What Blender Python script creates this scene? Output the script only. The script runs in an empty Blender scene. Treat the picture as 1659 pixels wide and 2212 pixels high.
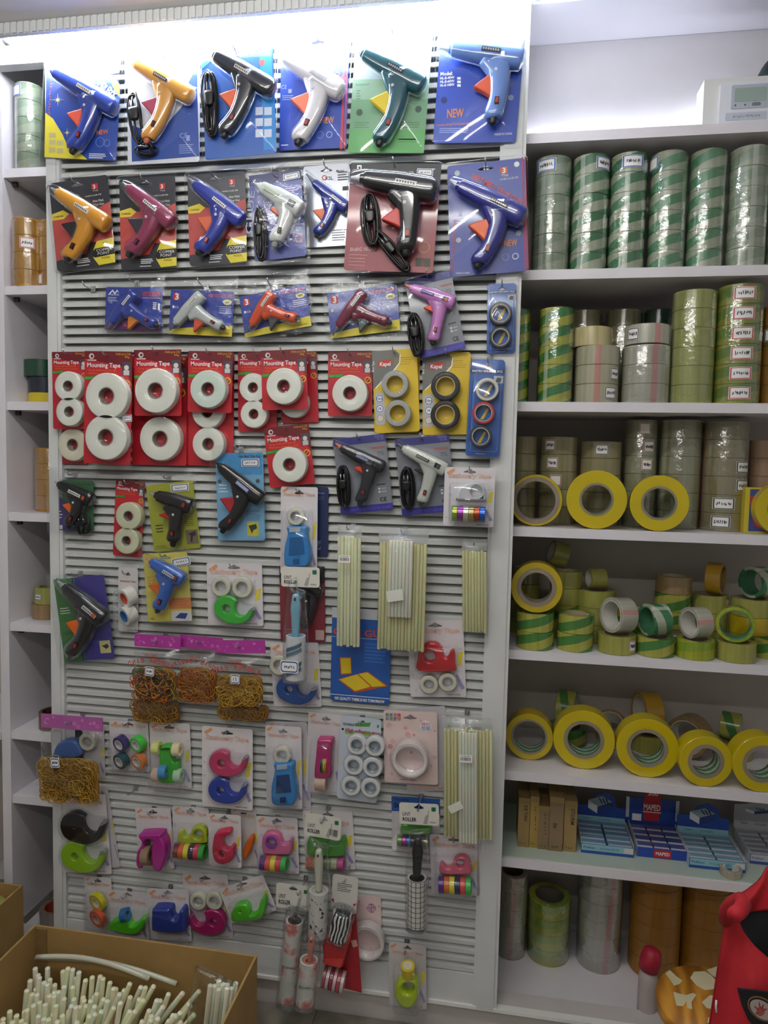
import bpy, math, random
from mathutils import Vector, Matrix
from mathutils.geometry import tessellate_polygon
R_ = random.Random(7)
sc = bpy.context.scene
COL = sc.collection
# ---------------------------------------------------------------- camera, world, lights, exposure
F_PX = 1500.0
YAW, PITCH, ROLL = math.radians(-9.22), math.radians(3.84), math.radians(1.25)
EYE = Vector((0.0, -1.6, 1.36))
def _basis():
    cy, sy, cp, sp = math.cos(YAW), math.sin(YAW), math.cos(PITCH), math.sin(PITCH)
    fwd = Vector((sy*cp, cy*cp, -sp)); right = Vector((cy, -sy, 0)); up = right.cross(fwd)
    c, s = math.cos(ROLL), math.sin(ROLL)
    return right*c+up*s, up*c-right*s, fwd
CR, CU, CF = _basis()
cam = bpy.data.objects.new('camera', bpy.data.cameras.new('camera')); COL.objects.link(cam)
cam.data.sensor_fit = 'HORIZONTAL'; cam.data.sensor_width = 36; cam.data.lens = F_PX/1659*36
cam.data.clip_start = .02
cam.matrix_world = Matrix(((CR.x, CU.x, -CF.x, EYE.x), (CR.y, CU.y, -CF.y, EYE.y), (CR.z, CU.z, -CF.z, EYE.z), (0, 0, 0, 1)))
sc.camera = cam
W = bpy.data.worlds.new('shop'); sc.world = W; W.use_nodes = True
W.node_tree.nodes['Background'].inputs[0].default_value = (1.0, .95, .88, 1)
W.node_tree.nodes['Background'].inputs[1].default_value = .14
ROOM_FILL_E = 33.0
TUBE_E = 75.0
SHELF_TUBE_E = 9.0
sc.view_settings.view_transform = 'Standard'; sc.view_settings.look = 'None'
sc.view_settings.gamma = 1.0; sc.view_settings.exposure = 0.7; sc.view_settings.use_curve_mapping = False

# ---------------------------------------------------------------- helpers: rays, materials, mesh building
def ray(px, py): return CF + CR*((px-829.5)/F_PX) - CU*((py-1106)/F_PX)
def at(px, py, y=0.0):                  # point of the upright plane at depth y seen at a pixel
    d = ray(px, py); return EYE + d*((y-EYE.y)/d.y)
def onz(px, py, z):                     # point of a level surface at height z
    d = ray(px, py); return EYE + d*((z-EYE.z)/d.z)
ZM = {'F': (0, 0, 1), '1': (0, 0, 2.9625), '2': (520, 0, 2.592), '3': (80, 580, 3.072), '4': (560, 570, 2.860),
      '5': (80, 960, 3.072), '6': (560, 1000, 3.072), '7': (60, 1500, 3.190), '8': (540, 1500, 2.9625),
      'a': (1080, 0, 2.865), 'b': (1080, 580, 2.865), 'c': (1080, 860, 2.865), 'd': (1080, 1120, 2.865),
      'e': (1060, 1420, 2.77), 'f': (1040, 1640, 2.68), 'g': (0, 1480, 2.765), 'h': (1360, 1880, 5.548), 'i': (0, 380, 2.169),
      'j': (1240, 1690, 3.959), 'k': (1320, 40, 4.894)}
def zp(z, x, y):
    a, b, s = ZM[z]; return a+x/s, b+y/s
def lin(h):
    h = h.lstrip('#'); o = []
    for i in (0, 2, 4):
        c = int(h[i:i+2], 16)/255; o.append(c/12.92 if c <= .04045 else ((c+.055)/1.055)**2.4)
    return (*o, 1)
_M = {}
def mat(h, rough=.5, metal=0, coat=0, var=0, emit=0, alpha=1, trans=0, sss=0):
    key = (h, rough, metal, coat, var, emit, alpha, trans, sss)
    if key in _M: return _M[key]
    m = bpy.data.materials.new('m_'+h.strip('#')); m.use_nodes = True
    n = m.node_tree.nodes; b = n['Principled BSDF']; c = lin(h)
    b.inputs['Base Color'].default_value = c; b.inputs['Roughness'].default_value = rough
    b.inputs['Metallic'].default_value = metal; b.inputs['Coat Weight'].default_value = coat
    b.inputs['Coat Roughness'].default_value = .08; b.inputs['Alpha'].default_value = alpha
    b.inputs['Transmission Weight'].default_value = trans
    if sss: b.inputs['Subsurface Weight'].default_value = sss; b.inputs['Subsurface Scale'].default_value = .01
    if emit: b.inputs['Emission Color'].default_value = c; b.inputs['Emission Strength'].default_value = emit
    if var:
        t = n.new('ShaderNodeTexCoord'); x = n.new('ShaderNodeTexNoise'); x.inputs['Scale'].default_value = 14; x.inputs['Detail'].default_value = 5
        r = n.new('ShaderNodeValToRGB'); r.color_ramp.elements[0].position = .3; r.color_ramp.elements[1].position = .72
        r.color_ramp.elements[0].color = tuple(v*(1-var) for v in c[:3])+(1,); r.color_ramp.elements[1].color = tuple(min(1, v*(1+var*.5)) for v in c[:3])+(1,)
        L = m.node_tree.links; L.new(t.outputs['Object'], x.inputs['Vector']); L.new(x.outputs['Fac'], r.inputs['Fac']); L.new(r.outputs['Color'], b.inputs['Base Color'])
    _M[key] = m; return m
def clear_mat(name, tint, base, power, rough, bump=0):
    m = bpy.data.materials.new(name); m.use_nodes = True; n = m.node_tree.nodes; L = m.node_tree.links
    n.remove(n['Principled BSDF']); out = n['Material Output']
    t = n.new('ShaderNodeBsdfTransparent'); t.inputs[0].default_value = tint
    g = n.new('ShaderNodeBsdfGlossy'); g.inputs['Roughness'].default_value = rough; g.inputs['Color'].default_value = (.95, .97, 1, 1)
    lw = n.new('ShaderNodeLayerWeight'); lw.inputs['Blend'].default_value = .5
    pw = n.new('ShaderNodeMath'); pw.operation = 'POWER'; pw.inputs[1].default_value = power
    ma = n.new('ShaderNodeMath'); ma.operation = 'MULTIPLY_ADD'; ma.inputs[1].default_value = .65; ma.inputs[2].default_value = base; ma.use_clamp = True
    mx = n.new('ShaderNodeMixShader')
    L.new(lw.outputs['Facing'], pw.inputs[0]); L.new(pw.outputs[0], ma.inputs[0]); L.new(ma.outputs[0], mx.inputs[0])
    L.new(t.outputs[0], mx.inputs[1]); L.new(g.outputs[0], mx.inputs[2]); L.new(mx.outputs[0], out.inputs['Surface'])
    if bump:
        tc = n.new('ShaderNodeTexCoord'); no = n.new('ShaderNodeTexNoise'); no.inputs['Scale'].default_value = 45; no.inputs['Detail'].default_value = 3
        bp = n.new('ShaderNodeBump'); bp.inputs['Strength'].default_value = bump; bp.inputs['Distance'].default_value = .004
        L.new(tc.outputs['Object'], no.inputs['Vector']); L.new(no.outputs['Fac'], bp.inputs['Height']); L.new(bp.outputs['Normal'], g.inputs['Normal'])
    return m
CLEAR = clear_mat('clear_blister', (.97, .98, .99, 1), .03, 2.4, .06)
BAGM = clear_mat('clear_bag', (.95, .96, .96, 1), .045, 2.5, .10, .9)
WRAP = clear_mat('shrink_wrap', (.97, .98, .97, 1), .13, 2.2, .12, .9)

class MB:
    def __init__(s): s.v = []; s.f = []; s.m = []; s.sm = []; s.mats = []
    def mi(s, m):
        if m not in s.mats: s.mats.append(m)
        return s.mats.index(m)
    def add(s, vs, fs, m, smooth=False):
        o = len(s.v); s.v += [tuple(v) for v in vs]; k = s.mi(m)
        for f in fs: s.f.append([i+o for i in f]); s.m.append(k); s.sm.append(smooth)
    def plate(s, pts, y0, y1, m, holes=(), bevel=0, smooth=False, y0b=None):
        """pts: outline (x,z); front face at y0 (towards the viewer, smaller y), back at y1"""
        loops = [pts]+list(holes); cl = []
        for li, lp in enumerate(loops):
            a = sum(lp[i][0]*lp[(i+1) % len(lp)][1]-lp[(i+1) % len(lp)][0]*lp[i][1] for i in range(len(lp)))
            if (a < 0) == (li == 0): lp = lp[::-1]
            cl.append(lp)
        def inset(lp, d):
            n = len(lp); o = []
            for i in range(n):
                ax, az = lp[i-1]; bx, bz = lp[i]; cx, cz = lp[(i+1) % n]
                tx, tz = cx-ax, cz-az; l = math.hypot(tx, tz) or 1
                o.append((bx-tz/l*d, bz+tx/l*d))
            return o
        rings = [([*lp], [*inset(lp, bevel)] if bevel else None) for lp in cl]
        cap = [r[1] or r[0] for r in rings]
        tri = tessellate_polygon([[Vector((x, 0, z)) for x, z in lp] for lp in cap])
        flat = [p for lp in cap for p in lp]; fs = []
        for t in tri:
            (ax, az), (bx, bz), (cx, cz) = (flat[i] for i in t)
            fs.append(t if (bx-ax)*(cz-az)-(cx-ax)*(bz-az) > 0 else (t[0], t[2], t[1]))
        s.add([(x, y0, z) for x, z in flat], fs, m)
        s.add([(x, y1, z) for x, z in [p for lp in cl for p in lp]], [(a, c, b) for a, b, c in fs], m)
        for lp, ins in rings:
            n = len(lp)
            if ins:
                k = .3*bevel
                mid = inset(lp, k)
                vs = [(x, y1, z) for x, z in lp]+[(x, y0+bevel, z) for x, z in lp]+[(x, y0+k, z) for x, z in mid]+[(x, y0, z) for x, z in ins]
                fs2 = [(r*n+i, r*n+(i+1) % n, (r+1)*n+(i+1) % n, (r+1)*n+i) for r in range(3) for i in range(n)]
            else:
                vs = [(x, y1, z) for x, z in lp]+[(x, y0, z) for x, z in lp]
                fs2 = [(i, (i+1) % n, n+(i+1) % n, n+i) for i in range(n)]
            s.add(vs, fs2, m, smooth or bool(ins))
    def box(s, x0, x1, y0, y1, z0, z1, m):
        s.add([(x0, y0, z0), (x1, y0, z0), (x1, y1, z0), (x0, y1, z0), (x0, y0, z1), (x1, y0, z1), (x1, y1, z1), (x0, y1, z1)],
              [(0, 1, 5, 4), (1, 2, 6, 5), (2, 3, 7, 6), (3, 0, 4, 7), (4, 5, 6, 7), (3, 2, 1, 0)], m)
    def prism(s, c8, m): s.add(c8, [(0, 1, 5, 4), (1, 2, 6, 5), (2, 3, 7, 6), (3, 0, 4, 7), (4, 5, 6, 7), (3, 2, 1, 0)], m)
    def loft(s, pts, ws, hs, yc, m, n=14, p=.75, sub=3, front_only=False):
        """solid swept along (x,z) points: half-width ws in the plane, half-depth hs along y"""
        P, Wd, Hd = [], [], []
        k = len(pts)
        for i in range(k-1):
            p0, p1, p2, p3 = pts[max(i-1, 0)], pts[i], pts[i+1], pts[min(i+2, k-1)]
            for j in range(sub):
                t = j/sub
                q = [.5*((2*p1[c])+(-p0[c]+p2[c])*t+(2*p0[c]-5*p1[c]+4*p2[c]-p3[c])*t*t+(-p0[c]+3*p1[c]-3*p2[c]+p3[c])*t**3) for c in (0, 1)]
                tt = t*t*(3-2*t)
                P.append(q); Wd.append(ws[i]+(ws[i+1]-ws[i])*tt); Hd.append(hs[i]+(hs[i+1]-hs[i])*tt)
        P.append(pts[-1]); Wd.append(ws[-1]); Hd.append(hs[-1])
        vs = []; K2 = len(P)
        for i in range(K2):
            a, b = P[max(i-1, 0)], P[min(i+1, K2-1)]
            tx, tz = b[0]-a[0], b[1]-a[1]; l = math.hypot(tx, tz) or 1; nx, nz = -tz/l, tx/l
            for j in range(n):
                th = 2*math.pi*j/n; c, d = math.cos(th), math.sin(th)
                c = math.copysign(abs(c)**p, c); d = math.copysign(abs(d)**p, d)
                vs.append((P[i][0]+nx*Wd[i]*c, yc-Hd[i]*d, P[i][1]+nz*Wd[i]*c))
        fs = [(i*n+j, (i+1)*n+j, (i+1)*n+(j+1) % n, i*n+(j+1) % n) for i in range(K2-1) for j in range(n)]
        fs += [tuple(range(n)), tuple(range((K2-1)*n, K2*n))[::-1]]
        s.add(vs, fs, m, True)
    def lathe(s, c, ax, prof, m, n=32, closed=True, a0=0, a1=None, smooth=True):
        """prof: (radius, height along ax) pairs"""
        ax = Vector(ax).normalized(); t = Vector((1, 0, 0)) if abs(ax.x) < .9 else Vector((0, 0, 1))
        e1 = (t-ax*t.dot(ax)).normalized(); e2 = ax.cross(e1); c = Vector(c); k = len(prof); vs = []
        full = a1 is None; nn = n if full else n+1
        dirs = [e1*math.cos(a)+e2*math.sin(a) for a in ((2*math.pi*i/n if full else a0+(a1-a0)*i/n) for i in range(nn))]
        if closed:                       # hard edges between the bands of a closed section
            for j in range(k):
                (r0, h0), (r1, h1) = prof[j], prof[(j+1) % k]
                vs = [q for d in dirs for q in (c+d*r0+ax*h0, c+d*r1+ax*h1)]
                s.add(vs, [(2*i, 2*((i+1) % nn), 2*((i+1) % nn)+1, 2*i+1) for i in range(n)], m, smooth)
            return
        for d in dirs: vs += [c+d*r+ax*h for r, h in prof]
        fs = []
        for i in range(n):
            i2 = (i+1) % nn
            for j in range(k-1): fs.append((i*k+j, i2*k+j, i2*k+j+1, i*k+j+1))
        s.add(vs, fs, m, smooth)
    def tube(s, path, r, m, n=6, closed=False):
        P = [Vector(p) for p in path]; vs = []; k = len(P)
        prev = None
        for i in range(k):
            a, b = (P[i-1], P[(i+1) % k]) if closed else (P[max(i-1, 0)], P[min(i+1, k-1)])
            t = (b-a).normalized()
            if prev is None: e = t.orthogonal().normalized()
            else: e = (prev-t*prev.dot(t)); e = e.normalized() if e.length > 1e-6 else t.orthogonal().normalized()
            prev = e; g = t.cross(e)
            vs += [P[i]+(e*math.cos(2*math.pi*j/n)+g*math.sin(2*math.pi*j/n))*r for j in range(n)]
        fs = [(i*n+j, i*n+(j+1) % n, ((i+1) % k)*n+(j+1) % n, ((i+1) % k)*n+j) for i in range(k if closed else k-1) for j in range(n)]
        if not closed: fs += [tuple(range(n))[::-1], tuple(range((k-1)*n, k*n))]
        s.add(vs, fs, m, True)
    def sheet(s, x0, z0, x1, z1, y, bulge, m, nx=10, nz=12, rip=.0012, seed=1):
        rg = random.Random(seed); vs = []
        for j in range(nz+1):
            for i in range(nx+1):
                u, v = i/nx, j/nz; e = (4*u*(1-u)*4*v*(1-v))**.4
                vs.append((x0+(x1-x0)*u, y-bulge*e-rip*rg.uniform(-1, 1)*(e > 0), z0+(z1-z0)*v))
        s.add(vs, [(j*(nx+1)+i, j*(nx+1)+i+1, (j+1)*(nx+1)+i+1, (j+1)*(nx+1)+i) for j in range(nz) for i in range(nx)], m, True)
    def text(s, tx, x, z, h, m, y, w=None, ang=0, bold=0, center=False, sh=0, flipx=False, rot180=False):
        me = glyphs(tx, bold); vs = [v.co for v in me.vertices]
        if not vs: return
        xs = [v.x for v in vs]; lo, hi = min(xs), max(xs)
        sx = sz = h/.72
        if w: sx = w/max(hi-lo, 1e-4)
        c, d = math.cos(ang), math.sin(ang); o = []
        for v in vs:
            a = (v.x-lo)*sx+sh*v.y*sz; b = v.y*sz
            if flipx: a = (hi-lo)*sx-a
            if center: a -= (hi-lo)*sx/2
            if rot180: a, b = -a, -b
            o.append((x+a*c-b*d, y, z+a*d+b*c))
        fs = [tuple(p.vertices) for p in me.polygons]
        s.add(o, fs, m)
    def scrib(s, x, z, w, h, m, y, ang=0, n=7, seed=1, fn=None):
        """illegible pen strokes centred on x,z"""
        rg = random.Random(seed); c, d = math.cos(ang), math.sin(ang); t = h*.09
        for i in range(n):
            u = -w/2+w*(i+.5)/n; q = [(u+rg.uniform(-.2, .2)*w/n, rg.uniform(.15, .5)*h), (u+rg.uniform(-.4, .4)*w/n, rg.uniform(-.5, -.1)*h), (u+rg.uniform(.1, .6)*w/n, rg.uniform(-.3, .4)*h)]
            for (a, b), (e, f) in ((q[0], q[1]), (q[1], q[2])):
                l = math.hypot(e-a, f-b) or 1; nx, nz = -(f-b)/l*t, (e-a)/l*t
                P4 = [(a-nx, b-nz), (e-nx, f-nz), (e+nx, f+nz), (a+nx, b+nz)]
                s.add([fn(X, Z) if fn else (x+X*c-Z*d, y, z+X*d+Z*c) for X, Z in P4], [(0, 1, 2, 3)], m)
    def build(s, name, parent=None, loc=None, rot=None, share=None):
        me = share or s.mesh(name)
        o = bpy.data.objects.new(name, me); COL.objects.link(o)
        if parent is not None: o.parent = parent
        if loc is not None: o.location = loc
        if rot is not None: o.rotation_euler = rot
        return o
    def mesh(s, name):
        me = bpy.data.meshes.new(name); me.from_pydata(s.v, [], s.f)
        for m in s.mats: me.materials.append(m)
        me.polygons.foreach_set('material_index', s.m); me.polygons.foreach_set('use_smooth', s.sm); me.update(); return me
_G = {}
def glyphs(tx, bold):
    k = (tx, bold)
    if k not in _G:
        cu = bpy.data.curves.new('t', 'FONT'); cu.body = tx; cu.size = 1; cu.offset = bold; cu.resolution_u = 2; cu.fill_mode = 'FRONT'
        o = bpy.data.objects.new('t', cu); COL.objects.link(o); dg = bpy.context.evaluated_depsgraph_get()
        _G[k] = bpy.data.meshes.new_from_object(o.evaluated_get(dg)); bpy.data.objects.remove(o); bpy.data.curves.remove(cu)
    return _G[k]
def rr(x0, z0, x1, z1, r, n=4):
    o = []
    for cx, cz, a in ((x1-r, z1-r, 0), (x0+r, z1-r, 90), (x0+r, z0+r, 180), (x1-r, z0+r, 270)):
        for i in range(n+1):
            t = math.radians(a+90*i/n); o.append((cx+r*math.cos(t), cz+r*math.sin(t)))
    return o
def circ(x, z, r, n=24, rx=None): return [(x+(rx or r)*math.cos(2*math.pi*i/n), z+r*math.sin(2*math.pi*i/n)) for i in range(n)]
def smooth(pts, sub=4):
    n = len(pts); o = []
    for i in range(n):
        p0, p1, p2, p3 = pts[i-1], pts[i], pts[(i+1) % n], pts[(i+2) % n]
        for j in range(sub):
            t = j/sub
            o.append(tuple(.5*((2*p1[c])+(-p0[c]+p2[c])*t+(2*p0[c]-5*p1[c]+4*p2[c]-p3[c])*t*t+(-p0[c]+3*p1[c]-3*p2[c]+p3[c])*t**3) for c in (0, 1)))
    return o
def tag(o, label=None, cat=None, group=None, kind=None):
    if label: o['label'] = label
    if cat: o['category'] = cat
    if group: o['group'] = group
    if kind: o['kind'] = kind
    return o
def empty(name, loc, rot=(0, 0, 0)):
    o = bpy.data.objects.new(name, None); COL.objects.link(o); o.location = loc; o.rotation_euler = rot; o.empty_display_size = .02; return o
WHITE = mat('#f2f2f0', .5); BLACK = mat('#15151a', .35); CHROME = mat('#c4c4ca', .38, 1); INK = mat('#1c2a4a', .6)
# ---------------------------------------------------------------- the setting
PAINT = mat('#d9dcdc', .45, var=.05); LAM = mat('#e6e3ea', .35, var=.03); INNER_SHADED = mat('#b8b2a8', .55, var=.06); SLAT = mat('#cfd2d0', .42, var=.06)  # inner boards: shade of the shelf interior put into a darker, warmer colour
def struct(name, mb, parent=None):
    o = mb.build(name, parent)
    if parent is None: o['kind'] = 'structure'
    return o
PX0, PX1 = -1.112, .038                # louvred panel, outer edges
m = MB(); m.box(-3, 2.2, -3.6, .5, -.03, 0, mat('#8f8a80', .5, var=.35)); FLOOR = struct('floor', m)
for i in range(5):
    for j in range(3):
        t = MB(); t.box(-1.6+i*.4+.002, -1.2+i*.4-.002, -1.2+j*.4+.002, -.8+j*.4-.002, 0, .004, mat('#8c867b', .35, var=.4)); t.build('floor_tile', FLOOR)
CZ = at(0, 48, -.112).z; CB = at(0, 74, -.112).z
m = MB(); m.box(-3, 2.2, -3.6, -.0975, CZ, CZ+.09, mat('#f0f2f5', .5)); struct('ceiling', m)
ZU = CZ+.075                             # raised recess of the ceiling above the shelving
m = MB(); m.box(-3, 2.2, -.097, .5, ZU, ZU+.03, mat('#f0f2f5', .5)); struct('ceiling_recess', m)
m = MB(); m.box(-1.8, 2.2, .335, .36, 0, ZU-.0005, mat('#d2d0d2', .6, var=.04)); struct('wall_back', m)
# cornice with dentils along the ceiling
m = MB(); m.box(-1.6, .045, -.108, -.098, CB, CZ-.0005, PAINT); TR1 = struct('trim_1', m)
dm = MB(); dm.box(-.0055, .0055, -.1125, -.1082, 0, CZ-CB-.003, PAINT); dme = dm.mesh('dentil')
for i in range(96): dm.build('dentil', TR1, (-1.55+i*.0166, 0, CB+.001), share=dme)
# louvred panel: frame rails and slats
LP = empty('wall_panel', (-.537, 0, .08)); LP['kind'] = 'structure'
def child(mb, name, root): # mesh given in world coordinates, parented to an empty
    o = mb.build(name, root); o.matrix_parent_inverse = Matrix.Translation(root.location).inverted(); return o
FW = .036
for x0, x1 in ((PX0, PX0+FW), (PX1-.056, PX1)):
    m = MB()
    m.box(x0, x1, -.012, .03, .075, ZU-.001, PAINT); m.box(x0+.008, x1-.008, -.016, -.0121, .08, ZU-.004, PAINT); child(m, 'stile', LP)
XA, XB = PX0+FW, PX1-.056
m = MB(); m.box(XA, XB, -.010, .03, 2.360, ZU-.001, PAINT); child(m, 'top_rail', LP)
m = MB(); m.box(XA, XB, -.006, .03, 2.332, 2.3575, PAINT); child(m, 'top_rail', LP)
m = MB(); m.box(XA, XB, -.008, .03, .083, .155, PAINT); child(m, 'bottom_rail', LP)
sm = MB(); hw = (XB-XA)/2
prof = [(-.003, 0), (-.003, .0095), (.000, .0105), (.020, .0235), (.022, .0225), (.003, .0085), (.001, 0)]
k = len(prof)
sm.add([(sx*hw, y, z) for sx in (-1, 1) for y, z in prof], [(i, (i+1) % k, k+(i+1) % k, k+i)[::-1] for i in range(k)]+[tuple(range(k)), tuple(range(k, 2*k))[::-1]], SLAT)
sme = sm.mesh('slat'); z = .158; 
while z < 2.325:
    o = sm.build('slat', LP, share=sme); o.location = ((XA+XB)/2-LP.location.x, 0, z-LP.location.z); z += .0222
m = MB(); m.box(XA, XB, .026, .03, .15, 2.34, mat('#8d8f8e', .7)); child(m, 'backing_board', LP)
# plinth under the whole unit
m = MB(); m.box(-1.6, 1.6, .004, .05, .0, .082, mat('#cfcac8', .5, var=.05)); struct('baseboard_back', m)
m = MB(); m.box(-1.6, 1.6, -.014, .004, .0745, .0825, WHITE); struct('trim_2', m)
# light tube under the cornice
tb = empty('light_tube', (-.56, -.068, at(560, 40, -.068).z)); tag(tb, 'glowing white light tube running along the top of the louvred panel', 'lamp')
em = bpy.data.materials.new('tube_glow'); em.use_nodes = True
b = em.node_tree.nodes['Principled BSDF']; b.inputs['Emission Color'].default_value = (.86, .91, 1, 1); b.inputs['Emission Strength'].default_value = TUBE_E
m = MB(); m.lathe((-.60, 0, 0), (1, 0, 0), [(.010, 0), (.010, 1.20)], em, 16, closed=False); m.build('tube', tb)
m = MB(); m.lathe((-.615, 0, 0), (1, 0, 0), [(0, 0), (.011, 0), (.011, .0149), (0, .0149)], WHITE, 16, closed=False); m.build('end_cap', tb)
m = MB(); m.lathe((.6001, 0, 0), (1, 0, 0), [(0, 0), (.011, 0), (.011, .015), (0, .015)], WHITE, 16, closed=False); m.build('end_cap', tb)
m = MB(); m.box(-.6, .6, -.008, .008, .0115, ZU-tb.location.z-.0005, WHITE); m.build('bracket', tb)
for i, (x, y) in enumerate(((-.45, -1.0), (-.45, -2.3))):       # added fluorescent fittings, out of view, that brighten the panel and the ceiling
    e3 = em.copy(); q = e3.node_tree.nodes['Principled BSDF']; q.inputs['Emission Strength'].default_value = ROOM_FILL_E; q.inputs['Emission Color'].default_value = (1, .965, .91, 1)
    f = empty('added_ceiling_lamp', (x, y, CZ-.10)); tag(f, ('added out-of-view fluorescent ceiling fitting nearest the louvred panel', 'added out-of-view fluorescent ceiling fitting behind the viewer')[i], 'lamp')
    m = MB(); m.lathe((-.6, 0, 0), (1, 0, 0), [(.013, 0), (.013, 1.2)], e3, 16, closed=False); m.build('tube', f)
    m = MB(); m.box(-.62, .62, -.016, .016, .072, .0995, WHITE); m.build('housing', f)
    for sx in (-1, 1): m = MB(); m.box(sx*.61-.0095, sx*.61+.0095, -.010, .010, -.014, .0719, WHITE); m.build('socket', f)
# shelving: right unit
ZS = [.731, .438, .149, -.133, -.417, -.703, -.913, -1.264]
DY = .034                                # shelf fronts lie behind the sliding louvred panel
ZS = [z*(1.6+DY)/1.6+EYE.z for z in ZS]
def shelf_unit(name, x0, x1, zs, label, top, open_top=False):
    r = empty(name, ((x0+x1)/2, 0, 0)); tag(r, label, 'shelf'); 
    for i, z in enumerate(zs):
        m = MB(); m.box(x0, x1, DY+.0025, .328, z-.021, z, LAM); m.box(x0, x1, DY, DY+.0024, z-.0215, z+.0004, LAM); child(m, 'shelf_board', r)
    m = MB(); m.box(x0, x1, .3285, .334, .09, top, INNER_SHADED); child(m, 'back_panel', r)
    return r
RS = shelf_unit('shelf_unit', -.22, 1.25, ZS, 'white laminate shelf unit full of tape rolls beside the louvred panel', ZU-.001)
m = MB(); m.box(-.24, -.2205, DY, .334, .083, ZU-.001, LAM); child(m, 'side_panel', RS)
m = MB(); m.box(1.2505, 1.27, DY, .334, .083, ZU-.001, LAM); child(m, 'side_panel', RS)
m = MB(); m.box(-.22, 1.25, DY, .328, at(1200, 6, DY).z, ZU-.001, mat('#dcdbe4', .5)); child(m, 'top_board', RS)
m = MB(); m.box(-.21, 1.25, DY+.006, .326, ZS[6]+.0003, ZS[6]+.003, mat('#b9c9bd', .12)); tag(child(m, 'glass_sheet', RS), 'green tinted glass sheet on the eraser shelf')
m = MB(); m.box(-.22, 1.25, .187, .193, ZS[0]+.0005, at(1200, 6, DY).z-.0005, mat('#cfcdd2', .5, var=.03)); child(m, 'compartment_back', RS)
# tube lying at the back of the upper compartment
t2 = empty('light_tube', (.30, .165, ZS[0]+.040)); tag(t2, 'light tube on the rear wall of the top right compartment', 'lamp')
e2 = em.copy(); e2.node_tree.nodes['Principled BSDF'].inputs['Emission Strength'].default_value = SHELF_TUBE_E
m = MB(); m.lathe((-.29, 0, 0), (1, 0, 0), [(.008, 0), (.008, .52)], e2, 12, closed=False); m.build('tube', t2)
m = MB(); m.box(-.3, .24, -.006, .006, -.0385, -.0085, WHITE); m.build('bracket', t2)
# left unit
LZ = [at(70, y, DY).z for y in (362, 617, 868, 1109, 1348, 1583, 1722)]+[at(60, 1990, .05).z-.03]
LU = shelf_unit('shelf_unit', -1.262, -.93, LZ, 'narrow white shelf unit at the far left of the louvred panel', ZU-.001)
m = MB(); m.box(-1.288, -1.2625, DY-.005, .334, .083, ZU-.001, LAM); child(m, 'side_panel', LU)
m = MB(); m.box(-1.288, -1.1135, DY-.034, DY-.0055, 2.322, ZU-.001, LAM); child(m, 'header_board', LU)
bm_ = MB(); bm_.box(-.006, .006, -.004, .004, -.012, 0, mat('#4a4540', .4, .8)); bme = bm_.mesh('shelf_bracket')
for z in LZ[:7]: bm_.build('shelf_bracket', LU, (-1.252-LU.location.x, DY+.03, z-.0212), share=bme)
m = MB()
for z in (LZ[3]+.02, LZ[5]-.002): m.box(-1.6, -1.289, .0, .30, z-.021, z, LAM)
m.box(-1.6, -1.289, .305, .32, .09, 2.3, INNER_SHADED)
SU = m.build('side_shelf'); tag(SU, 'white shelf boards of the neighbouring unit beyond the left partition', 'shelf')
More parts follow.
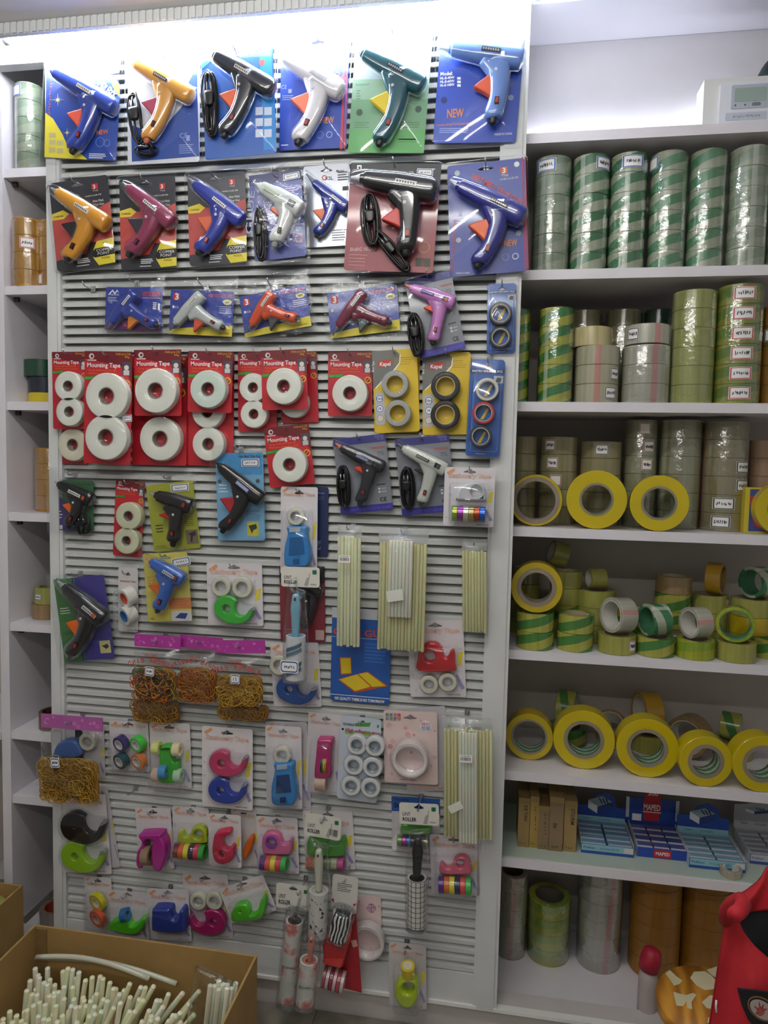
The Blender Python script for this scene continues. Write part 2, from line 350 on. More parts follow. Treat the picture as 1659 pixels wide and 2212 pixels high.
# ---------------------------------------------------------------- hanging packs
CARDW = mat('#e9e6ea', .45, coat=.3)
def hook_label(n):
    for w in (' on ', ' in ', ' beside ', ' behind ', ' under ', ' over '):
        if len(n.split()) > 11 and w in n: n = n[:n.rindex(w)]
    return 'metal peg hook holding the '+n
def hook(p, d, nick, up=True):
    r = empty('wall_hook', (p.x, 0, p.z)); tag(r, hook_label(nick) if up else nick, 'hook', 'peg hooks on the louvred panel')
    m = MB(); L = d+.024
    m.tube([(0, -.004, .004), (0, -.012, .001), (0, -L*.6, -.001), (0, -L+.004, 0), (0, -L, .003), (-.001, -L-.004, .010)], .0015, CHROME); m.build('prong', r)
    m = MB(); m.box(-.006, .006, -.005, -.0032, -.006, .008, CHROME); m.build('clip', r)
    return r
class Pack:
    def __init__(s, name, label, cat, z, TL, TR, BL, d=.02, group=None, hk=(.5, .045)):
        s.z, s.d = z, d
        a, b, c = (at(*zp(z, *q), -d) for q in (TL, TR, BL))
        e1, e2 = b-a, c-a; s.w, s.h = e1.length, e2.length
        an = (math.atan2(e1.z, e1.x)+math.atan2(e2.x, -e2.z))/2; s.an = an
        s.xa, s.za = Vector((math.cos(an), 0, math.sin(an))), Vector((-math.sin(an), 0, math.cos(an)))
        s.o = a+e1/2+e2/2-s.za*(s.h/2)
        s.k = s.w/math.hypot(TR[0]-TL[0], TR[1]-TL[1])       # metres per zoom pixel
        s.r = empty(name, s.o, (0, -an, 0)); tag(s.r, label, cat, group); s.pr = MB(); s.lab = label; s.cardo = None; s.n = 0
        if hk: s.hook(s.U(*hk))
    def hook(s, p):
        q = s.o+s.xa*p[0]+s.za*p[1]; hook(q, s.d, s.lab)
    def P(s, x, y, lift=0):
        q = at(*zp(s.z, x, y), -(s.d+lift))-s.o; return (q.dot(s.xa), q.dot(s.za))
    def U(s, u, v): return (-s.w/2+u*s.w, s.h*(1-v))
    def card(s, m, r=.006, th=.0012, slot=None, pts=None, name='card', sw=.032, sh=.010):
        b = MB(); o = pts or rr(-s.w/2, 0, s.w/2, s.h, r); hs = []
        if slot:
            x, z = s.U(*slot); sw = min(sw, s.w*.25)
            hs = [smooth([(x-sw/2, z-sh*.2), (x-sw/3, z-sh/2), (x+sw/3, z-sh/2), (x+sw/2, z-sh*.2), (x+sw*.2, z+sh*.15), (x, z+sh*.6), (x-sw*.2, z+sh*.15)], 3)]
        b.plate(o, 0, th, m, hs); s.cardo = b.build(name, s.r); return s.cardo
    def ly(s, y): s.n += 1; return y-s.n*8e-6
    def poly(s, pts, m, y=-.0004, u=False): y = s.ly(y); s.pr.plate([(s.U if u else s.P)(*p) for p in pts], y, -.0001, m)
    def rect(s, u0, v0, u1, v1, m, y=-.0004, r=0):
        y = s.ly(y)
        (x0, z1), (x1, z0) = s.U(u0, v0), s.U(u1, v1)
        s.pr.plate(rr(x0, z0, x1, z1, r) if r else [(x0, z0), (x1, z0), (x1, z1), (x0, z1)], y, -.0001, m)
    def dot(s, x, y, r, m, yy=-.0005, hole=0):
        yy = s.ly(yy); c = s.P(x, y); s.pr.plate(circ(*c, r*s.k), yy, -.0001, m, [circ(*c, hole*s.k)] if hole else ())
    def text(s, t, x, y, h, m, w=None, ang=0, bold=0, u=False, center=False, sh=0, yy=-.0007, **kw):
        yy = s.ly(yy); p = s.U(x, y) if u else s.P(x, y)
        hh, ww = (h*s.h, w and w*s.w) if u else (h*s.k, w and w*s.k)
        s.pr.text(t, p[0], p[1], hh, m, yy, ww, math.radians(ang)-(0 if u else s.an), bold, center, sh, **kw)
    def lines(s, u0, u1, v0, v1, n, m, f=.45, rag=.3):
        for i in range(n):
            v = v0+(v1-v0)*i/n; s.rect(u0, v, u1-(u1-u0)*rag*R_.random(), v+(v1-v0)/n*f, m)
    def price(s, x, y, w, h, ang=0, tx='', col='#27408b', yy=-.002):
        c, sn = math.cos(math.radians(ang)-s.an), math.sin(math.radians(ang)-s.an); p = s.P(x, y); b = MB()
        def T(pts): return [(p[0]+a*c-q*sn, p[1]+a*sn+q*c) for a, q in pts]
        W2, H2 = w*s.k/2, h*s.k/2
        b.plate(T(rr(-W2, -H2, W2, H2, H2*.3)), yy, yy+.0004, WHITE)
        o, i = rr(-W2*.92, -H2*.86, W2*.92, H2*.86, H2*.4), rr(-W2*.83, -H2*.68, W2*.83, H2*.68, H2*.3)
        b.plate(T(o), yy-.0002, yy, mat(col, .5), [T(i)])
        if tx == '15': b.text(tx, p[0], p[1]-H2*.35, H2*.75, INK, yy-.0003, W2*.8, math.radians(ang)-s.an, 0, True)
        elif tx: b.scrib(p[0], p[1], W2*1.2, H2*.6, INK, yy-.0003, math.radians(ang)-s.an, 6, int(x))
        b.build('price_sticker', s.r)
    def done(s):
        if s.pr.f: s.pr.build('print', s.cardo or s.r)
        return s
def tray(s, m=CLEAR, x0=0, z0=0, x1=1, z1=1, dep=.022, r=.008, fl=.006):
    """clear plastic shell: flange over the card and a raised dome with sloped walls (u,v of the card)"""
    b = MB()
    (ax, az), (bx, bz) = s.U(x0, z1), s.U(x1, z0)
    o = rr(ax, az, bx, bz, r)
    i = rr(ax+fl, az+fl, bx-fl, bz-fl, max(r-fl*.5, .003)); k = len(o)
    vs = [(x, -.001, z) for x, z in o]+[(x, -dep*.7, z) for x, z in o[:0]]
    mid = rr(ax+fl*.35, az+fl*.35, bx-fl*.35, bz-fl*.35, r)
    vs = [(x, -.0012, z) for x, z in o]+[(x, -dep*.8, z) for x, z in mid]+[(x, -dep, z) for x, z in i]
    b.add(vs, [(q*k+j, q*k+(j+1) % k, (q+1)*k+(j+1) % k, (q+1)*k+j) for q in (0, 1) for j in range(k)]+[tuple(range(2*k, 3*k))], m, True)
    return b.build('blister', s.r)
def shell(s, mg, m=CLEAR):
    """clear clamshell rim a little larger than the card"""
    b = MB(); W2 = s.w/2+mg
    o, i = rr(-W2, -mg, W2, s.h+mg, .010), rr(-W2+.0035, -mg+.0035, W2-.0035, s.h+mg-.0035, .008)
    k = len(o); vs = [(x, .002, z) for x, z in o]+[(x, -.004, z) for x, z in o]+[(x, -.0065, z) for x, z in i]
    b.add(vs, [(q*k+j, q*k+(j+1) % k, (q+1)*k+(j+1) % k, (q+1)*k+j) for q in (0, 1) for j in range(k)]+[tuple(range(2*k, 3*k))], m, True)
    return b.build('clamshell', s.r)
def bag(s, up=.03, mg=.008, y=-.012, bulge=.012, seed=3, name='plastic_bag'):
    b = MB(); b.sheet(-s.w/2-mg, -mg, s.w/2+mg, s.h+up, y, bulge, BAGM, seed=seed); b.sheet(-s.w/2-mg, -mg, s.w/2+mg, s.h+up, .006, -.002, BAGM, seed=seed+1, nx=5, nz=6); return b.build(name, s.r)
def gun(s, tip, base, back, J, E, hw, body, trig, nz='#c8c8cc', cap='#1b1b20', sw='#a02a26', sticker='#e8e6e0', trig_t=(.22, .60), tl=1.25, blister=True, bow=.10, stx=.55, lift=None, fat=1.0, window=None):
    k = s.k; H = hw*k; L = lift or (H*.85+.003)
    tip, base, back, J, E = (Vector(s.P(*q, L)) for q in (tip, base, back, J, E))
    ax = (back-base).normalized(); hd = (E-J); hl = hd.length; hn = hd.normalized()
    pn = Vector((-hn.y, hn.x));  pn = pn if pn.dot(-ax) > 0 else -pn      # towards the nozzle side of the handle
    bm, gl = (mat(body, .26, coat=.8), None)
    b = MB()
    bl = (back-base).length
    bp = [base+ax*bl*t for t in (0, .02, .10, .25, .45, .7, .88, .97, 1.0)]
    bw = [H*f for f in (.55, .68, .74, .84, .97, 1.0, 1.02, .95, .70)]
    dp = [f*.85 for f in bw]
    b.loft([tuple(q) for q in bp], bw, dp, -L, bm)
    mid1 = J+hd*.30-pn*hl*bow; mid2 = J+hd*.66-pn*hl*bow*.9
    hp = [J-hn*H*.4, mid1, mid2, E-hn*H*.4, E]
    hwd = [H*1.35*fat, H*.92*fat, H*.78*fat, H*.86*fat, H*.66*fat]; hdd = [H*.74, H*.72, H*.66, H*.68, H*.5]
    b.loft([tuple(q) for q in hp], hwd, hdd, -L, bm)
    # web where the grip runs into the barrel
    wj = J-ax*H*1.25
    b.loft([tuple(wj-hn*H*.05), tuple(J-ax*H*.42+hd*.12), tuple(J+hd*.30-pn*hl*bow*.6)], [H*.85, H*.9, H*.72], [H*.68, H*.68, H*.6], -L, bm)
    g = b.build('glue_gun', s.r)
    b = MB(); cm = mat(cap, .4)
    b.loft([tuple(base-ax*H*.30), tuple(base+ax*H*.12)], [H*.42, H*.50], [H*.42, H*.5], -L, bm); 
    b.loft([tuple(tip), tuple(tip+(base-tip)*.25), tuple(base-ax*H*.25)], [H*.10, H*.16, H*.36], [H*.10, H*.16, H*.36], -L, mat(nz, .25, .7 if nz == '#c8c8cc' else 0)); b.build('nozzle', g)
    b = MB(); b.loft([tuple(E-hn*H*.1), tuple(E+hn*H*.42), tuple(E+hn*H*.62)], [H*.42, H*.34, H*.2], [H*.4, H*.34, H*.2], -L, cm); b.build('cord_grip', g)
    if trig:
        b = MB(); t0, t1 = trig_t; q0 = J+hd*t0+pn*H*.45-pn*hl*bow*.8; q1 = J+hd*t1+pn*H*.35-pn*hl*bow
        out = J+hd*(t0+.55*(t1-t0))+pn*(H*.5+H*tl*1.25); lo = q1+pn*H*.28+hn*H*.15
        pts = smooth([tuple(q0), tuple((q0+out)/2-hn*H*.10), tuple(out), tuple(out+hn*H*.22), tuple((out+lo)/2-pn*H*.12+hn*H*.12), tuple(lo), tuple(q1)], 3)
        b.plate(pts, -L-H*.34, -L+H*.34, mat(trig, .4), bevel=H*.12); b.build('trigger', g)
    # switch, sticker, screw
    y = -L-H*.64
    def quad(c, d, a, w):
        n = Vector((-d.y, d.x)); return [tuple(c+d*a*sx+n*w*sz) for sx, sz in ((-1, -1), (1, -1), (1, 1), (-1, 1))]
    b = MB(); c = J+hd*.74-pn*hl*bow*.8
    b.plate(quad(c, hn, H*.34, H*.22), y-.0035, y+.006, BLACK); b.plate(quad(c+hn*H*.02, hn, H*.24, H*.14), y-.005, y-.003, mat(sw, .35)); b.build('switch', g)
    if sticker:
        b = MB(); c = base+ax*bl*stx+Vector((-ax.y, ax.x))*0; yy = -L-H*.845
        b.plate(quad(c, ax, H*.95, H*.20), yy-.0016, yy+.003, mat(sticker, .5))
        im = mat('#55565c' if sticker[1] in 'cdef' else '#b9b9c0', .6)
        for i in range(7):
            e = c+ax*H*(-.75+.24*i); b.plate(quad(e, ax, H*.07, H*.1), yy-.0019, yy-.0015, im)
        b.build('sticker', g)
    if window:
        b = MB(); c = base+ax*bl*.80; yy = -L-H*.85; b.plate(quad(c, ax, H*.42, H*.34), yy-.0012, yy+.004, mat('#26262a', .3)); b.plate(quad(c+ax*H*.12, ax, H*.18, H*.24), yy-.0020, yy-.0010, mat(window, .3)); b.build('window', g)
    b = MB(); c = J+hd*.20-ax*H*.1; b.plate(circ(*c, H*.16, 12), y-.0022, y+.004, mat('#c9c9cc', .4)); b.build('screw', g)
    if blister:
        b = MB(); e = .0030
        b.loft([tuple(tip-ax*.003), tuple(base), *[tuple(q) for q in bp[2:]], tuple(back+ax*.005)], [H*.3+e, H*.66+e, *[v+e for v in bw[2:]], H*.5], [H*.3+e, H*.6+e, *[v+e for v in dp[2:]], H*.4], -L, CLEAR, sub=2)
        b.loft([tuple(q) for q in hp]+[tuple(E+hn*H*.5)], [v+e for v in hwd]+[H*.4], [v+e for v in hdd]+[H*.3], -L, CLEAR, sub=2)
        b.build('blister', s.r)
    return g
def cord(s, x, y, w, h, ang=0, col='#141416', n=7, lift=.012, seed=1):
    rg = random.Random(seed); c = s.P(x, y, lift); b = MB(); a = math.radians(ang)-s.an; ca, sa = math.cos(a), math.sin(a); k = s.k; m = mat(col, .35)
    for i in range(n):
        W2, H2 = w*k/2*rg.uniform(.35, 1), h*k/2*rg.uniform(.82, 1); ox = w*k*rg.uniform(-.12, .12); yy = -lift-rg.uniform(-.006, .008); pts = []
        for j in range(24):
            t = 2*math.pi*j/24; px = ox+W2*math.copysign(abs(math.cos(t))**.7, math.cos(t)); pz = H2*math.sin(t)
            pts.append((c[0]+px*ca-pz*sa, yy-.003*math.sin(2*t+i), c[1]+px*sa+pz*ca))
        b.tube(pts, .0022, m, 6, True)
    o = b.build('power_cord', s.r); b = MB()
    q = lambda X, Z: (c[0]+X*ca-Z*sa, c[1]+X*sa+Z*ca)
    b.loft([q(0, h*k*.16), q(0, h*k*.02), q(0, -h*k*.05)], [w*k*.36, w*k*.32, w*k*.22], [.006]*3, -lift-.009, m)
    for sx in (-1, 1): b.tube([(*(lambda p: (p[0], -lift-.009, p[1]))(q(sx*w*k*.14, h*k*.16)),), (*(lambda p: (p[0], -lift-.009, p[1]))(q(sx*w*k*.14, h*k*.30)),)], .0016, CHROME)
    b.build('plug', o); return o
def ringroll(s, x, y, r, rin, dep, body, core, lift=.0015, name='tape_roll', coreth=.12, rough=.55, tilt=None):
    """roll of tape lying flat on the card, axis towards the viewer"""
    k = s.k; c = s.P(x, y, lift+dep); ro, ri = r*k, r*k*rin; ct = ro*coreth
    b = MB(); e = .0012
    b.lathe((c[0], -lift-dep, c[1]), (0, 1, 0), [(ri+ct, 0), (ro-e, 0), (ro, e), (ro, dep), (ri+ct, dep)], body if not isinstance(body, str) else mat(body, rough, coat=.15), 36)
    o = b.build(name, s.r); b = MB()
    b.lathe((c[0], -lift-dep-.0004, c[1]), (0, 1, 0), [(ri, 0), (ri+ct-.0001, 0), (ri+ct-.0001, dep), (ri, dep)], mat(core, .6), 36); b.build('core', o); return o
def dome(s, x, y, r, dep, ri=0):
    """round clear bubble"""
    k = s.k; c = s.P(x, y, dep); ro = r*k; b = MB(); n = 32
    prof = [(ro, -.001), (ro*.985, -dep*.75), (ro*.93, -dep)]+([(ri*k, -dep), (ri*k*.92, -dep*.5), (0.0005, -dep*.45)] if ri else [(0.0005, -dep*1.03)])
    b.lathe((c[0], 0, c[1]), (0, 1, 0), prof, CLEAR, n, closed=False); return b.build('blister', s.r)
ORG = mat('#e8762c', .5); YEL = mat('#f0df3c', .5); RED = mat('#c8202c', .45, coat=.3); GOLD = mat('#e0922c', .5); TXO = mat('#d9855a', .5); LAV = mat('#b9b2d8', .5)
def swing(s):                       # small white 'CE' style marks and tiny print
    pass
GG = 'glue gun packs on the louvred panel'
def gp(label, z, TL, TR, BL, d=.02, name='glue_gun_pack', **k): return Pack(name, label, 'glue gun', z, TL, TR, BL, d, GG, **k)
BLUE = '#2247a0'
# --- top row
s = gp('blue glue gun with red trigger on a blue and yellow starred card', '1', (298, 350), (765, 372), (285, 1010), hk=(.48, .03))
s.card(mat('#2348a4', .4, coat=.4), pts=[s.P(*q) for q in ((300, 352), (470, 360), (478, 412), (588, 420), (602, 376), (662, 378), (690, 420), (698, 465), (770, 540), (742, 1028), (284, 1008))])
s.poly([(290, 720), (340, 760), (400, 860), (430, 930), (520, 985), (560, 1022), (285, 1006)], YEL); s.poly([(700, 470), (768, 545), (764, 620), (720, 550)], YEL)
for x, y, r in ((448, 410, 30), (370, 640, 42), (430, 850, 28)):
    pts = []
    for i in range(16):
        a = math.pi*i/8; q = r*(1 if i % 4 == 0 else .55 if i % 4 == 2 else .16); pts.append((x+q*math.sin(a), y-q*math.cos(a)))
    s.poly(pts, mat('#efe9b0', .5), -.0006)
s.dot(360, 398, 19, WHITE)
s.text('热熔胶', 540, 520, 62, mat('#e8dfa0', .5), w=215, ang=-38, bold=.012); s.text('EST', 655, 478, 26, WHITE, w=85, bold=.03); s.rect(.80, .17, .86, .205, RED)
s.pr.scrib(*s.P(322, 630), 205*s.k, 18*s.k, ORG, -.0007, math.radians(88), 14, 3); s.text('NEW', 620, 865, 26, ORG, w=75, ang=4, bold=.02)
s.dot(640, 910, 28, mat('#6f8fd8', .5), hole=25); s.dot(685, 915, 20, mat('#6f8fd8', .5), hole=17); s.lines(.64, .88, .93, .985, 3, WHITE)
for x, y in ((335, 865), (335, 910), (385, 915), (335, 960), (385, 965)): s.poly([(x-22, y-16), (x+20, y-14), (x+22, y+16), (x-20, y+18)], mat('#c9c18a', .5))
gun(s, (313, 428), (350, 462), (738, 698), (590, 628), (470, 955), 50, '#27409c', '#d2513a', nz='#e3b389', sticker='#e6ddc0'); shell(s, .008); s.done()
s = gp('amber glue gun with maroon trigger and coiled cord in a clear pack', '1', (800, 335), (1262, 330), (835, 1040), .03)
s.card(mat('#dfe2ea', .4, coat=.4), slot=(.5, .05)); s.poly([(838, 800), (1010, 860), (1150, 700), (1262, 560), (1275, 1000), (845, 1035)], mat('#2f4f9f', .4)); s.poly([(1200, 540), (1262, 420), (1264, 560)], mat('#2c52b0', .4))
s.text('CE', 1150, 885, 30, mat('#8fa2d6', .5), w=50); s.rect(.82, .76, .87, .81, mat('#8fa2d6', .5)); s.lines(.72, .92, .84, .93, 5, mat('#7f93cc', .5))
gun(s, (845, 392), (872, 412), (1225, 622), (1068, 545), (945, 890), 50, '#d79a45', '#9c3550', nz='#c86a4a', cap='#c06a50', sticker='#3b352e', stx=.5, sw='#5a2030'); cord(s, 872, 760, 95, 330, 8, n=4); cord(s, 930, 960, 120, 60, 0, n=4, seed=5); shell(s, .006); s.done()
s = gp('black glue gun with orange trigger and bundled cord on a blue card', 'F', (433, 112), (588, 94), (445, 345), .052)
s.card(mat('#2a5fb4', .4, coat=.4), slot=(.5, .05)); s.poly([(436, 150), (478, 112), (436, 118)], mat('#38a0d8', .4)); s.poly([(560, 97), (585, 96), (598, 320), (570, 325)], mat('#2d86cc', .4))
s.text('GUN', 505, 122, 12, mat('#e86a3c', .5), w=42, bold=.03, ang=2); s.dot(566, 135, 6, mat('#d8452c', .5)); 
for i in range(3):
    for j in range(2): s.poly([(552+j*19, 232+i*24), (568+j*19, 231+i*24), (568+j*19, 248+i*24), (552+j*19, 249+i*24)], mat('#cdd6e6', .5))
gun(s, (455, 108), (466, 122), (590, 196), (532, 165), (486, 288), 18, '#23272f', '#dd6a45', nz='#3a3d45', sticker='#d9d4cc', stx=.5); cord(s, 456, 225, 30, 135, 3, n=11, seed=8); shell(s, .006); s.done()
s = gp('white glue gun with orange trigger on a blue card with red lettering', '2', (228, 215), (608, 190), (215, 842), .014, hk=(.55, .04))
s.card(mat('#2a4bb0', .4, coat=.4), slot=(.55, .05)); s.poly([(583, 192), (590, 191), (570, 835), (555, 836)], mat('#c8454a', .5)); s.poly([(596, 191), (603, 190), (585, 834), (577, 835)], mat('#c8454a', .5))
s.text('HOT MELT GLUE GUN', 328, 282, 30, mat('#d8604a', .5), w=310, ang=-37, bold=.02); s.poly([(465, 238), (510, 236), (508, 280), (463, 282)], RED); s.text('3', 478, 278, 34, WHITE, bold=.03); s.text('YYLE', 470, 296, 11, WHITE, w=38, bold=.02); s.text('model no.LB-100', 462, 313, 11, WHITE, w=85)
s.dot(560, 235, 15, WHITE); s.dot(270, 262, 15, WHITE); s.text('CE', 228, 500, 22, mat('#9fb4e8', .5), w=30); s.rect(.12, .455, .17, .49, mat('#9fb4e8', .5)); s.lines(.03, .2, .51, .56, 3, mat('#9fb4e8', .5))
s.text('NEW', 448, 692, 34, mat('#e88a3a', .5), w=75, bold=.02); s.dot(446, 756, 20, mat('#7d96dd', .5), hole=17); s.dot(496, 754, 18, mat('#9fb4e8', .5), hole=13); s.lines(.03, .14, .95, .97, 1, WHITE)
gun(s, (212, 285), (250, 322), (566, 520), (440, 440), (325, 785), 52, '#d8d5d8', '#e0735a', nz='#e0dcd8', sticker='#bdbdc2', stx=.62); shell(s, .008); s.done()
s = gp('dark green glue gun with yellow trigger on a pale green card', '2', (628, 178), (1056, 196), (620, 842), .034)
s.card(mat('#b9c9cc', .4, coat=.4), slot=(.42, .04)); s.rect(.0, .55, 1, 1, mat('#6f9f7a', .4)); s.rect(.0, .38, 1, .5505, mat('#93b59c', .4), -.0003); s.rect(0, .8, 1, 1, mat('#5fa860', .4), -.0006)
s.poly([(905, 265), (925, 280), (955, 262), (930, 295), (912, 290)], mat('#c85a50', .5)); s.text('EA 381', 965, 298, 17, mat('#555a60', .5), w=58, bold=.02); s.text('HIGH QUALITY', 905, 325, 12, mat('#b8605a', .5), w=95); s.text('HOT MELT GLUE GUN', 875, 342, 13, mat('#b8605a', .5), w=160)
s.text('Professional', 645, 482, 12, mat('#56705e', .5), w=75); s.lines(.06, .12, .47, .56, 4, mat('#6f8f7a', .5)); s.lines(.06, .3, .74, .9, 8, mat('#578a5c', .5)); s.lines(.66, .93, .74, .92, 9, mat('#578a5c', .5)); s.dot(665, 630, 18, mat('#40564a', .3)); s.dot(995, 612, 18, mat('#40564a', .3))
s.price(965, 202, 105, 44, -2)
gun(s, (642, 262), (692, 305), (1022, 486), (880, 425), (780, 790), 52, '#1f5560', '#d9c233', nz='#d8d8d4', sticker='#1c2428', stx=.55); shell(s, .007); s.done()
s = gp('light blue glue gun with orange trigger on a royal blue card', '2', (1120, 165), (1595, 155), (1078, 798), .024, hk=(.5, .02))
s.card(mat('#2347b0', .4, coat=.4), pts=[s.P(*q) for q in ((1122, 182), (1140, 168), (1292, 164), (1300, 208), (1415, 204), (1418, 162), (1580, 155), (1595, 170), (1540, 782), (1525, 795), (1085, 803), (1076, 790))])
s.dot(1168, 222, 18, WHITE); s.dot(1545, 205, 14, WHITE); s.text('Model:', 1118, 425, 20, WHITE, w=70, bold=.03)
for i, t in enumerate(('HL-E-40W', 'HL-E-60W', 'HL-E-100W')):
    s.text(t, 1116, 446+i*20, 14, WHITE, w=82, bold=.03); s.poly([(1212, 432+i*20), (1232, 432+i*20), (1232, 446+i*20), (1212, 446+i*20)], WHITE)
s.text('NEW', 1155, 660, 48, mat('#e0803a', .5), w=95, bold=.02); s.text('Attention during/Thermostable Solder', 1095, 708, 14, mat('#e0803a', .5), w=205); s.lines(.07, .42, .87, .92, 3, mat('#8fa6e6', .5)); s.text('MADE IN CHINA', 1420, 760, 13, WHITE, w=100); s.text('HOT MELT', 1340, 245, 13, mat('#e0605a', .5), w=80)
s.dot(1138, 560, 17, mat('#24326a', .3)); s.dot(1512, 548, 16, mat('#8fa0c0', .3)); s.price(1490, 222, 115, 52, -3, '1200')
gun(s, (1112, 266), (1182, 272), (1580, 330), (1440, 345), (1412, 665), 56, '#6d8fd0', '#d2593c', nz='#d4d6da', sticker='#3a3d48', stx=.56, bow=.06, trig_t=(.20, .62)); shell(s, .007); s.done()
# --- second row
def blackred(label, TL, TR, BL, tip, base, back, J, E, body, trig, dx=0, **k):
    s = gp(label, '1', TL, TR, BL, .022, hk=(.48, .05))
    s.card(mat('#2a2a33', .4, coat=.4), slot=(.48, .055), r=.008)
    s.poly([(0, .40), (.14, .40), (.24, .36), (.62, .40), (1, .30), (1, .74), (.62, .72), (.52, .84), (0, .88)], mat('#bf4a44', .45), u=True)
    s.poly([(.0, .35), (.2, .32), (.3, .37), (.2, .42), (0, .42)], mat('#e8d13c', .5), -.0006, u=True); s.text('CHINA', .03, .395, .022, BLACK, w=.17, u=True, bold=.02)
    s.rect(.72, .08, .82, .14, RED); s.text('3', .745, .135, .045, WHITE, u=True, bold=.03); s.text('YYLE', .73, .165, .015, WHITE, w=.09, u=True); s.text('model no.LB-100', .60, .215, .018, WHITE, w=.27, u=True)
    s.text('Hot Melt', .72, .285, .026, WHITE, w=.18, u=True); s.text('Glue Gun', .72, .325, .026, WHITE, w=.18, u=True)
    s.poly([(.66, .80), (.72, .72), (1, .70), (1, .98), (.72, .99), (.64, .90)], mat('#e6d436', .5), -.0007, u=True); s.poly([(.62, .86), (.68, .80), (1, .79), (1, .885), (.66, .90)], BLACK, -.0008, u=True)
    s.text('COPPER', .70, .838, .030, WHITE, w=.27, u=True, yy=-.0012); s.text('POINT', .72, .876, .030, WHITE, w=.2, u=True, yy=-.0012); s.text('INSIDE', .78, .925, .022, BLACK, w=.14, u=True, yy=-.0012); s.text('WITH', .82, .755, .014, BLACK, w=.08, u=True, yy=-.0012)
    s.lines(.36, .6, .89, .95, 3, WHITE); s.lines(.34, .6, .965, .98, 1, WHITE)
    gun(s, tip, base, back, J, E, 52, body, trig, **k); shell(s, .006); s.done()
blackred('amber glue gun with black trigger on a black and red card', (300, 1168), (676, 1128), (378, 1728), (325, 1203), (378, 1238), (690, 1440), (560, 1360), (435, 1650), '#d6942c', '#2c2c30', sw='#4a2018')
blackred('maroon glue gun with black trigger on a black and red card', (760, 1145), (1118, 1122), (778, 1728), (785, 1168), (832, 1208), (1108, 1432), (990, 1350), (835, 1615), '#8c3354', '#2c2c34', sw='#60203a')
blackred('navy glue gun with red trigger on a black and red card', (1190, 1116), (1560, 1098), (1222, 1698), (1212, 1143), (1258, 1185), (1556, 1420), (1430, 1335), (1280, 1605), '#2c3a9c', '#c8552e', sw='#c0504a')
s = gp('light grey glue gun with bundled black cord on a purple-blue card', '2', (45, 985), (335, 945), (80, 1465), .06)
s.card(mat('#3f4c9c', .4, coat=.4), slot=(.5, .04)); s.rect(0, 0, 1, .12, mat('#2c2f66', .4)); s.text('GLUE', 62, 1310, 38, mat('#aeb6dc', .5), w=230, ang=86); s.lines(.6, .95, .2, .3, 4, LAV); s.dot(325, 1335, 22, mat('#c87a5a', .5), hole=16); s.dot(322, 1285, 14, mat('#5a9fc0', .5), hole=10)
gun(s, (78, 1025), (118, 1048), (340, 1180), (260, 1130), (195, 1355), 48, '#cfd2cf', '#d2705a', nz='#cfcfcf', cap='#9a9c9a', sticker='#b8cfae', stx=.30, window='#55555a', sw='#2a2a2c', trig_t=(.1, .4), tl=.8); cord(s, 108, 1310, 66, 290, 3, n=9, seed=4); s.price(285, 988, 92, 36, 8, 'HL-60'); bag(s, .02, seed=11); s.done()
s = gp('small navy glue gun with orange trigger on a silver card', '2', (345, 930), (605, 915), (362, 1385), .008)
s.card(mat('#b9bcc4', .22, .5), slot=(.5, .06)); s.dot(468, 995, 14, mat('#c8452c', .5), hole=8); s.text('KSL', 475, 1008, 18, mat('#3a3f60', .5), w=42, bold=.02); s.text('Model:', 535, 965, 14, BLACK, w=45, bold=.02); s.lines(.74, .98, .1, .22, 4, mat('#4a4a50', .5)); s.rect(.84, .28, .97, .33, mat('#3a3a40', .5)); s.lines(.6, .95, .8, .95, 5, mat('#8c8f98', .5))
gun(s, (366, 973), (415, 1025), (598, 1170), (510, 1130), (430, 1310), 34, '#2b3a94', '#d86a38', nz='#8a8a90', sw='#e0803a', stx=.7); shell(s, .004); s.done()
s = gp('large black glue gun with long cord on a black and red card', '2', (608, 902), (1112, 928), (588, 1502), .055, hk=(.49, .03))
s.card(mat('#8f2430', .4, coat=.45), slot=(.5, .05)); s.poly([(0, 0), (1, 0), (1, .18), (0, .16)], mat('#17171b', .4), u=True); s.poly([(0, .16), (1, .18), (1, .24), (0, .20)], mat('#43161c', .4), u=True); s.poly([(652, 925), (677, 925), (677, 948), (670, 948), (670, 933), (660, 933), (660, 948), (652, 948)], WHITE, -.0006)
s.text('LIG STORE', 628, 962, 13, WHITE, w=78, bold=.02); s.text('GLUE GUN', 722, 1004, 40, mat('#c9c4c0', .5), w=270, bold=.03, ang=-2); s.text('50-60HZ 100-240V', 612, 1407, 20, mat('#e0c8c4', .5), w=150, bold=.01); s.lines(.05, .28, .85, .98, 4, mat('#c89a98', .5), .2); s.dot(1027, 1385, 32, mat('#b8803a', .5), hole=26)
s.poly([(980, 1445), (1015, 1446), (1014, 1492), (978, 1490)], mat('#3a3f30', .5)); s.poly([(1020, 1446), (1062, 1448), (1060, 1494), (1019, 1492)], mat('#454a35', .5)); s.lines(.78, .96, .045, .06, 1, WHITE); s.price(1032, 968, 90, 42, -4, '200')
gun(s, (616, 995), (690, 1000), (1095, 1072), (930, 1085), (925, 1400), 62, '#1b1b1f', '#c03a34', nz='#c9c9cc', sticker='#d9d6d0', stx=.6, bow=.05, trig_t=(.2, .6)); cord(s, 728, 1235, 92, 290, 6, n=11, seed=6); cord(s, 850, 1405, 70, 300, 40, n=6, seed=9); shell(s, .004); s.done()
s = gp('navy glue gun with orange trigger on a blue card with slanted red lettering', '2', (1165, 935), (1598, 876), (1166, 1558), .03, hk=(.5, .05))
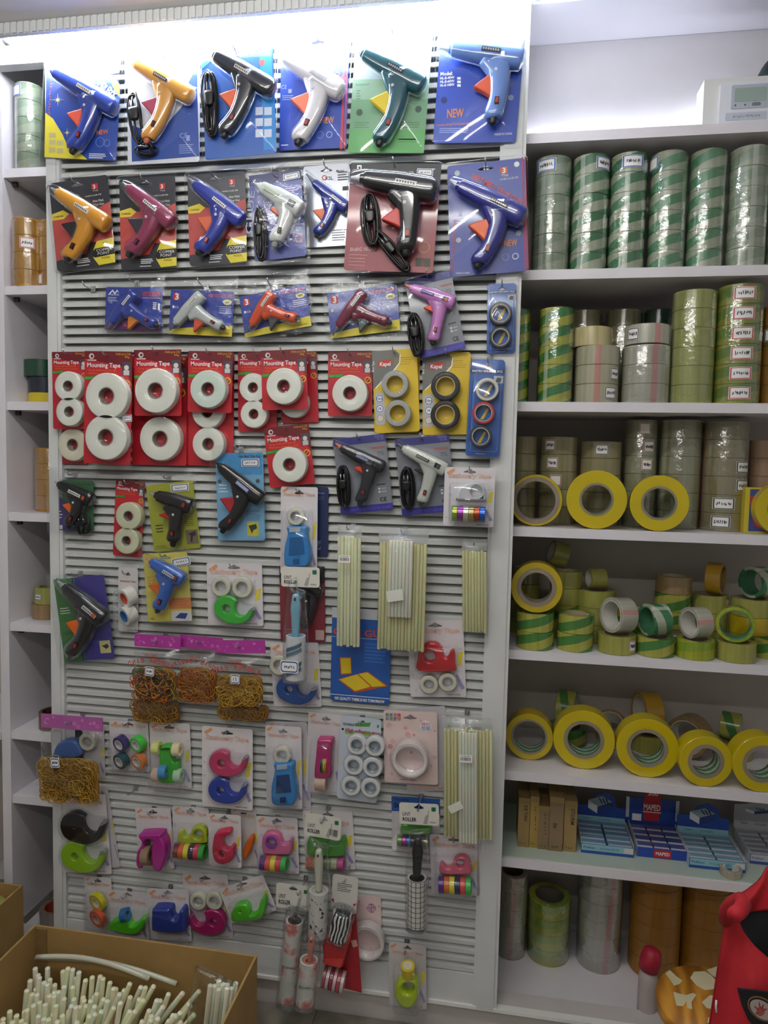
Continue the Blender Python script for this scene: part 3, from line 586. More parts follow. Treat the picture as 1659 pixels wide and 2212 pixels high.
s.card(mat('#2a3f9c', .4, coat=.4), slot=(.5, .05)); s.poly([(1574, 880), (1581, 879), (1600, 1508), (1590, 1510)], mat('#b8405a', .5)); s.poly([(1588, 878), (1595, 877), (1612, 1507), (1604, 1508)], mat('#b8405a', .5))
s.text('HOT MELT GLUE GUN', 1292, 995, 30, mat('#d8503c', .5), w=325, ang=-30, bold=.025); s.poly([(1452, 938), (1492, 933), (1495, 970), (1455, 975)], mat('#d0653c', .5)); s.text('3', 1465, 970, 30, WHITE, bold=.03); s.text('YYLE', 1458, 988, 11, WHITE, w=38, bold=.02); s.text('model no.LB-100', 1452, 1010, 12, WHITE, w=102, ang=4)
s.dot(1212, 970, 15, mat('#b8bcc8', .4)); s.dot(1545, 920, 15, WHITE); s.dot(1555, 1305, 15, mat('#a8acb8', .4)); s.dot(1220, 1345, 15, mat('#a8acb8', .4)); s.text('CE', 1200, 1212, 22, WHITE, w=25); s.rect(.14, .43, .18, .46, mat('#b8c4e8', .5)); s.lines(.09, .27, .49, .53, 2, mat('#b8c4e8', .5)); s.text('INSULATION AND INSIDE', 1190, 1525, 17, mat('#d8603c', .5), w=300, ang=88)
s.text('NEW', 1475, 1382, 38, mat('#e88a3a', .5), w=75, ang=4, bold=.02); s.dot(1483, 1440, 20, mat('#9fb4e8', .5), hole=17); s.dot(1538, 1435, 19, mat('#c9d4f0', .5), hole=13); s.text('MADE IN CHINA', 1205, 1535, 10, WHITE, w=80)
gun(s, (1172, 1008), (1225, 1042), (1585, 1222), (1440, 1155), (1330, 1475), 56, '#2c2f88', '#e0602c', nz='#b9bccc', sticker='#14161e', stx=.62); shell(s, .006); s.done()
# --- third row: sideways guns in bags
def flatgun(label, z, TL, TR, BL, pts, body, trig, dd, first=False, sc_=1.0):
    s = gp(label, z, TL, TR, BL, dd, name='glue_gun_bag', hk=None); s.hook((0, s.h+.012))
    s.card(mat('#2b3f9e', .4, coat=.4), r=.005)
    if first:
        s.poly([(0, .9), (.05, .88), (1, .92), (1, 1), (0, 1)], mat('#6a2c78', .4), u=True); s.text('HOT GLUE GUN', .65, .2, .11, mat('#d0402c', .5), w=.31, u=True, bold=.03); s.rect(.65, .23, .96, .245, mat('#b8a0d0', .5))
        s.poly([(.04, .18), (.12, .06), (.16, .13), (.2, .06), (.24, .14), (.2, .1), (.16, .18), (.12, .10), (.07, .18)], WHITE, u=True); s.text('FINELAND', .06, .2, .04, WHITE, w=.18, u=True); s.lines(.04, .22, .24, .36, 3, WHITE, .25); s.text('CE', .07, .385, .05, WHITE, w=.05, u=True); s.text('NEW', .32, .92, .13, mat('#e0604a', .5), w=.15, u=True, bold=.03); s.lines(.84, .92, .34, .52, 4, WHITE); s.rect(.93, .36, .96, .52, WHITE)
    else:
        s.poly([(0, .90), (.3, .84), (1, .76), (1, 1), (0, 1)], mat('#e0cf3c', .45), u=True); s.rect(.05, .08, .15, .24, mat('#c8352c', .5)); s.text('3', .075, .225, .14, WHITE, u=True, bold=.04)
        s.text('HOT MELT GLUE GUN', .60, .14, .07, mat('#c0566a', .5), w=.37, u=True, bold=.03)
        st = []
        for i in range(24):
            a = math.pi*i/12; q = (1 if i % 2 else .72); st.append((.90+.075*q*math.sin(a), .245+.07*q*math.cos(a)))
        s.poly(st, mat('#f0e8a0', .5), u=True); s.text('NEW', .865, .27, .05, mat('#3a4a20', .5), w=.07, u=True, bold=.02, yy=-.001); s.lines(.78, .98, .34, .52, 4, mat('#c8ccE0'.lower(), .5), .3); s.text('CE', .08, .42, .05, WHITE, w=.06, u=True); s.rect(.04, .36, .07, .42, WHITE); s.text('MADE IN CHINA', .8, .95, .03, BLACK, w=.15, u=True); s.dot(0, 0, .001, WHITE)
    gun(s, *pts, 38*sc_, body, trig, nz='#6a6c72', cap='#2a2a2e', stx=.70, bow=-.02, trig_t=(.10, .46), tl=1.9); bag(s, .034, .012, seed=int(TL[0])); s.done()
flatgun('blue sideways glue gun with orange trigger on a purple-blue card', '3', (462, 128), (838, 124), (446, 408), ((468, 405), (503, 352), (655, 160), (610, 262), (785, 372)), '#2c3f9c', '#d8822c', .016, True)
flatgun('grey sideways glue gun with orange trigger in a clear bag', '3', (890, 140), (1312, 150), (872, 436), ((880, 410), (922, 358), (1098, 172), (1050, 275), (1225, 388)), '#bcc2c0', '#d8583a', .024, False, 1.05)
flatgun('red sideways glue gun with dark trigger in a tilted bag', 'F', (518, 643), (661, 611), (529, 732), ((532, 718), (545, 700), (589, 633), (577, 668), (640, 688)), '#d0502f', '#3a3c44', .034, False, 1/2.9)
flatgun('maroon sideways glue gun with dark trigger in a tilted bag', '4', (420, 185), (850, 122), (442, 465), ((452, 442), (492, 380), (650, 172), (608, 285), (795, 360)), '#74283f', '#3c4a52', .012, False, 1.05)
def greycard(label, TL, TR, BL, pts, hw, body, trig, cx, dd, cols=None, nz='#c86a4a', **k):
    s = gp(label, '4', TL, TR, BL, dd, hk=(.5, .02)); s.card(mat('#83868e', .4, coat=.4), slot=(.5, .05), r=.008)
    s.rect(0, 0, 1, .10, mat('#2f2f7a', .4)); s.rect(0, .91, 1, 1, mat('#3c36a0', .4)); s.text('HOT MELT GLUE GUN', .2, .975, .035, mat('#5f5cc0', .5), w=.75, u=True, bold=.03); s.text('Eleway', .80, .04, .03, mat('#7f7cd0', .5), w=.16, u=True); s.text('TL-10R', .83, .075, .026, mat('#7f7cd0', .5), w=.13, u=True)
    s.text('TEFELING', .70, .185, .025, mat('#c0503c', .5), w=.27, u=True, bold=.03); s.text('Model', .82, .245, .022, BLACK, w=.1, u=True); s.text('TL-100', .82, .275, .022, BLACK, w=.12, u=True)
    s.text('power', .74, .665, .028, BLACK, w=.17, u=True, bold=.03); s.rect(.76, .70, .80, .722, WHITE); s.rect(.76, .74, .80, .762, WHITE); s.text('20W', .82, .72, .018, WHITE, w=.09, u=True); s.text('30W', .82, .76, .018, WHITE, w=.09, u=True); s.text('CE', .77, .88, .055, BLACK, w=.13, u=True, bold=.02)
    gun(s, *pts, hw, body, trig, nz=nz, **k); cord(s, *cx, n=11, seed=int(TL[0])); shell(s, .003); s.done()
greycard('pink glue gun with orange trigger and cord on a grey card', (905, 108), (1188, 30), (985, 592), ((902, 128), (945, 152), (1205, 245), (1120, 230), (1075, 475)), 44, '#c77fc4', '#d8502c', (965, 440, 88, 270, 8), .03, sticker='#4a4aa0', window='#b03a2c', stx=.38, bow=.02, trig_t=(.1, .3))
greycard('black glue gun with red trigger and cord on a grey card', (450, 1082), (775, 1050), (508, 1545), ((470, 1108), (515, 1140), (772, 1262), (690, 1230), (625, 1470)), 42, '#1e1f26', '#d0402c', (522, 1375, 74, 250, 4), .02, window='#3a3a44', sticker='#6a76a8', stx=.5, bow=.03, trig_t=(.1, .3))
greycard('pale grey glue gun with black trigger and cord on a grey card', (832, 1082), (1165, 1055), (888, 1552), ((850, 1108), (898, 1142), (1155, 1275), (1065, 1240), (1005, 1470)), 44, '#c4c9bf', '#2a2a2e', (912, 1385, 84, 260, 4), .02, nz='#4a4a4c', window='#55584f', sticker='#33352f', stx=.45, bow=.03, trig_t=(.1, .3), cap='#3a3a3a')
# ---------------------------------------------------------------- tape cards
FOAM = '#e6e7dc'
DKRED = mat('#6e1420', .45, coat=.3)
def mount(label, z, TL, TR, BL, rolls, d, hk=(.5, .035), foam=FOAM, dep=.020, textu=True, sl=True, bub=True):
    s = Pack('mounting_tape_card', label, 'tape', z, TL, TR, BL, d, 'mounting tape cards on the louvred panel', hk=hk)
    s.card(mat('#b81f2c', .42, coat=.4), slot=(.5, .05*min(1, .15/s.h)+.02) if sl else None, r=.005)
    a = s.w/s.h
    def V(f): return f*a                       # keep the print in proportion to the card's width
    s.poly([(.45, 0), (1, 0), (1, V(.62)), (.86, V(.3)), (0.0, V(.14)), (0, 0)], DKRED, u=True)
    if textu:
        c = s.U(.15, V(.10)); k = s.w
        s.pr.plate(circ(c[0], c[1], k*.055, 20), -.0008, -.0003, mat('#d8d2d0', .5), [circ(c[0]+k*.008, c[1], k*.03, 12)]); s.rect(.06, V(.165), .25, V(.185), mat('#d8d2d0', .5))
        s.text('Mounting Tape', .06, V(.31), V(.088), WHITE, w=.70, u=True, bold=.012)
        s.text('Holds up to 2 lbs', .66, V(.07), V(.05), mat('#d8b02c', .5), w=.31, u=True, sh=.2); s.text('900g', .85, V(.125), V(.04), mat('#d8b02c', .5), w=.1, u=True)
        s.text('• Strong, double-stick foam tape', .06, V(.385), V(.045), ORG, w=.62, u=True); s.text('• Wall-mount picture decorations', .06, V(.45), V(.045), ORG, w=.66, u=True)
        s.poly([(0, V(.5)), (.33, V(.475)), (.36, V(.545)), (0, V(.565))], mat('#2f7a34', .5), u=True); s.text('HEAVY DUTY', .02, V(.548), V(.05), mat('#5fe04a', .5), w=.30, u=True, yy=-.0010)
        s.rect(.80, V(.20), .98, V(.46), mat('#4a4650', .5)); c = s.U(.89, V(.31)); s.pr.plate(circ(*c, k*.05, 14), -.0008, -.0004, mat('#d8d4d0', .5)); s.rect(.83, V(.36), .95, V(.455), mat('#c9c4c2', .5), -.0007)
        c = s.U(.90, V(.62)); s.pr.plate(circ(*c, k*.075, 20), -.0008, -.0003, mat('#e0b02c', .5), [circ(*c, k*.055, 20)]); s.pr.plate([(c[0]-k*.05, c[1]-k*.04), (c[0]-k*.04, c[1]-k*.05), (c[0]+k*.05, c[1]+k*.04), (c[0]+k*.04, c[1]+k*.05)], -.0008, -.0003, mat('#e0b02c', .5)); s.pr.plate(circ(*c, k*.035, 12), -.0006, -.0003, DKRED)
    for x, y, r in rolls:
        ringroll(s, x, y, r, .34, dep, foam, '#8f8a80', coreth=.045)
        if bub: dome(s, x, y, r*1.07, dep+.004, ri=r*.33)
    s.done(); return s
s = mount('lower mounting tape card with one roll at the far left', '3', (96, 570), (330, 570), (100, 1295), [(235, 1170, 97)], .010, foam='#dcd9c0', hk=None)
mount('mounting tape card with two small rolls at the far left', '3', (100, 555), (335, 550), (106, 1066), [(205, 780, 88), (212, 950, 86)], .034)
s = mount('mounting tape card with two big rolls and a price sticker', '3', (326, 552), (640, 548), (300, 1296), [(460, 845, 138), (455, 1120, 137)], .062)
s.price(598, 994, 70, 42, 2, '150.00')
mount('mounting tape card with one big roll below the tilted front card', '3', (630, 580), (994, 580), (632, 1300), [(815, 1130, 134)], .018, hk=None)
mount('tilted mounting tape card with one big white roll', '3', (652, 548), (966, 530), (638, 984), [(785, 810, 136)], .052)
mount('mounting tape card with two medium rolls behind a front card', '3', (994, 562), (1308, 562), (994, 1305), [(1130, 950, 102), (1135, 1165, 104)], .012, hk=None)
mount('mounting tape card with one greenish roll and glossy blister', '3', (1012, 552), (1306, 546), (992, 956), [(1133, 800, 116)], .048, foam='#d3e0d4')
mount('mounting tape card with two small rolls beside the third row', '3', (1332, 556), (1590, 552), (1336, 1084), [(1432, 790, 90), (1437, 966, 87)], .012)
mount('plain back of the mounting tape card row seen at right', '4', (120, 548), (352, 540), (140, 985), [(215, 860, 86)], .010, hk=None)
mount('mounting tape card with one white roll and curved highlight', '4', (14, 540), (296, 522), (16, 908), [(150, 755, 106)], .048)
mount('mounting tape card with one roll left of the yellow cards', '4', (424, 545), (698, 543), (426, 940), [(558, 798, 107)], .022)
mount('tilted mounting tape card with one roll hanging lowest', '4', (22, 1014), (300, 988), (72, 1382), [(185, 1240, 104)], .022)
mount('narrow mounting tape card with two beige rolls', '5', (530, 236), (722, 246), (496, 735), [(605, 475, 84), (592, 640, 81)], .012, foam='#cfd0b0', hk=(.5, .04))
def kapel(label, TL, TR, BL, rolls, body, core, d, extra=False):
    s = Pack('insulation_tape_card', label, 'tape', '4', TL, TR, BL, d, 'yellow insulation tape cards', hk=(.5, .03)); s.card(mat('#d8b81f', .42, coat=.4), slot=(.5, .06))
    s.poly([(0, 0), (.52, 0), (.62, .06), (.60, .16), (.42, .27), (.20, .36), (.05, .44), (0, .46)], mat('#6f706c', .45), u=True); s.poly([(.62, .06), (.60, .16), (.42, .27), (.20, .36), (.05, .44), (.05, .46), (.21, .375), (.44, .285), (.62, .17), (.64, .06)], WHITE, u=True, y=-.0006)
    s.poly([(.13, .125), (.42, .11), (.44, .185), (.14, .2)], mat('#c03a34', .5), -.0008, u=True); s.text('Kapel', .17, .185, .05, WHITE, w=.24, u=True, bold=.02, yy=-.0012, ang=-2)
    s.text('Black Tape', .035, .25, .03, WHITE, w=.25*s.h/s.w*.5, u=True, ang=88)
    s.rect(.03, .5, .24, .9, mat('#b9babc', .5), -.0006, r=.006)
    for i, (t, v) in enumerate((('10m', .58), ('18', .70), ('', .82))):
        c = s.U(.13, v); s.pr.plate(circ(*c, s.w*.085, 20), -.001, -.0005, WHITE if i < 2 else mat('#d9d4cc', .5)); s.pr.plate(circ(*c, s.w*.08, 20), -.0012, -.0006, mat('#2f5fa8' if i < 2 else '#a08a80', .5), [circ(*c, s.w*.065, 20)])
        if t: s.text(t, .13, v+.015, .032, mat('#2f5fa8', .5), u=True, center=True, yy=-.0014, bold=.02)
    s.lines(.5, .95, .1, .2, 4, mat('#b0951c', .5), .25)
    for x, y, r in rolls: ringroll(s, x, y, r, .62, .019, body, core, coreth=.06, rough=.3); dome(s, x, y, r*1.06, .023, ri=r*.6)
    s.done()
s = Pack('insulation_tape_card', 'yellow card edge showing behind the grey tape card', 'tape', '4', (722, 540), (1000, 530), (704, 1045), .006, 'yellow insulation tape cards', hk=None); s.card(mat('#cdaa1c', .45)); s.lines(.1, .9, .9, .95, 1, mat('#b08f18', .5)); s.done()
kapel('yellow card with two grey insulation tape rolls', (690, 538), (968, 524), (722, 1045), [(838, 742, 82), (855, 922, 80)], '#a6a8a8', '#c4b890', .024)
kapel('yellow card with two black insulation tape rolls', (1006, 552), (1304, 545), (1012, 1056), [(1150, 755, 88), (1148, 932, 89)], '#17171a', '#bfae78', .014)
def bluecard(label, TL, TR, BL, rolls, t, d):
    s = Pack('insulation_tape_pack', label, 'tape', '4', TL, TR, BL, d, 'blue insulation tape packs', hk=(.5, .03)); s.card(mat('#2a5cae', .4, coat=.4), slot=(.5, .06), r=.008)
    s.rect(0, .10, 1, .14, mat('#163470', .4)); s.text(t, .06, .132, .024, WHITE, w=.88, u=True, bold=.02); s.rect(.70, .165, .97, .24, mat('#c9ccd0', .5)); s.poly([(.74, .23), (.80, .18), (.93, .19), (.88, .235)], mat('#5a5f66', .5), -.0007, u=True); s.rect(.12, .16, .16, .95, mat('#4a86d0', .4)); s.lines(.3, .7, .97, .98, 1, WHITE)
    for x, y, r, c, f in rolls:
        ringroll(s, x, y, r, .70, .018, c, '#a9a79c', coreth=.10, rough=.3)
        p = s.P(x, y); k = s.k; s.pr.plate([(p[0]-r*k*.28, p[1]-r*k*.62), (p[0]+r*k*.02, p[1]-r*k*.62), (p[0]+r*k*.5, p[1]+r*k*.35), (p[0]+r*k*.3, p[1]+r*k*.45)], -.0008, -.0003, mat('#e0c030', .5))
    tray(s, x0=.06, x1=.94, z0=.14, z1=.96, dep=.022); shell(s, .002); s.done()
bluecard('blue pack of two black insulation tape rolls', (1412, 125), (1590, 118), (1404, 556), [(1490, 305, 71, '#15161a', 0), (1490, 452, 68, '#1a1c22', 0)], 'NASTRO ISOLANTE 2PCS', .02)
bluecard('blue pack of white, red and grey insulation tape rolls', (1318, 592), (1532, 590), (1262, 1188), [(1408, 775, 70, '#d9d9c9', 0), (1385, 920, 69, '#b83a3c', 0), (1368, 1065, 69, '#3a4048', 0)], 'NASTRO ISOLANTE 3PCS', .03)
# ---------------------------------------------------------------- stationery tape
def plastic(c): return mat(c, .22, coat=.5, sss=.15)
CTAPE = '#d9d8c2'
def stat(label, z, TL, TR, BL, d=.014, hk=(.5, .05), tv=.15, tone='#dcd8dc', th=.055, fit=True, dmy=True):
    s = Pack('stationery_tape_card', label, 'tape', z, TL, TR, BL, d, 'stationery tape cards on the louvred panel', hk=hk)
    s.card(mat(tone, .45, coat=.25), slot=(.5, .06), r=.005)
    a = s.w/s.h
    for i in range(1, 8): s.rect(i/8, .2, i/8+.004, .97, mat('#cfc9d6', .5), -.0002)
    for i in range(1, 8): s.rect(.03, .16+i*.1, .97, .16+i*.1+.004*a, mat('#cfc9d6', .5), -.0002)
    s.poly([(.04, .11*a), (.18, .02*a), (.21, .07*a), (.08, .16*a)], mat('#e0a070', .5), u=True)
    s.text('Stationery Tape', .5, tv+.03*a, .085*a, TXO, w=.84, u=True, center=True, bold=.035); s.text('Stationery Tape', .5, tv+.03*a, .085*a, mat('#f2e6dc', .5), w=.83, u=True, center=True, yy=-.0012, bold=-.002)
    s.poly([(.90, .42), (.98, .40), (.94, .58), (.86, .6)], mat('#e0d03c', .5), u=True); s.poly([(.80, .72), (.86, .70), (.98, .88), (.92, .90)], mat('#9a94c0', .5), u=True)
    for i in range(6):
        u, v = R_.choice((.06, .94, .12, .88))+R_.uniform(-.02, .02), R_.uniform(.25, .95); c = s.U(u, v); s.pr.plate(circ(*c, s.w*.022, 8), -.0004, -.0001, mat(R_.choice(('#b9b2cc', '#c8b8c0', '#b0b8c8')), .5), [circ(*c, s.w*.014, 8)])
    s.text('MADE IN CHINA', .66, .975, .022*a, BLACK, w=.24, u=True)
    return s
SN = [(.62, .80), (.56, .50), (.60, .12), (.84, -.20), (1.18, -.30), (1.48, -.16), (1.70, .22), (1.86, .52), (2.08, .50), (2.04, .0), (1.78, -.52), (1.25, -.90), (.60, -1.04), (0, -1.0), (-.70, -.71), (-1, 0), (-.71, .71), (0, 1.0)]
def snail(s, x, y, r, col, flip=False, rot=0, dep=.018, hole=.30, roll=True, hi=True):
    k = s.k; c = s.P(x, y, dep); b = MB(); a = math.radians(rot)-s.an; ca, sa = math.cos(a), math.sin(a); f = -1 if flip else 1
    T = lambda u, v: (c[0]+(f*u*ca-v*sa)*r*k, c[1]+(f*u*sa+v*ca)*r*k)
    pts = [T(*p) for p in smooth(SN, 3)]; hs = [[T(hole*math.cos(t*math.pi/8), hole*math.sin(t*math.pi/8)) for t in range(16)]]
    b.plate(pts, -dep-.001, -.0015, plastic(col), hs, bevel=.0028); o = b.build('dispenser', s.r)
    b = MB(); q = T(1.93, .52); b.plate([T(1.72, .34), T(1.78, .28), T(2.12, .46), T(2.0, .62)], -dep-.0016, -.004, mat('#b9bac0', .3, .8)); b.build('cutter', o)
    b = MB(); co = smooth([(u*1.0, v) for u, v in ((0, 1.14), (.7, .95), (1.2, .7), (2.0, .75), (2.22, .4), (2.1, -.3), (1.5, -1.0), (.6, -1.18), (-.3, -1.12), (-.95, -.66), (-1.15, 0), (-.85, .78))], 3)
    b.plate([T(*p) for p in co], -dep-.004, -.001, CLEAR, bevel=.004); b.build('blister', s.r); return o
def crol(s, x, y, r, col=CTAPE, dep=.014, rin=.58, name='tape_roll', core='#c9c8bc'):
    o = ringroll(s, x, y, r, rin, dep, col, core, name=name, coreth=.1, rough=.25); dome(s, x, y, r*1.12, dep+.004, ri=r*.5); return o
def washi(s, x, y, w, h, cols, metal=0):
    k = s.k; n = len(cols); dep = h*k/2; c = s.P(x, y, dep); st = w*k/n
    for i, cl in enumerate(cols):
        b = MB(); r = h*k/2; ri = r*.72
        b.lathe((c[0]-w*k/2+i*st+.0002, -r-.001, c[1]), (1, 0, 0), [(ri, 0), (r-.0006, 0), (r, .0006), (r, st-.0010), (r-.0006, st-.0004), (ri, st-.0004)], mat(cl, .3 if not metal else .18, metal, .3), 24); b.build('washi_roll', s.r)
    b = MB(); b.lathe((c[0]-w*k/2-.003, -dep-.001, c[1]), (1, 0, 0), [(dep*.6, 0), (dep+.0022, .001), (dep+.0022, w*k+.005), (dep*.6, w*k+.006)], CLEAR, 24, closed=False); b.build('blister', s.r)
def angled(s, x, y, r, col, core='#d9d8d4', L=.018, tilt=.35, inner=None):
    """short roll whose axis leans to the right and up, as seen on small coloured tape cards"""
    k = s.k; c = s.P(x, y, .022); ax = Vector((tilt, 1, tilt*.6)); b = MB(); ro, ri = r*k, r*k*.66
    b.lathe((c[0], -.022, c[1]), ax, [(ri, 0), (ro-.0008, 0), (ro, .0008), (ro, L), (ri, L)], mat(col, .3, coat=.3), 28); o = b.build('tape_roll', s.r)
    b = MB(); b.lathe((c[0], -.0222, c[1]), ax, [(ri*.8, 0), (ri-.0001, 0), (ri-.0001, L), (ri*.8, L)], mat(core, .5), 28); b.build('core', o)
def body(s, pts, col, dep=.03, name='dispenser', holes=(), bev=.004, y1=-.0015, par=None):
    b = MB(); b.plate(smooth([s.P(*p, dep) for p in pts], 3), -dep, y1, plastic(col), [[s.P(hx+hr*math.cos(t*math.pi/8), hy+hr*math.sin(t*math.pi/8), dep) for t in range(16)] for hx, hy, hr in holes], bevel=bev); return b.build(name, par or s.r)
def hard(s, pts, col, y0, y1, name, par, rough=.3):
    b = MB(); b.plate([s.P(*p, -y0) for p in pts], y0, y1, mat(col, rough, coat=.3)); return b.build(name, par)
def desk(s, x, y, w, h, col='#2f86c8', dark='#1d5f9c'):
    """blue desk dispenser seen from the front: rounded foot, head with a cutter, dark well"""
    P = lambda u, v: (x+u*w/2, y+v*h/2)
    o = body(s, [P(-.72, -.62), P(-.8, -.95), P(-.55, -1), P(.5, -1), P(.76, -.92), P(.74, -.5), P(.98, .1), P(1, .6), P(.8, .94), P(.3, 1), P(-.4, 1), P(-.9, .9), P(-1, .5), P(-.95, .0)], col, .026)
    hard(s, [P(-.55, -.92), P(.30, -.96), P(.28, -.76), P(-.56, -.72)], '#a9b4bc', -.0285, -.024, 'cutter', o)
    hard(s, [P(-.55, -.45), P(.45, -.5), P(.62, .35), P(-.62, .42)], dark, -.0272, -.025, 'well', o, .12); hard(s, [P(-.28, .60), P(.18, .58), P(.2, .84), P(-.28, .86)], dark, -.0272, -.025, 'emblem', o)
    tray(s, x0=.08, x1=.92, z0=(0.25), z1=.97, dep=.032)
def sider(s, pts, col, hx, hy, hr, **k): return body(s, pts, col, holes=[(hx, hy, hr)], **k)
s = stat('clear dispenser over six metallic tape rolls on white card', '6', (1232, 26), (1568, 34), (1219, 415), .05)
o = sider(s, [(1310, 230), (1330, 170), (1380, 135), (1450, 130), (1495, 165), (1500, 230), (1490, 250), (1320, 245)], '#c9ccd2', 1440, 190, 40, dep=.016); washi(s, 1390, 338, 218, 105, ['#8fa83a', '#9a3aa0', '#c9c4b8', '#a89a5a', '#a8452c', '#2c5fc0'], .6); tray(s, x0=.1, x1=.92, z0=.25, z1=.95, dep=.03); s.done()
s = stat('two clear rolls over a green snail dispenser on white card', '5', (1122, 784), (1490, 790), (1138, 1196), .012)
crol(s, 1217, 945, 62); crol(s, 1358, 950, 64); snail(s, 1255, 1090, 84, '#3fb53a', rot=-12); s.done()
s = stat('blue desk dispenser and one clear roll hanging on the upper centre', '6', (147, 158), (392, 160), (136, 738), .026, tv=.09)
crol(s, 240, 355, 56); desk(s, 248, 558, 172, 270); s.done()
s = stat('blue snail dispenser partly hidden behind the feather lint roller', '6', (72, 1196), (392, 1190), (96, 1618), .008, hk=None, tv=.15)
crol(s, 130, 1345, 62); snail(s, 195, 1505, 84, '#24509c', rot=-8); s.done()
s = stat('red dispenser over two clear rolls below the glue sticks', '6', (980, 1046), (1352, 1042), (1005, 1552), .010, tv=.14)
sider(s, [(1060, 1385), (1050, 1300), (1070, 1230), (1120, 1195), (1180, 1200), (1215, 1240), (1225, 1290), (1250, 1290), (1270, 1250), (1295, 1255), (1298, 1340), (1290, 1385)], '#c0242c', 1130, 1285, 38, dep=.022); crol(s, 1125, 1472, 60); crol(s, 1250, 1457, 60); tray(s, x0=.1, x1=.9, z0=.3, z1=.64, dep=.027); s.done()
s = stat('four small purple, green, teal and orange tape rolls', '7', (563, 180), (832, 186), (572, 522), .012, tv=.1)
for x, y, c in ((625, 350, '#3f2f70'), (742, 352, '#4fc850'), (627, 468, '#2a5566'), (748, 468, '#d8824a')): angled(s, x, y, 52, c)
tray(s, x0=.04, x1=.96, z0=.26, z1=.98, dep=.028); s.done()
s = stat('green car shaped dispenser with pastel tape wheels', '7', (838, 190), (1118, 200), (850, 636), .012, tv=.12)
o = body(s, [(910, 365), (985, 362), (985, 430), (1000, 470), (1030, 470), (1030, 540), (1010, 605), (985, 615), (905, 600), (905, 440)], '#3fae2c', .022, bev=.004)
hard(s, [(915, 372), (975, 370), (975, 382), (915, 384)], '#1f5a16', -.0235, -.02, 'slot', o)
for x, y, c in ((880, 378, '#d8dc8a'), (1020, 390, '#e6d8b0'), (880, 565, '#dcc0b4'), (1030, 568, '#b8dcb8'), (940, 530, '#4a90c8')):
    b = MB(); r = 42*s.k; p = s.P(x, y, .024); b.lathe((p[0]-.0095, -.016 if x != 940 else -.026, p[1]), (1, 0, .05), [(r*.4, 0), (r*.95, 0), (r, .001), (r, .018), (r*.95, .019), (r*.4, .019)], mat(c, .35, coat=.2), 24); b.build('tape_roll', s.r)
tray(s, x0=.03, x1=.97, z0=.34, z1=.98, dep=.034); s.done()
s = stat('pink snail dispenser above a blue one on white card', '7', (1210, 223), (1560, 236), (1192, 774), .022, tone='#e4e0e2', tv=.14)
snail(s, 1330, 478, 84, '#c83c6a', rot=4); snail(s, 1325, 664, 84, '#2440a8', rot=4); s.done()
s = stat('white card edge showing behind the black snail dispenser card', '7', (470, 650), (548, 645), (560, 1195), .006, hk=None, tone='#c9c6cc'); s.done()
s = stat('black snail dispenser above a lime green one', '7', (188, 690), (545, 682), (212, 1232), .014, hk=None, tv=.1)
snail(s, 320, 918, 98, '#16161a', rot=0, hole=.05); snail(s, 322, 1118, 96, '#8fc024', rot=0, hole=.25); s.done()
s = stat('purple arched dispenser holding a brown tape roll', '7', (740, 780), (984, 786), (766, 1192), .012, tv=.15)
o = body(s, [(760, 985), (775, 970), (905, 968), (915, 990), (940, 1040), (945, 1120), (920, 1210), (890, 1222), (862, 1205), (850, 1150), (850, 1060), (860, 1010), (800, 1010), (800, 1090), (795, 1180), (775, 1205), (750, 1190), (744, 1140), (755, 1080), (785, 1030)], '#a8248c', .034)
b = MB(); r = 60*s.k; p = s.P(822, 1120, .03); b.lathe((p[0]-.011, -.024, p[1]), (1, 0, .05), [(r*.6, 0), (r, 0), (r, .020), (r*.6, .020)], mat('#8f7a60', .3, coat=.4), 28); b.build('tape_roll', s.r); s.done()
s = stat('lime dispenser over a row of patterned washi rolls', '7', (1000, 770), (1250, 782), (1002, 1155), .012, tv=.12, hk=(.55, .04))
sider(s, [(1035, 1025), (1035, 955), (1060, 950), (1075, 985), (1110, 980), (1135, 925), (1180, 910), (1220, 940), (1232, 1000), (1225, 1028), (1130, 1030)], '#a8b824', 1170, 970, 30, dep=.018); washi(s, 1122, 1080, 205, 98, ['#7a3030', '#d8602c', '#d8d040', '#3a3040', '#c83a5a', '#3aa83c']); tray(s, x0=.05, x1=.96, z0=.28, z1=.98, dep=.028); s.done()
s = stat('orange dispenser on a card half hidden by the pink one', '7', (1400, 788), (1572, 790), (1430, 1182), .006, tv=.12, hk=None, tone='#cfc9c8')
body(s, [(1480, 1110), (1490, 1050), (1520, 995), (1545, 985), (1550, 1020), (1530, 1090), (1500, 1135), (1482, 1145)], '#d8641c', .02); s.done()
s = stat('pink dispenser shaped like a figure six', '7', (1250, 822), (1474, 832), (1244, 1180), .036, tv=.13)
sider(s, [(1290, 960), (1340, 942), (1390, 938), (1392, 968), (1350, 985), (1338, 1020), (1345, 1060), (1380, 1075), (1400, 1050), (1418, 1060), (1420, 1110), (1395, 1155), (1340, 1175), (1290, 1155), (1268, 1090), (1275, 1010)], '#c0284c', 1333, 1105, 22, dep=.02); tray(s, x0=.06, x1=.9, z0=.3, z1=.97, dep=.026); s.done()
s = stat('yellow roll above an orange roll on a narrow card', '7', (394, 1256), (578, 1262), (408, 1618), .010, tv=.14)
angled(s, 468, 1440, 60, '#c8c028', core='#d9d5a0', L=.014); angled(s, 470, 1552, 60, '#d85a38', core='#d8a890', L=.014); tray(s, x0=.05, x1=.95, z0=.25, z1=.99, dep=.028); s.done()
s = stat('green dispenser holding a small blue roll above the carton', '7', (545, 1346), (830, 1372), (552, 1680), .016, tv=.2)
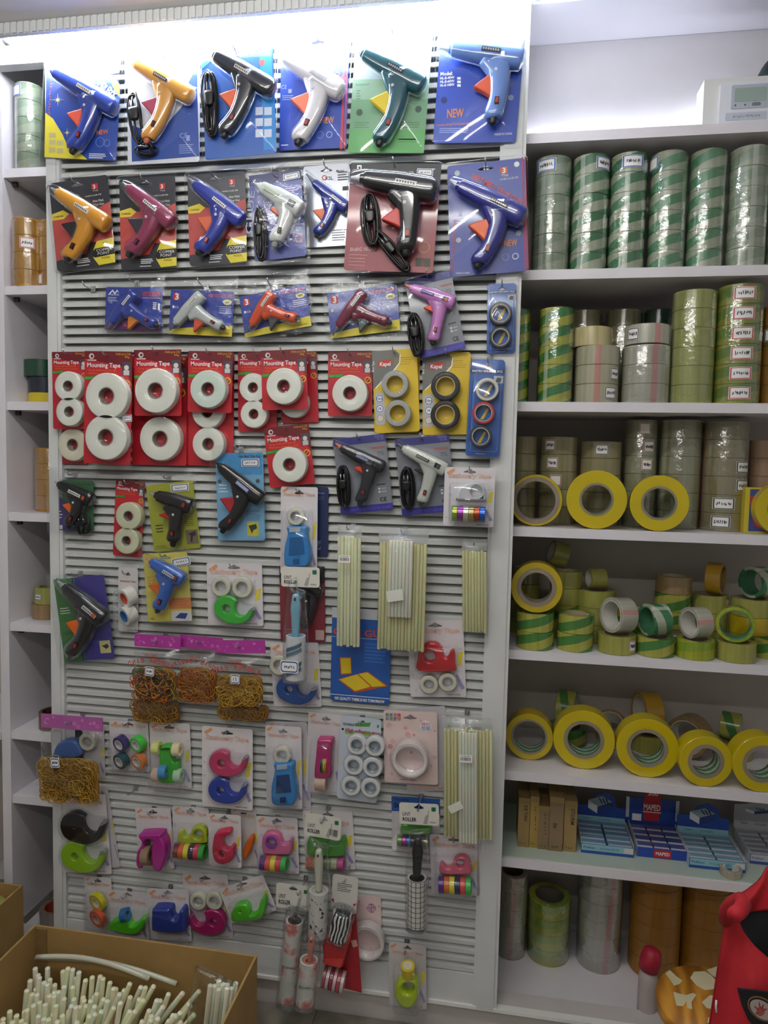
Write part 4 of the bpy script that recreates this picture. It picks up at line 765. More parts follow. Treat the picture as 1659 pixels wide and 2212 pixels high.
body(s, [(555, 1590), (600, 1560), (660, 1550), (690, 1575), (700, 1600), (730, 1600), (770, 1560), (800, 1545), (810, 1570), (770, 1640), (700, 1660), (560, 1630)], '#4fc024', .024); b = MB(); p = s.P(665, 1535, .02); r = 42*s.k; b.lathe((p[0]-.008, -.014, p[1]), (1, 0, .3), [(r*.5, 0), (r, 0), (r, .016), (r*.5, .016)], mat('#2a6fa8', .3, coat=.3), 24); b.build('tape_roll', s.r); tray(s, x0=.02, x1=.95, z0=.35, z1=.98, dep=.03); s.done()
s = stat('dark blue dispenser just above the carton edge', '7', (826, 1340), (1110, 1346), (842, 1690), .022, tv=.16)
body(s, [(850, 1600), (850, 1510), (865, 1482), (960, 1482), (980, 1500), (985, 1545), (1010, 1560), (1030, 1530), (1045, 1495), (1070, 1505), (1075, 1600), (1060, 1650), (870, 1640)], '#2a3f94', .03, bev=.006); tray(s, x0=.03, x1=.95, z0=.33, z1=.99, dep=.035); s.done()
s = stat('two clear rolls over a magenta snail dispenser', '7', (1058, 1230), (1372, 1242), (1110, 1672), .006, tv=.15)
crol(s, 1170, 1430, 56); crol(s, 1282, 1428, 56); snail(s, 1275, 1572, 84, '#b0246c', flip=True, rot=6); s.done()
s = stat('steeply tilted card with a bright green dispenser', '7', (1322, 1345), (1622, 1232), (1408, 1590), .026, tv=.2, hk=(.5, .1))
sider(s, [(1410, 1570), (1405, 1500), (1440, 1455), (1500, 1450), (1525, 1490), (1530, 1530), (1580, 1500), (1600, 1430), (1625, 1400), (1640, 1440), (1620, 1530), (1560, 1565)], '#58c02c', 1462, 1500, 4, dep=.02); tray(s, x0=.12, x1=.95, z0=.38, z1=.98, dep=.026); s.done()
s = stat('blue desk dispenser and one clear roll on the lower centre', '8', (105, 200), (336, 206), (98, 718), .022, tv=.12)
crol(s, 202, 392, 54); desk(s, 214, 580, 160, 268, dark='#1a3a70'); s.done()
s = stat('pale card edge behind the lower blue desk dispenser', '8', (96, 172), (362, 178), (130, 730), .006, hk=None, tone='#c9c6cc'); s.done()
s = stat('magenta long dispenser with a striped roll', '8', (383, 116), (616, 132), (346, 622), .010, tv=.12)
o = body(s, [(430, 300), (445, 292), (520, 295), (524, 330), (515, 400), (515, 520), (500, 540), (425, 535), (410, 520), (420, 400)], '#b0206c', .028)
for i, c in enumerate(('#1c1c1c', '#3f7a30', '#d8b030', '#d8702c')):
    b = MB(); p = s.P(452+i*10, 460, .03); r = 55*s.k; b.lathe((p[0], -.016, p[1]), (1, 0, .05), [(r*.5, 0), (r, 0), (r, .0030), (r*.5, .0030)], mat(c, .3), 24); b.build('washi_roll', s.r)
b = MB(); p = s.P(450, 575, .02); r = 46*s.k; b.lathe((p[0]-.012, -.016, p[1]), (1, 0, .05), [(r*.5, 0), (r, 0), (r, .026), (r*.5, .026)], mat('#cfb0a0', .4), 24); b.build('tape_roll', s.r); tray(s, x0=.12, x1=.75, z0=.3, z1=.98, dep=.036); s.done()
# six white rolls
s = Pack('adhesive_tape_card', 'pale blue card with six white tape rolls in two columns', 'tape', '8', (596, 140), (856, 156), (540, 668), .024, hk=(.5, .05))
s.card(mat('#c3cedb', .42, coat=.3), slot=(.55, .06), r=.008); s.text('YOURIDE', .06, .115, .03, mat('#2a3040', .5), w=.28, u=True, bold=.02); s.poly([(.35, .08), (.75, .05), (.72, .10), (.36, .115)], mat('#4a9a3c', .5), u=True); s.poly([(.12, .175), (.98, .165), (.98, .205), (.14, .215)], mat('#7ab03c', .5), u=True); s.text('High adhesive tape', .14, .185, .042, mat('#b02a6a', .5), w=.84, u=True, bold=.02, yy=-.001); s.rect(.9, .07, .95, .10, mat('#4a9a3c', .5)); s.poly([(.03, .16), (.08, .15), (.1, .17), (.05, .18)], BLACK, u=True)
for x, y in ((682, 325), (797, 335), (662, 455), (783, 468), (645, 588), (770, 600)): crol(s, x, y, 62, '#e2e3e4', .016, rin=.55, core='#aab0b2')
s.done()
# pink double sided tape cards
def nano(label, TL, TR, BL, ring, d, hk, full=True):
    s = Pack('nano_tape_card', label, 'tape', '8', TL, TR, BL, d, hk=hk); s.card(mat('#e3cdc9', .45, coat=.25), slot=(.5, .08) if full else None)
    for i in range(26 if full else 10):
        u, v = R_.uniform(.05, .98), R_.uniform(.02, .98); c = s.U(u, v); s.pr.plate(circ(*c, s.w*R_.uniform(.01, .06), 9), s.ly(-.0002), -.0001, mat(R_.choice(('#dba9a8', '#cf8f92', '#e6bdb8', '#d8b5b0')), .5))
    if full:
        for i, t in enumerate('纳米无痕'): s.text(t, .04+.075*i, .08, .04, mat(('#4a9a6a', '#3a7ab0', '#c85a8a', '#d85a5a')[i], .5), w=.065, u=True, bold=.02)
        for i, t in enumerate('双面胶带'): s.text(t, .04+.075*i, .135, .04, mat(('#3a7ab0', '#6aa030', '#8a5ab0', '#c88a3a')[i], .5), w=.065, u=True, bold=.02)
        c = s.U(.79, .2); s.pr.plate(circ(*c, s.w*.11, 24), -.0008, -.0003, mat('#f0e8e8', .5)); s.text('特价', .79, .195, .045, mat('#c05a9a', .5), u=True, center=True, yy=-.001); s.text('包邮', .79, .25, .045, mat('#3a70b0', .5), u=True, center=True, yy=-.001); s.text('Nano tape', .3, .955, .02, mat('#a06060', .5), w=.3, u=True)
    else:
        c = s.U(.66, .2); s.pr.plate(circ(*c, s.w*.16, 24), -.0008, -.0003, mat('#b0588a', .5)); s.text('特价', .66, .195, .05, WHITE, u=True, center=True, yy=-.001); s.text('包邮', .66, .255, .05, WHITE, u=True, center=True, yy=-.001)
    x, y, r = ring; ringroll(s, x, y, r, .82, .026, mat('#dcd2cf', .25, coat=.4), '#efe9e6', coreth=.08); dome(s, x, y-6, r*1.18, .03, ri=r*.80); s.done()
s = stat('pale card edge behind the pink double sided tape card', '8', (905, 80), (1215, 96), (1040, 605), .004, hk=None, tone='#c6c4ca', tv=.95); s.done()
nano('pink blossom card with a large clear double sided tape ring', (856, 102), (1200, 112), (858, 562), (1022, 425, 113), .02, (.52, .07))
nano('tilted pink card with a clear tape ring at the bottom', (682, 1296), (862, 1288), (640, 1668), (742, 1598, 112), .006, (.25, .12), False)
s = stat('pink dispenser with a purple roll over neon washi rolls', '8', (42, 780), (306, 790), (50, 1134), .014, tv=.17)
sider(s, [(80, 1010), (75, 930), (100, 890), (150, 885), (190, 910), (205, 955), (235, 960), (255, 930), (268, 945), (260, 1020), (200, 1030), (100, 1025)], '#cf6a9a', 132, 950, 30, dep=.018); b = MB(); p = s.P(134, 948, .02); b.lathe((p[0], -.022, p[1]), (0, 1, 0), [(.0115, 0), (.0150, 0), (.0150, .006), (.0115, .006)], mat('#7a3aa8', .3), 28); b.build('tape_roll', s.r); washi(s, 156, 1080, 165, 92, ['#5a2f8c', '#d85a40', '#d8c83a', '#c8404c', '#3cb050']); tray(s, x0=.05, x1=.95, z0=.3, z1=.98, dep=.03); s.done()
s = stat('green dispenser card behind the white lint roller', '8', (340, 745), (660, 746), (352, 1112), .006, tv=.2)
body(s, [(370, 1030), (365, 950), (390, 925), (490, 930), (500, 960), (560, 965), (580, 930), (605, 935), (605, 1030), (480, 1040)], '#4a9c30', .022); washi(s, 485, 1080, 235, 75, ['#c86a50', '#d8905a', '#8a5a48', '#8aa070', '#b8b890', '#c84a90']); tray(s, x0=.05, x1=.9, z0=.45, z1=.99, dep=.03); s.done()
s = Pack('stationery_tape_card', 'blue headed card with metallic rolls behind the black lint roller', 'tape', '8', (908, 652), (1218, 668), (906, 1002), .005, hk=None)
s.card(mat('#c9c4c8', .42, coat=.3)); s.rect(0, 0, 1, .27, mat('#2f5ca8', .4)); s.text('YOURIDE', .06, .08, .05, mat('#15254a', .5), w=.3, u=True, bold=.02); s.text('Stationery Tape', .05, .2, .085, BLACK, w=.9, u=True, bold=.03); s.poly([(0, .85), (.12, .6), (.14, .65), (.12, .95), (.05, 1), (0, .95)], mat('#e6e2e2', .5), u=True)
body(s, [(965, 850), (985, 835), (1130, 840), (1155, 860), (1150, 895), (975, 900)], '#4f9a34', .02); washi(s, 1045, 940, 195, 70, ['#6a9a4a', '#a83a8c', '#3a70b0', '#38343c', '#3a383c', '#b88aa0', '#a8b890'], .5); tray(s, x0=.1, x1=.95, z0=.5, z1=.98, dep=.026); s.done()
s = stat('pink dispenser over purple to green washi rolls at lower right', '8', (1155, 900), (1466, 906), (1156, 1276), .012, tv=.17)
sider(s, [(1220, 1150), (1215, 1095), (1235, 1090), (1255, 1115), (1290, 1110), (1310, 1060), (1345, 1040), (1390, 1050), (1412, 1090), (1415, 1150), (1320, 1158)], '#cf6078', 1345, 1090, 26, dep=.018); washi(s, 1312, 1220, 205, 104, ['#5a1f8c', '#d8702c', '#d8d030', '#22245c', '#d84a40', '#3cb850']); tray(s, x0=.08, x1=.95, z0=.3, z1=.98, dep=.03); s.done()
s = stat('neon yellow dispenser with a yellow roll hanging lowest', '8', (902, 1592), (1140, 1602), (880, 1994), .03, tv=.15, hk=(.45, .1), tone='#cdc8ca')
body(s, [(960, 1840), (1000, 1825), (1050, 1835), (1075, 1880), (1070, 1950), (1040, 2005), (1000, 2018), (955, 1995), (925, 1940), (930, 1880)], '#b4cc14', .03, holes=[(1012, 1885, 40)], bev=.006); b = MB(); p = s.P(1008, 1775, .03); r = 44*s.k; b.lathe((p[0], -.018, p[1]-.014), (0, -.25, 1), [(r*.72, 0), (r, 0), (r, .026), (r*.72, .026)], mat('#d0bc24', .35, coat=.3), 28); o = b.build('tape_roll', s.r); b = MB(); b.lathe((p[0], -.018, p[1]-.014), (0, -.25, 1), [(0.0004, 0.002), (r*.71, 0.002), (r*.71, .0265), (.0004, .0265)], mat('#d8d2b0', .5), 28); b.build('core', o); tray(s, x0=.12, x1=.85, z0=.28, z1=.98, dep=.036); s.done()
s = Pack('stationery_tape_card', 'narrow card with orange cored and blue cored white rolls', 'tape', '5', (541, 815), (672, 820), (537, 1240), .012, hk=(.5, .08)); s.card(mat('#d3d1d2', .45, coat=.25), slot=(.5, .09)); s.text('Stationery Tape', .5, .225, .03, mat('#c0705a', .5), w=.8, u=True, center=True, bold=.03); s.text('MADE IN CHINA', .5, .975, .018, BLACK, w=.5, u=True)
for y, c in ((1024, '#d85a34'), (1142, '#2a78c0')): angled(s, 575, y, 58, '#e3e4dc', core=c, L=.026, tilt=.55)
tray(s, x0=.0, x1=.98, z0=.33, z1=.96, dep=.036); s.done()
# --- middle left guns
s = gp('black glue gun with looped cord on a green and purple card', '5', (108, 232), (376, 242), (106, 566), .012, name='glue_gun_bag', hk=None); s.hook((.0, s.h+.014)); s.card(mat('#2f6a3c', .42, coat=.3)); s.poly([(0, .25), (.35, .45), (.6, 1), (0, 1)], mat('#3f2f78', .4), u=True); s.lines(.05, .25, .62, .8, 3, WHITE, .3); s.text('Hot Melt Glue Gun', .5, .09, .04, mat('#1c3a24', .5), w=.45, u=True); s.rect(.03, .9, .24, .98, mat('#c9c9cc', .5))
gun(s, (118, 246), (155, 268), (368, 372), (275, 350), (215, 530), 44, '#17171b', '#e0641f', blister=False, window='#d0562a', sticker='#dcdad4', stx=.55, tl=.9); cord(s, 305, 530, 110, 120, 0, n=5, seed=12); bag(s, .03, .008, seed=21); s.done()
s = gp('black glue gun on an olive yellow card with a price sticker', '5', (720, 272), (1030, 238), (780, 716), .008, name='glue_gun_bag', hk=None); s.hook((0, s.h+.012)); s.card(mat('#a8ac2c', .42, coat=.3)); s.lines(.1, .3, .6, .74, 3, BLACK, .3); s.lines(.74, .93, .54, .68, 5, BLACK, .2); s.rect(.72, .72, .97, .93, mat('#7a6a58', .5)); s.poly([(.76, .78), (.92, .74), (.94, .8), (.86, .82), (.84, .9), (.8, .9), (.82, .8)], mat('#2a2626', .5), -.0007, u=True); s.lines(.05, .3, .91, .96, 2, mat('#6a6a20', .5), .3); s.price(950, 287, 120, 48, 6, '1300')
gun(s, (745, 318), (800, 340), (1032, 412), (930, 420), (905, 645), 50, '#1c1b1d', '#a8302c', blister=False, window='#a0302a', sticker=None, bow=.02, trig_t=(.15, .35)); bag(s, .03, .012, seed=23); s.done()
s = gp('black glue gun with red trigger on a light blue card', '5', (1190, 62), (1505, 50), (1196, 640), .018, name='glue_gun_bag', hk=None); s.hook((0, s.h+.008)); s.card(mat('#7ab4dc', .42, coat=.3)); s.rect(.02, .0, .98, .25, mat('#4a98d4', .4)); s.text('Hot Melt Glue Gun', .5, .055, .03, mat('#1a3a5a', .5), w=.45, u=True, bold=.02); s.lines(.62, .92, .65, .78, 7, mat('#2a4a6a', .5), .25); s.lines(.05, .25, .36, .47, 3, WHITE, .3); s.rect(.63, .79, .87, .95, mat('#d8c83a', .5)); s.poly([(.66, .83), (.82, .81), (.84, .86), (.76, .88), (.73, .92)], mat('#22402a', .5), -.0007, u=True); s.dot(1212, 245, 13, mat('#4a5a68', .4)); s.dot(1465, 243, 13, mat('#4a5a68', .4)); s.price(1417, 122, 118, 50, 2, '1200')
gun(s, (1190, 120), (1222, 150), (1492, 372), (1375, 295), (1240, 560), 50, '#17171a', '#a02a30', nz='#2a2a2e', blister=False, sticker='#8fa0d8', stx=.58); bag(s, .03, .012, seed=25); s.done()
s = gp('large black glue gun on a green and purple striped card', '5', (118, 902), (448, 858), (178, 1450), .016, name='glue_gun_bag', hk=None); s.hook((0, s.h+.006)); s.card(mat('#3c3590', .42, coat=.3)); s.poly([(0, 0), (.36, 0), (.36, 1), (0, 1)], mat('#3c7a38', .4), u=True); s.rect(.36, 0, .385, 1, mat('#2a2470', .4)); s.rect(.395, 0, .415, 1, mat('#3c7a38', .4)); s.lines(.05, .25, .35, .44, 3, WHITE, .3); s.rect(.74, .78, .95, .93, mat('#d0c88a', .5)); s.poly([(.78, .84), (.9, .82), (.92, .86), (.86, .88)], mat('#3a3a34', .5), -.0007, u=True)
gun(s, (135, 905), (192, 952), (452, 1165), (340, 1090), (228, 1390), 54, '#17171b', '#e2671f', window='#d0562a', sticker='#d9d7d0', stx=.70, tl=.9); bag(s, .012, .010, seed=27); s.done()
s = gp('bright blue glue gun on a pale yellow card', '5', (703, 726), (996, 712), (737, 1178), .034, hk=(.5, .04)); s.card(mat('#d6c95c', .42, coat=.3), slot=(.5, .06)); s.rect(.52, .66, 1, .82, mat('#d0804a', .45)); s.lines(.6, .95, .68, .79, 4, mat('#a05a30', .5), .25); s.rect(.55, .85, .99, 1, mat('#d6d6d8', .5), -.0007); s.poly([(.62, .95), (.75, .88), (.92, .89), (.85, .97)], mat('#2a3f90', .5), -.0009, u=True); s.text('CE', .06, .97, .03, BLACK, w=.08, u=True)
for i, t in enumerate(('HOT', 'GLUE', 'GUN')): s.text(t, .06, .36+.045*i, .03, mat('#c86a30', .5), w=.18, u=True)
s.price(958, 778, 122, 50, 12, '120')
gun(s, (722, 752), (768, 782), (975, 905), (875, 880), (805, 1090), 48, '#2f62b8', '#c8642c', nz='#c88a5a', window='#7a2c34', sticker='#ced0d6', stx=.62, bow=.05); bag(s, .012, .006, seed=29); s.done()
s = gp('red and black gun card hidden behind the feather lint roller', '6', (136, 684), (436, 686), (140, 1182), .004, hk=None); s.card(mat('#8c1f30', .42, coat=.3)); s.rect(0, 0, 1, .22, mat('#1c1c22', .4)); s.rect(.78, .84, .97, .97, mat('#c9b0a8', .5)); s.lines(.1, .4, .84, .95, 3, mat('#c89a98', .5), .2)
gun(s, (170, 800), (200, 790), (420, 860), (330, 870), (300, 1080), 44, '#2a2429', None, blister=False, sticker=None); shell(s, .003); s.done()
s = gp('navy card edge behind the upper blue desk dispenser', '6', (372, 158), (458, 160), (372, 622), .008, hk=None); s.card(mat('#1e2c58', .42, coat=.3)); s.text('Aojie', .2, .1, .03, mat('#8fa0c8', .5), w=.5, u=True); s.text('HL TYPE', .42, .9, .05, mat('#a8b4d0', .5), w=.7, u=True, ang=88); s.lines(.2, .8, .14, .2, 2, mat('#4a5a88', .5)); s.done()
# ---------------------------------------------------------------- bags of glue sticks, rubber bands, lint rollers
STK = mat('#e4e5c4', .3, coat=.2, sss=.5); STKY = mat('#d6d6a8', .3, coat=.2, sss=.5); STKW = mat('#e2e3d6', .3, coat=.2, sss=.5)
_SM = {}
def stick_mesh(L, r, m):
    k = (round(L, 3), r, m.name)
    if k not in _SM:
        b = MB(); b.lathe((0, 0, 0), (0, 0, 1), [(0, 0), (r*.9, 0), (r, .001), (r, L-.001), (r*.9, L), (0, L)], m, 10, closed=False); _SM[k] = b.mesh('glue_stick')
    return _SM[k]
def stickpack(label, z, TL, TR, BL, d, cols, hdr, hook_uv, barcode=None, inner=None, note=None):
    s = Pack('glue_stick_pack', label, 'glue sticks', z, TL, TR, BL, d, 'bags of glue sticks', hk=hook_uv)
    x0, x1, v0, v1, n, m = cols
    for i in range(n):
        u = x0+(x1-x0)*(i+.5)/n; a = s.U(u, v1); L = (v1-v0)*s.h*R_.uniform(.985, 1.0); r = (x1-x0)*s.w/n*.515
        o = MB().build('glue_stick', s.r, (a[0], -.009-(i % 2)*.003, a[1]+R_.uniform(0, .004)), share=stick_mesh(L, round(r, 4), m))
    if inner:
        x0, x1, v0, v1, n, m = inner
        for i in range(n):
            u = x0+(x1-x0)*(i+.5)/n; a = s.U(u, v1); L = (v1-v0)*s.h; r = (x1-x0)*s.w/n*.515
            MB().build('glue_stick', s.r, (a[0], -.026, a[1]), share=stick_mesh(L, round(r, 4), m))
    b = MB(); b.sheet(-s.w/2, 0, s.w/2, s.h, -.006, .026 if not inner else .034, BAGM, 8, 16, .0012, seed=int(TL[0])); b.build('plastic_bag', s.r)
    b = MB(); (ax, az), (bx, bz) = s.U(hdr[0], hdr[2]), s.U(hdr[1], 0); b.sheet(ax, az, bx, bz, -.004, .002, mat('#d3d6d8', .3, coat=.5, alpha=.55), 6, 4, .001, 5); b.build('bag_header', s.r)
    if barcode:
        u, v, w = barcode; b = MB(); c = s.U(u, v); W2 = w*s.w/2; H2 = W2*.62; y = -.040
        b.plate([(c[0]-W2, c[1]-H2), (c[0]+W2, c[1]-H2), (c[0]+W2, c[1]+H2), (c[0]-W2, c[1]+H2)], y, y+.0004, WHITE); rg = random.Random(3); x = c[0]-W2*.8
        while x < c[0]+W2*.75:
            q = W2*rg.uniform(.03, .10); b.plate([(x, c[1]-H2*.5), (x+q, c[1]-H2*.5), (x+q, c[1]+H2*.35), (x, c[1]+H2*.35)], y-.0002, y, BLACK); x += q+W2*rg.uniform(.04, .12)
        b.text('8 00-08', c[0], c[1]+H2*.55, H2*.28, BLACK, y-.0003, W2*1.3, center=True); b.build('barcode_label', s.r)
    if note:
        u, v, w, h, a = note; b = MB(); c = s.U(u, v); ca, sa = math.cos(a), math.sin(a)
        b.plate([(c[0]+(X*ca-Z*sa)*s.w, c[1]+(X*sa+Z*ca)*s.w) for X, Z in ((-w/2, -h/2), (w/2, -h/2), (w/2, h/2), (-w/2, h/2))], -.041, -.0405, mat('#dfe0d6', .6)); b.build('paper_note', s.r)
    s.done(); return s
stickpack('narrow bag of pale glue sticks with a barcode label', '6', (532, 410), (692, 412), (510, 1218), .05, (.02, .98, .09, .985, 7, STK), (.0, 1, .10), (.45, .03), (.42, .26, .48))
s = stickpack('wide bag of yellowish glue sticks around a white bundle', '6', (798, 428), (1128, 440), (776, 1240), .052, (.03, .98, .12, .985, 14, STKY), (0, 1, .12), (.48, .03), None, (.24, .72, .09, .70, 7, STKW), (.40, .52, .32, .22, .2))
s.pr = MB(); s.text('GLUE STICK', .5, .065, .022, mat('#8fa6c8', .5), w=.32, u=True, center=True, bold=.03, yy=-.009); s.done()
stickpack('short bag of glue sticks hanging near the right frame', '6', (1345, 506), (1512, 506), (1346, 1126), .03, (.02, .98, .12, .985, 8, STKY), (0, 1, .12), (.5, .05))
stickpack('large bag of glue sticks with barcode at the lower right', '8', (1238, 132), (1560, 142), (1228, 912), .05, (.03, 1.0, .10, .985, 14, STKY), (0, 1, .10), (.48, .03), (.48, .29, .25), (.34, .70, .10, .985, 6, STKW), (.28, .68, .28, .16, .5))
def bands(s, u0, v0, u1, v1, n, cols, y=-.018, seed=1, dep=.014, name='rubber_bands', rs=(.008, .021)):
    rg = random.Random(seed); b = MB(); (x0, z1), (x1, z0) = s.U(u0, v0), s.U(u1, v1); ms = [mat(c, .5) for c in cols]
    for i in range(n):
        r = rg.uniform(*rs); e = rg.uniform(.45, 1); a = rg.uniform(0, math.pi); m1 = r*.9
        cx, cz = rg.uniform(x0+m1, x1-m1), rg.uniform(z0+m1*.8, z1-m1*.8); yy = y-rg.uniform(-1, 1)*dep; tl = rg.uniform(-.3, .3); ph = rg.uniform(0, 6); pts = []
        for j in range(18):
            t = 2*math.pi*j/18; rr_ = 1+.10*math.sin(3*t+ph)
            px, pz = r*rr_*math.cos(t), r*e*rr_*math.sin(t); X = cx+px*math.cos(a)-pz*math.sin(a); Z = cz+px*math.sin(a)+pz*math.cos(a)
            pts.append((min(max(X, x0), x1), yy+tl*px*.4, min(max(Z, z0), z1)))
        b.tube(pts, .00105, rg.choice(ms), 4, True)
    o = b.build(name, s.r); o['kind'] = 'stuff'; return o
BND = ('#b5822a', '#a87524', '#c08f34', '#9c6a20')
def bandbag(label, z, TL, TR, BL, d, cols, hv, bv, n=90, seed=1, hook_=True, txt=True, flip=True, header=True, hc='#b03a9c', price=None):
    s = Pack('rubber_band_bag', label, 'rubber bands', z, TL, TR, BL, d, 'bags of rubber bands', hk=(.5, hv*.45) if hook_ else None)
    if header:
        b = MB(); (ax, az), (bx, bz) = s.U(0, hv), s.U(1, 0); b.plate([(ax, az), (bx, az), (bx, bz), (ax, bz)], -.0015, .0015, mat(hc, .35, coat=.3))
        for i in range(16):
            c = (s.w*R_.uniform(-.45, .45), az+(bz-az)*R_.uniform(.18, .82)); r = s.w*R_.uniform(.012, .032); b.plate(circ(*c, r, 10), -.0019, -.0015, mat(R_.choice(('#d078c0', '#c85ab0', '#dc98cc')), .4), [circ(*c, r*.5, 10)])
        b.build('bag_header', s.r)
    bands(s, .03, bv[0], .97, bv[1], int(n*1.7), cols, y=-.021, dep=.009, seed=seed)
    b = MB(); (ax, az), (bx, bz) = s.U(0, bv[0]+.02), s.U(1, bv[1]-.01); q = mat('#9c6f22', .6)
    b.loft([(ax+.008, (az+bz)/2), (ax+.02, (az+bz)/2), (0, (az+bz)/2), (bx-.02, (az+bz)/2), (bx-.008, (az+bz)/2)], [abs(az-bz)*.40]+[abs(az-bz)*.47]*3+[abs(az-bz)*.40], [.003, .006, .006, .006, .003], -.010, q); b.build('rubber_band_mass', s.r)
    b = MB(); a = s.U(0, hv if header else bv[0]-.05); b.sheet(-s.w/2, 0, s.w/2, a[1], -.004, .034, BAGM, 8, 10, .0016, seed=seed); b.build('plastic_bag', s.r)
    if txt:
        b = MB(); t = mat('#b84a40', .5); y = -.0355; v = hv+(bv[0]-hv)*.62; k = s.w
        word = 'RUBBER BAND'
        for i, ch in enumerate(word):
            f = (i-5)/5.2; u = .5+.44*f*(-1 if flip else 1); p = s.U(u, v); 
            if ch != ' ': b.text(ch, p[0], p[1]-abs(f)**2*k*.10, k*.10, t, y, k*.068, math.radians((-1 if not flip else 1)*f*28), .02, True, flipx=flip)
        b.text('FREE SIZE', 0, s.U(.5, hv+(bv[0]-hv)*.30)[1], k*.045, t, y, k*.25, 0, .02, True, flipx=flip); b.build('bag_lettering', s.r)
    if price: s.price(*price, yy=-.040)
    s.done(); return s
bandbag('lower bag of brown rubber bands under the multicoloured one', '5', (655, 1300), (985, 1310), (638, 1826), .010, BND, .05, (.68, .985), 80, 5, False, False, header=False)
bandbag('bag of multicoloured rubber bands under a purple header', '5', (655, 1262), (962, 1272), (642, 1682), .045, ('#c03a28', '#d8b030', '#2c2c2c', '#d86a28', '#5a7a3a', '#c8982c', '#3a2a24'), .19, (.47, .98), 95, 2, price=(800, 1475, 60, 58, -3, '1.5'))
bandbag('bag of orange brown rubber bands under a purple header', '5', (958, 1266), (1238, 1284), (935, 1692), .028, ('#b0682a', '#a85a22', '#c8702c', '#b8862c'), .19, (.45, .98), 100, 3, flip=False)
bandbag('lower bag of brown rubber bands under the golden one', '5', (1205, 1340), (1560, 1345), (1205, 1806), .008, BND, .05, (.78, .985), 70, 6, False, False, header=False)
bandbag('bag of golden rubber bands with a small price sticker', '5', (1178, 1298), (1512, 1302), (1200, 1718), .048, ('#c0962e', '#b88a28', '#cda23a', '#a87a24'), .20, (.50, .985), 105, 4, price=(1355, 1525, 60, 60, 0, '15'))
s = bandbag('large bag of golden rubber bands at the lower left', '7', (101, 140), (525, 156), (96, 712), .05, ('#b88a28', '#c0962e', '#a87a24', '#cda23a'), .16, (.46, .985), 130, 8, txt=False, hc='#b060a4', price=(255, 425, 62, 62, 3, '1.5'))
s = stat('blue snail dispenser card behind the large rubber band bag', '7', (330, 200), (530, 205), (330, 570), .006, hk=None, tone='#c9c6ca', tv=.3)
crol(s, 405, 330, 55); s.done()
s = Pack('stationery_tape_card', 'blue dispenser top showing through the large rubber band bag', 'tape', '7', (160, 240), (380, 245), (165, 500), .006, hk=None); s.card(mat('#c6c3c8', .45)); body(s, [(175, 400), (200, 345), (260, 318), (320, 325), (355, 380), (350, 430), (180, 440)], '#3a62a8', .024); s.done()
# --- lint rollers
def mpat(name, kind):
    m = bpy.data.materials.new(name); m.use_nodes = True; n = m.node_tree.nodes; L = m.node_tree.links; b = n['Principled BSDF']; b.inputs['Roughness'].default_value = .35
    tc = n.new('ShaderNodeTexCoord'); r = n.new('ShaderNodeValToRGB'); r.color_ramp.interpolation = 'CONSTANT'; e = r.color_ramp.elements
    if kind == 'zebra':
        t = n.new('ShaderNodeTexWave'); t.inputs['Scale'].default_value = 38; t.inputs['Distortion'].default_value = 5; t.inputs['Detail'].default_value = 1; L.new(tc.outputs['Object'], t.inputs['Vector']); L.new(t.outputs['Fac'], r.inputs['Fac'])
        e[0].color = (.01, .01, .012, 1); e[1].position = .5; e[1].color = (.75, .75, .76, 1)
    elif kind == 'floral':
        t = n.new('ShaderNodeTexNoise'); t.inputs['Scale'].default_value = 26; t.inputs['Detail'].default_value = 4; L.new(tc.outputs['Object'], t.inputs['Vector']); L.new(t.outputs['Fac'], r.inputs['Fac']); r.color_ramp.interpolation = 'LINEAR'
        e[0].position = .50; e[0].color = (.74, .73, .70, 1); e[1].position = .62; e[1].color = (.55, .17, .17, 1)
        q = e.new(.40); q.color = (.62, .66, .62, 1); q = e.new(.56); q.color = (.7, .45, .42, 1)
    L.new(r.outputs['Color'], b.inputs['Base Color']); return m
def cyl_patch(b, c, r, a0, a1, z0, z1, m, n=6):
    vs = []
    for i in range(n+1):
        a = a0+(a1-a0)*i/n; x, y = c[0]+r*math.sin(a), c[1]-r*math.cos(a); vs += [(x, y, z0), (x, y, z1)]
    b.add(vs, [(2*i, 2*i+2, 2*i+3, 2*i+1) for i in range(n)], m, True)
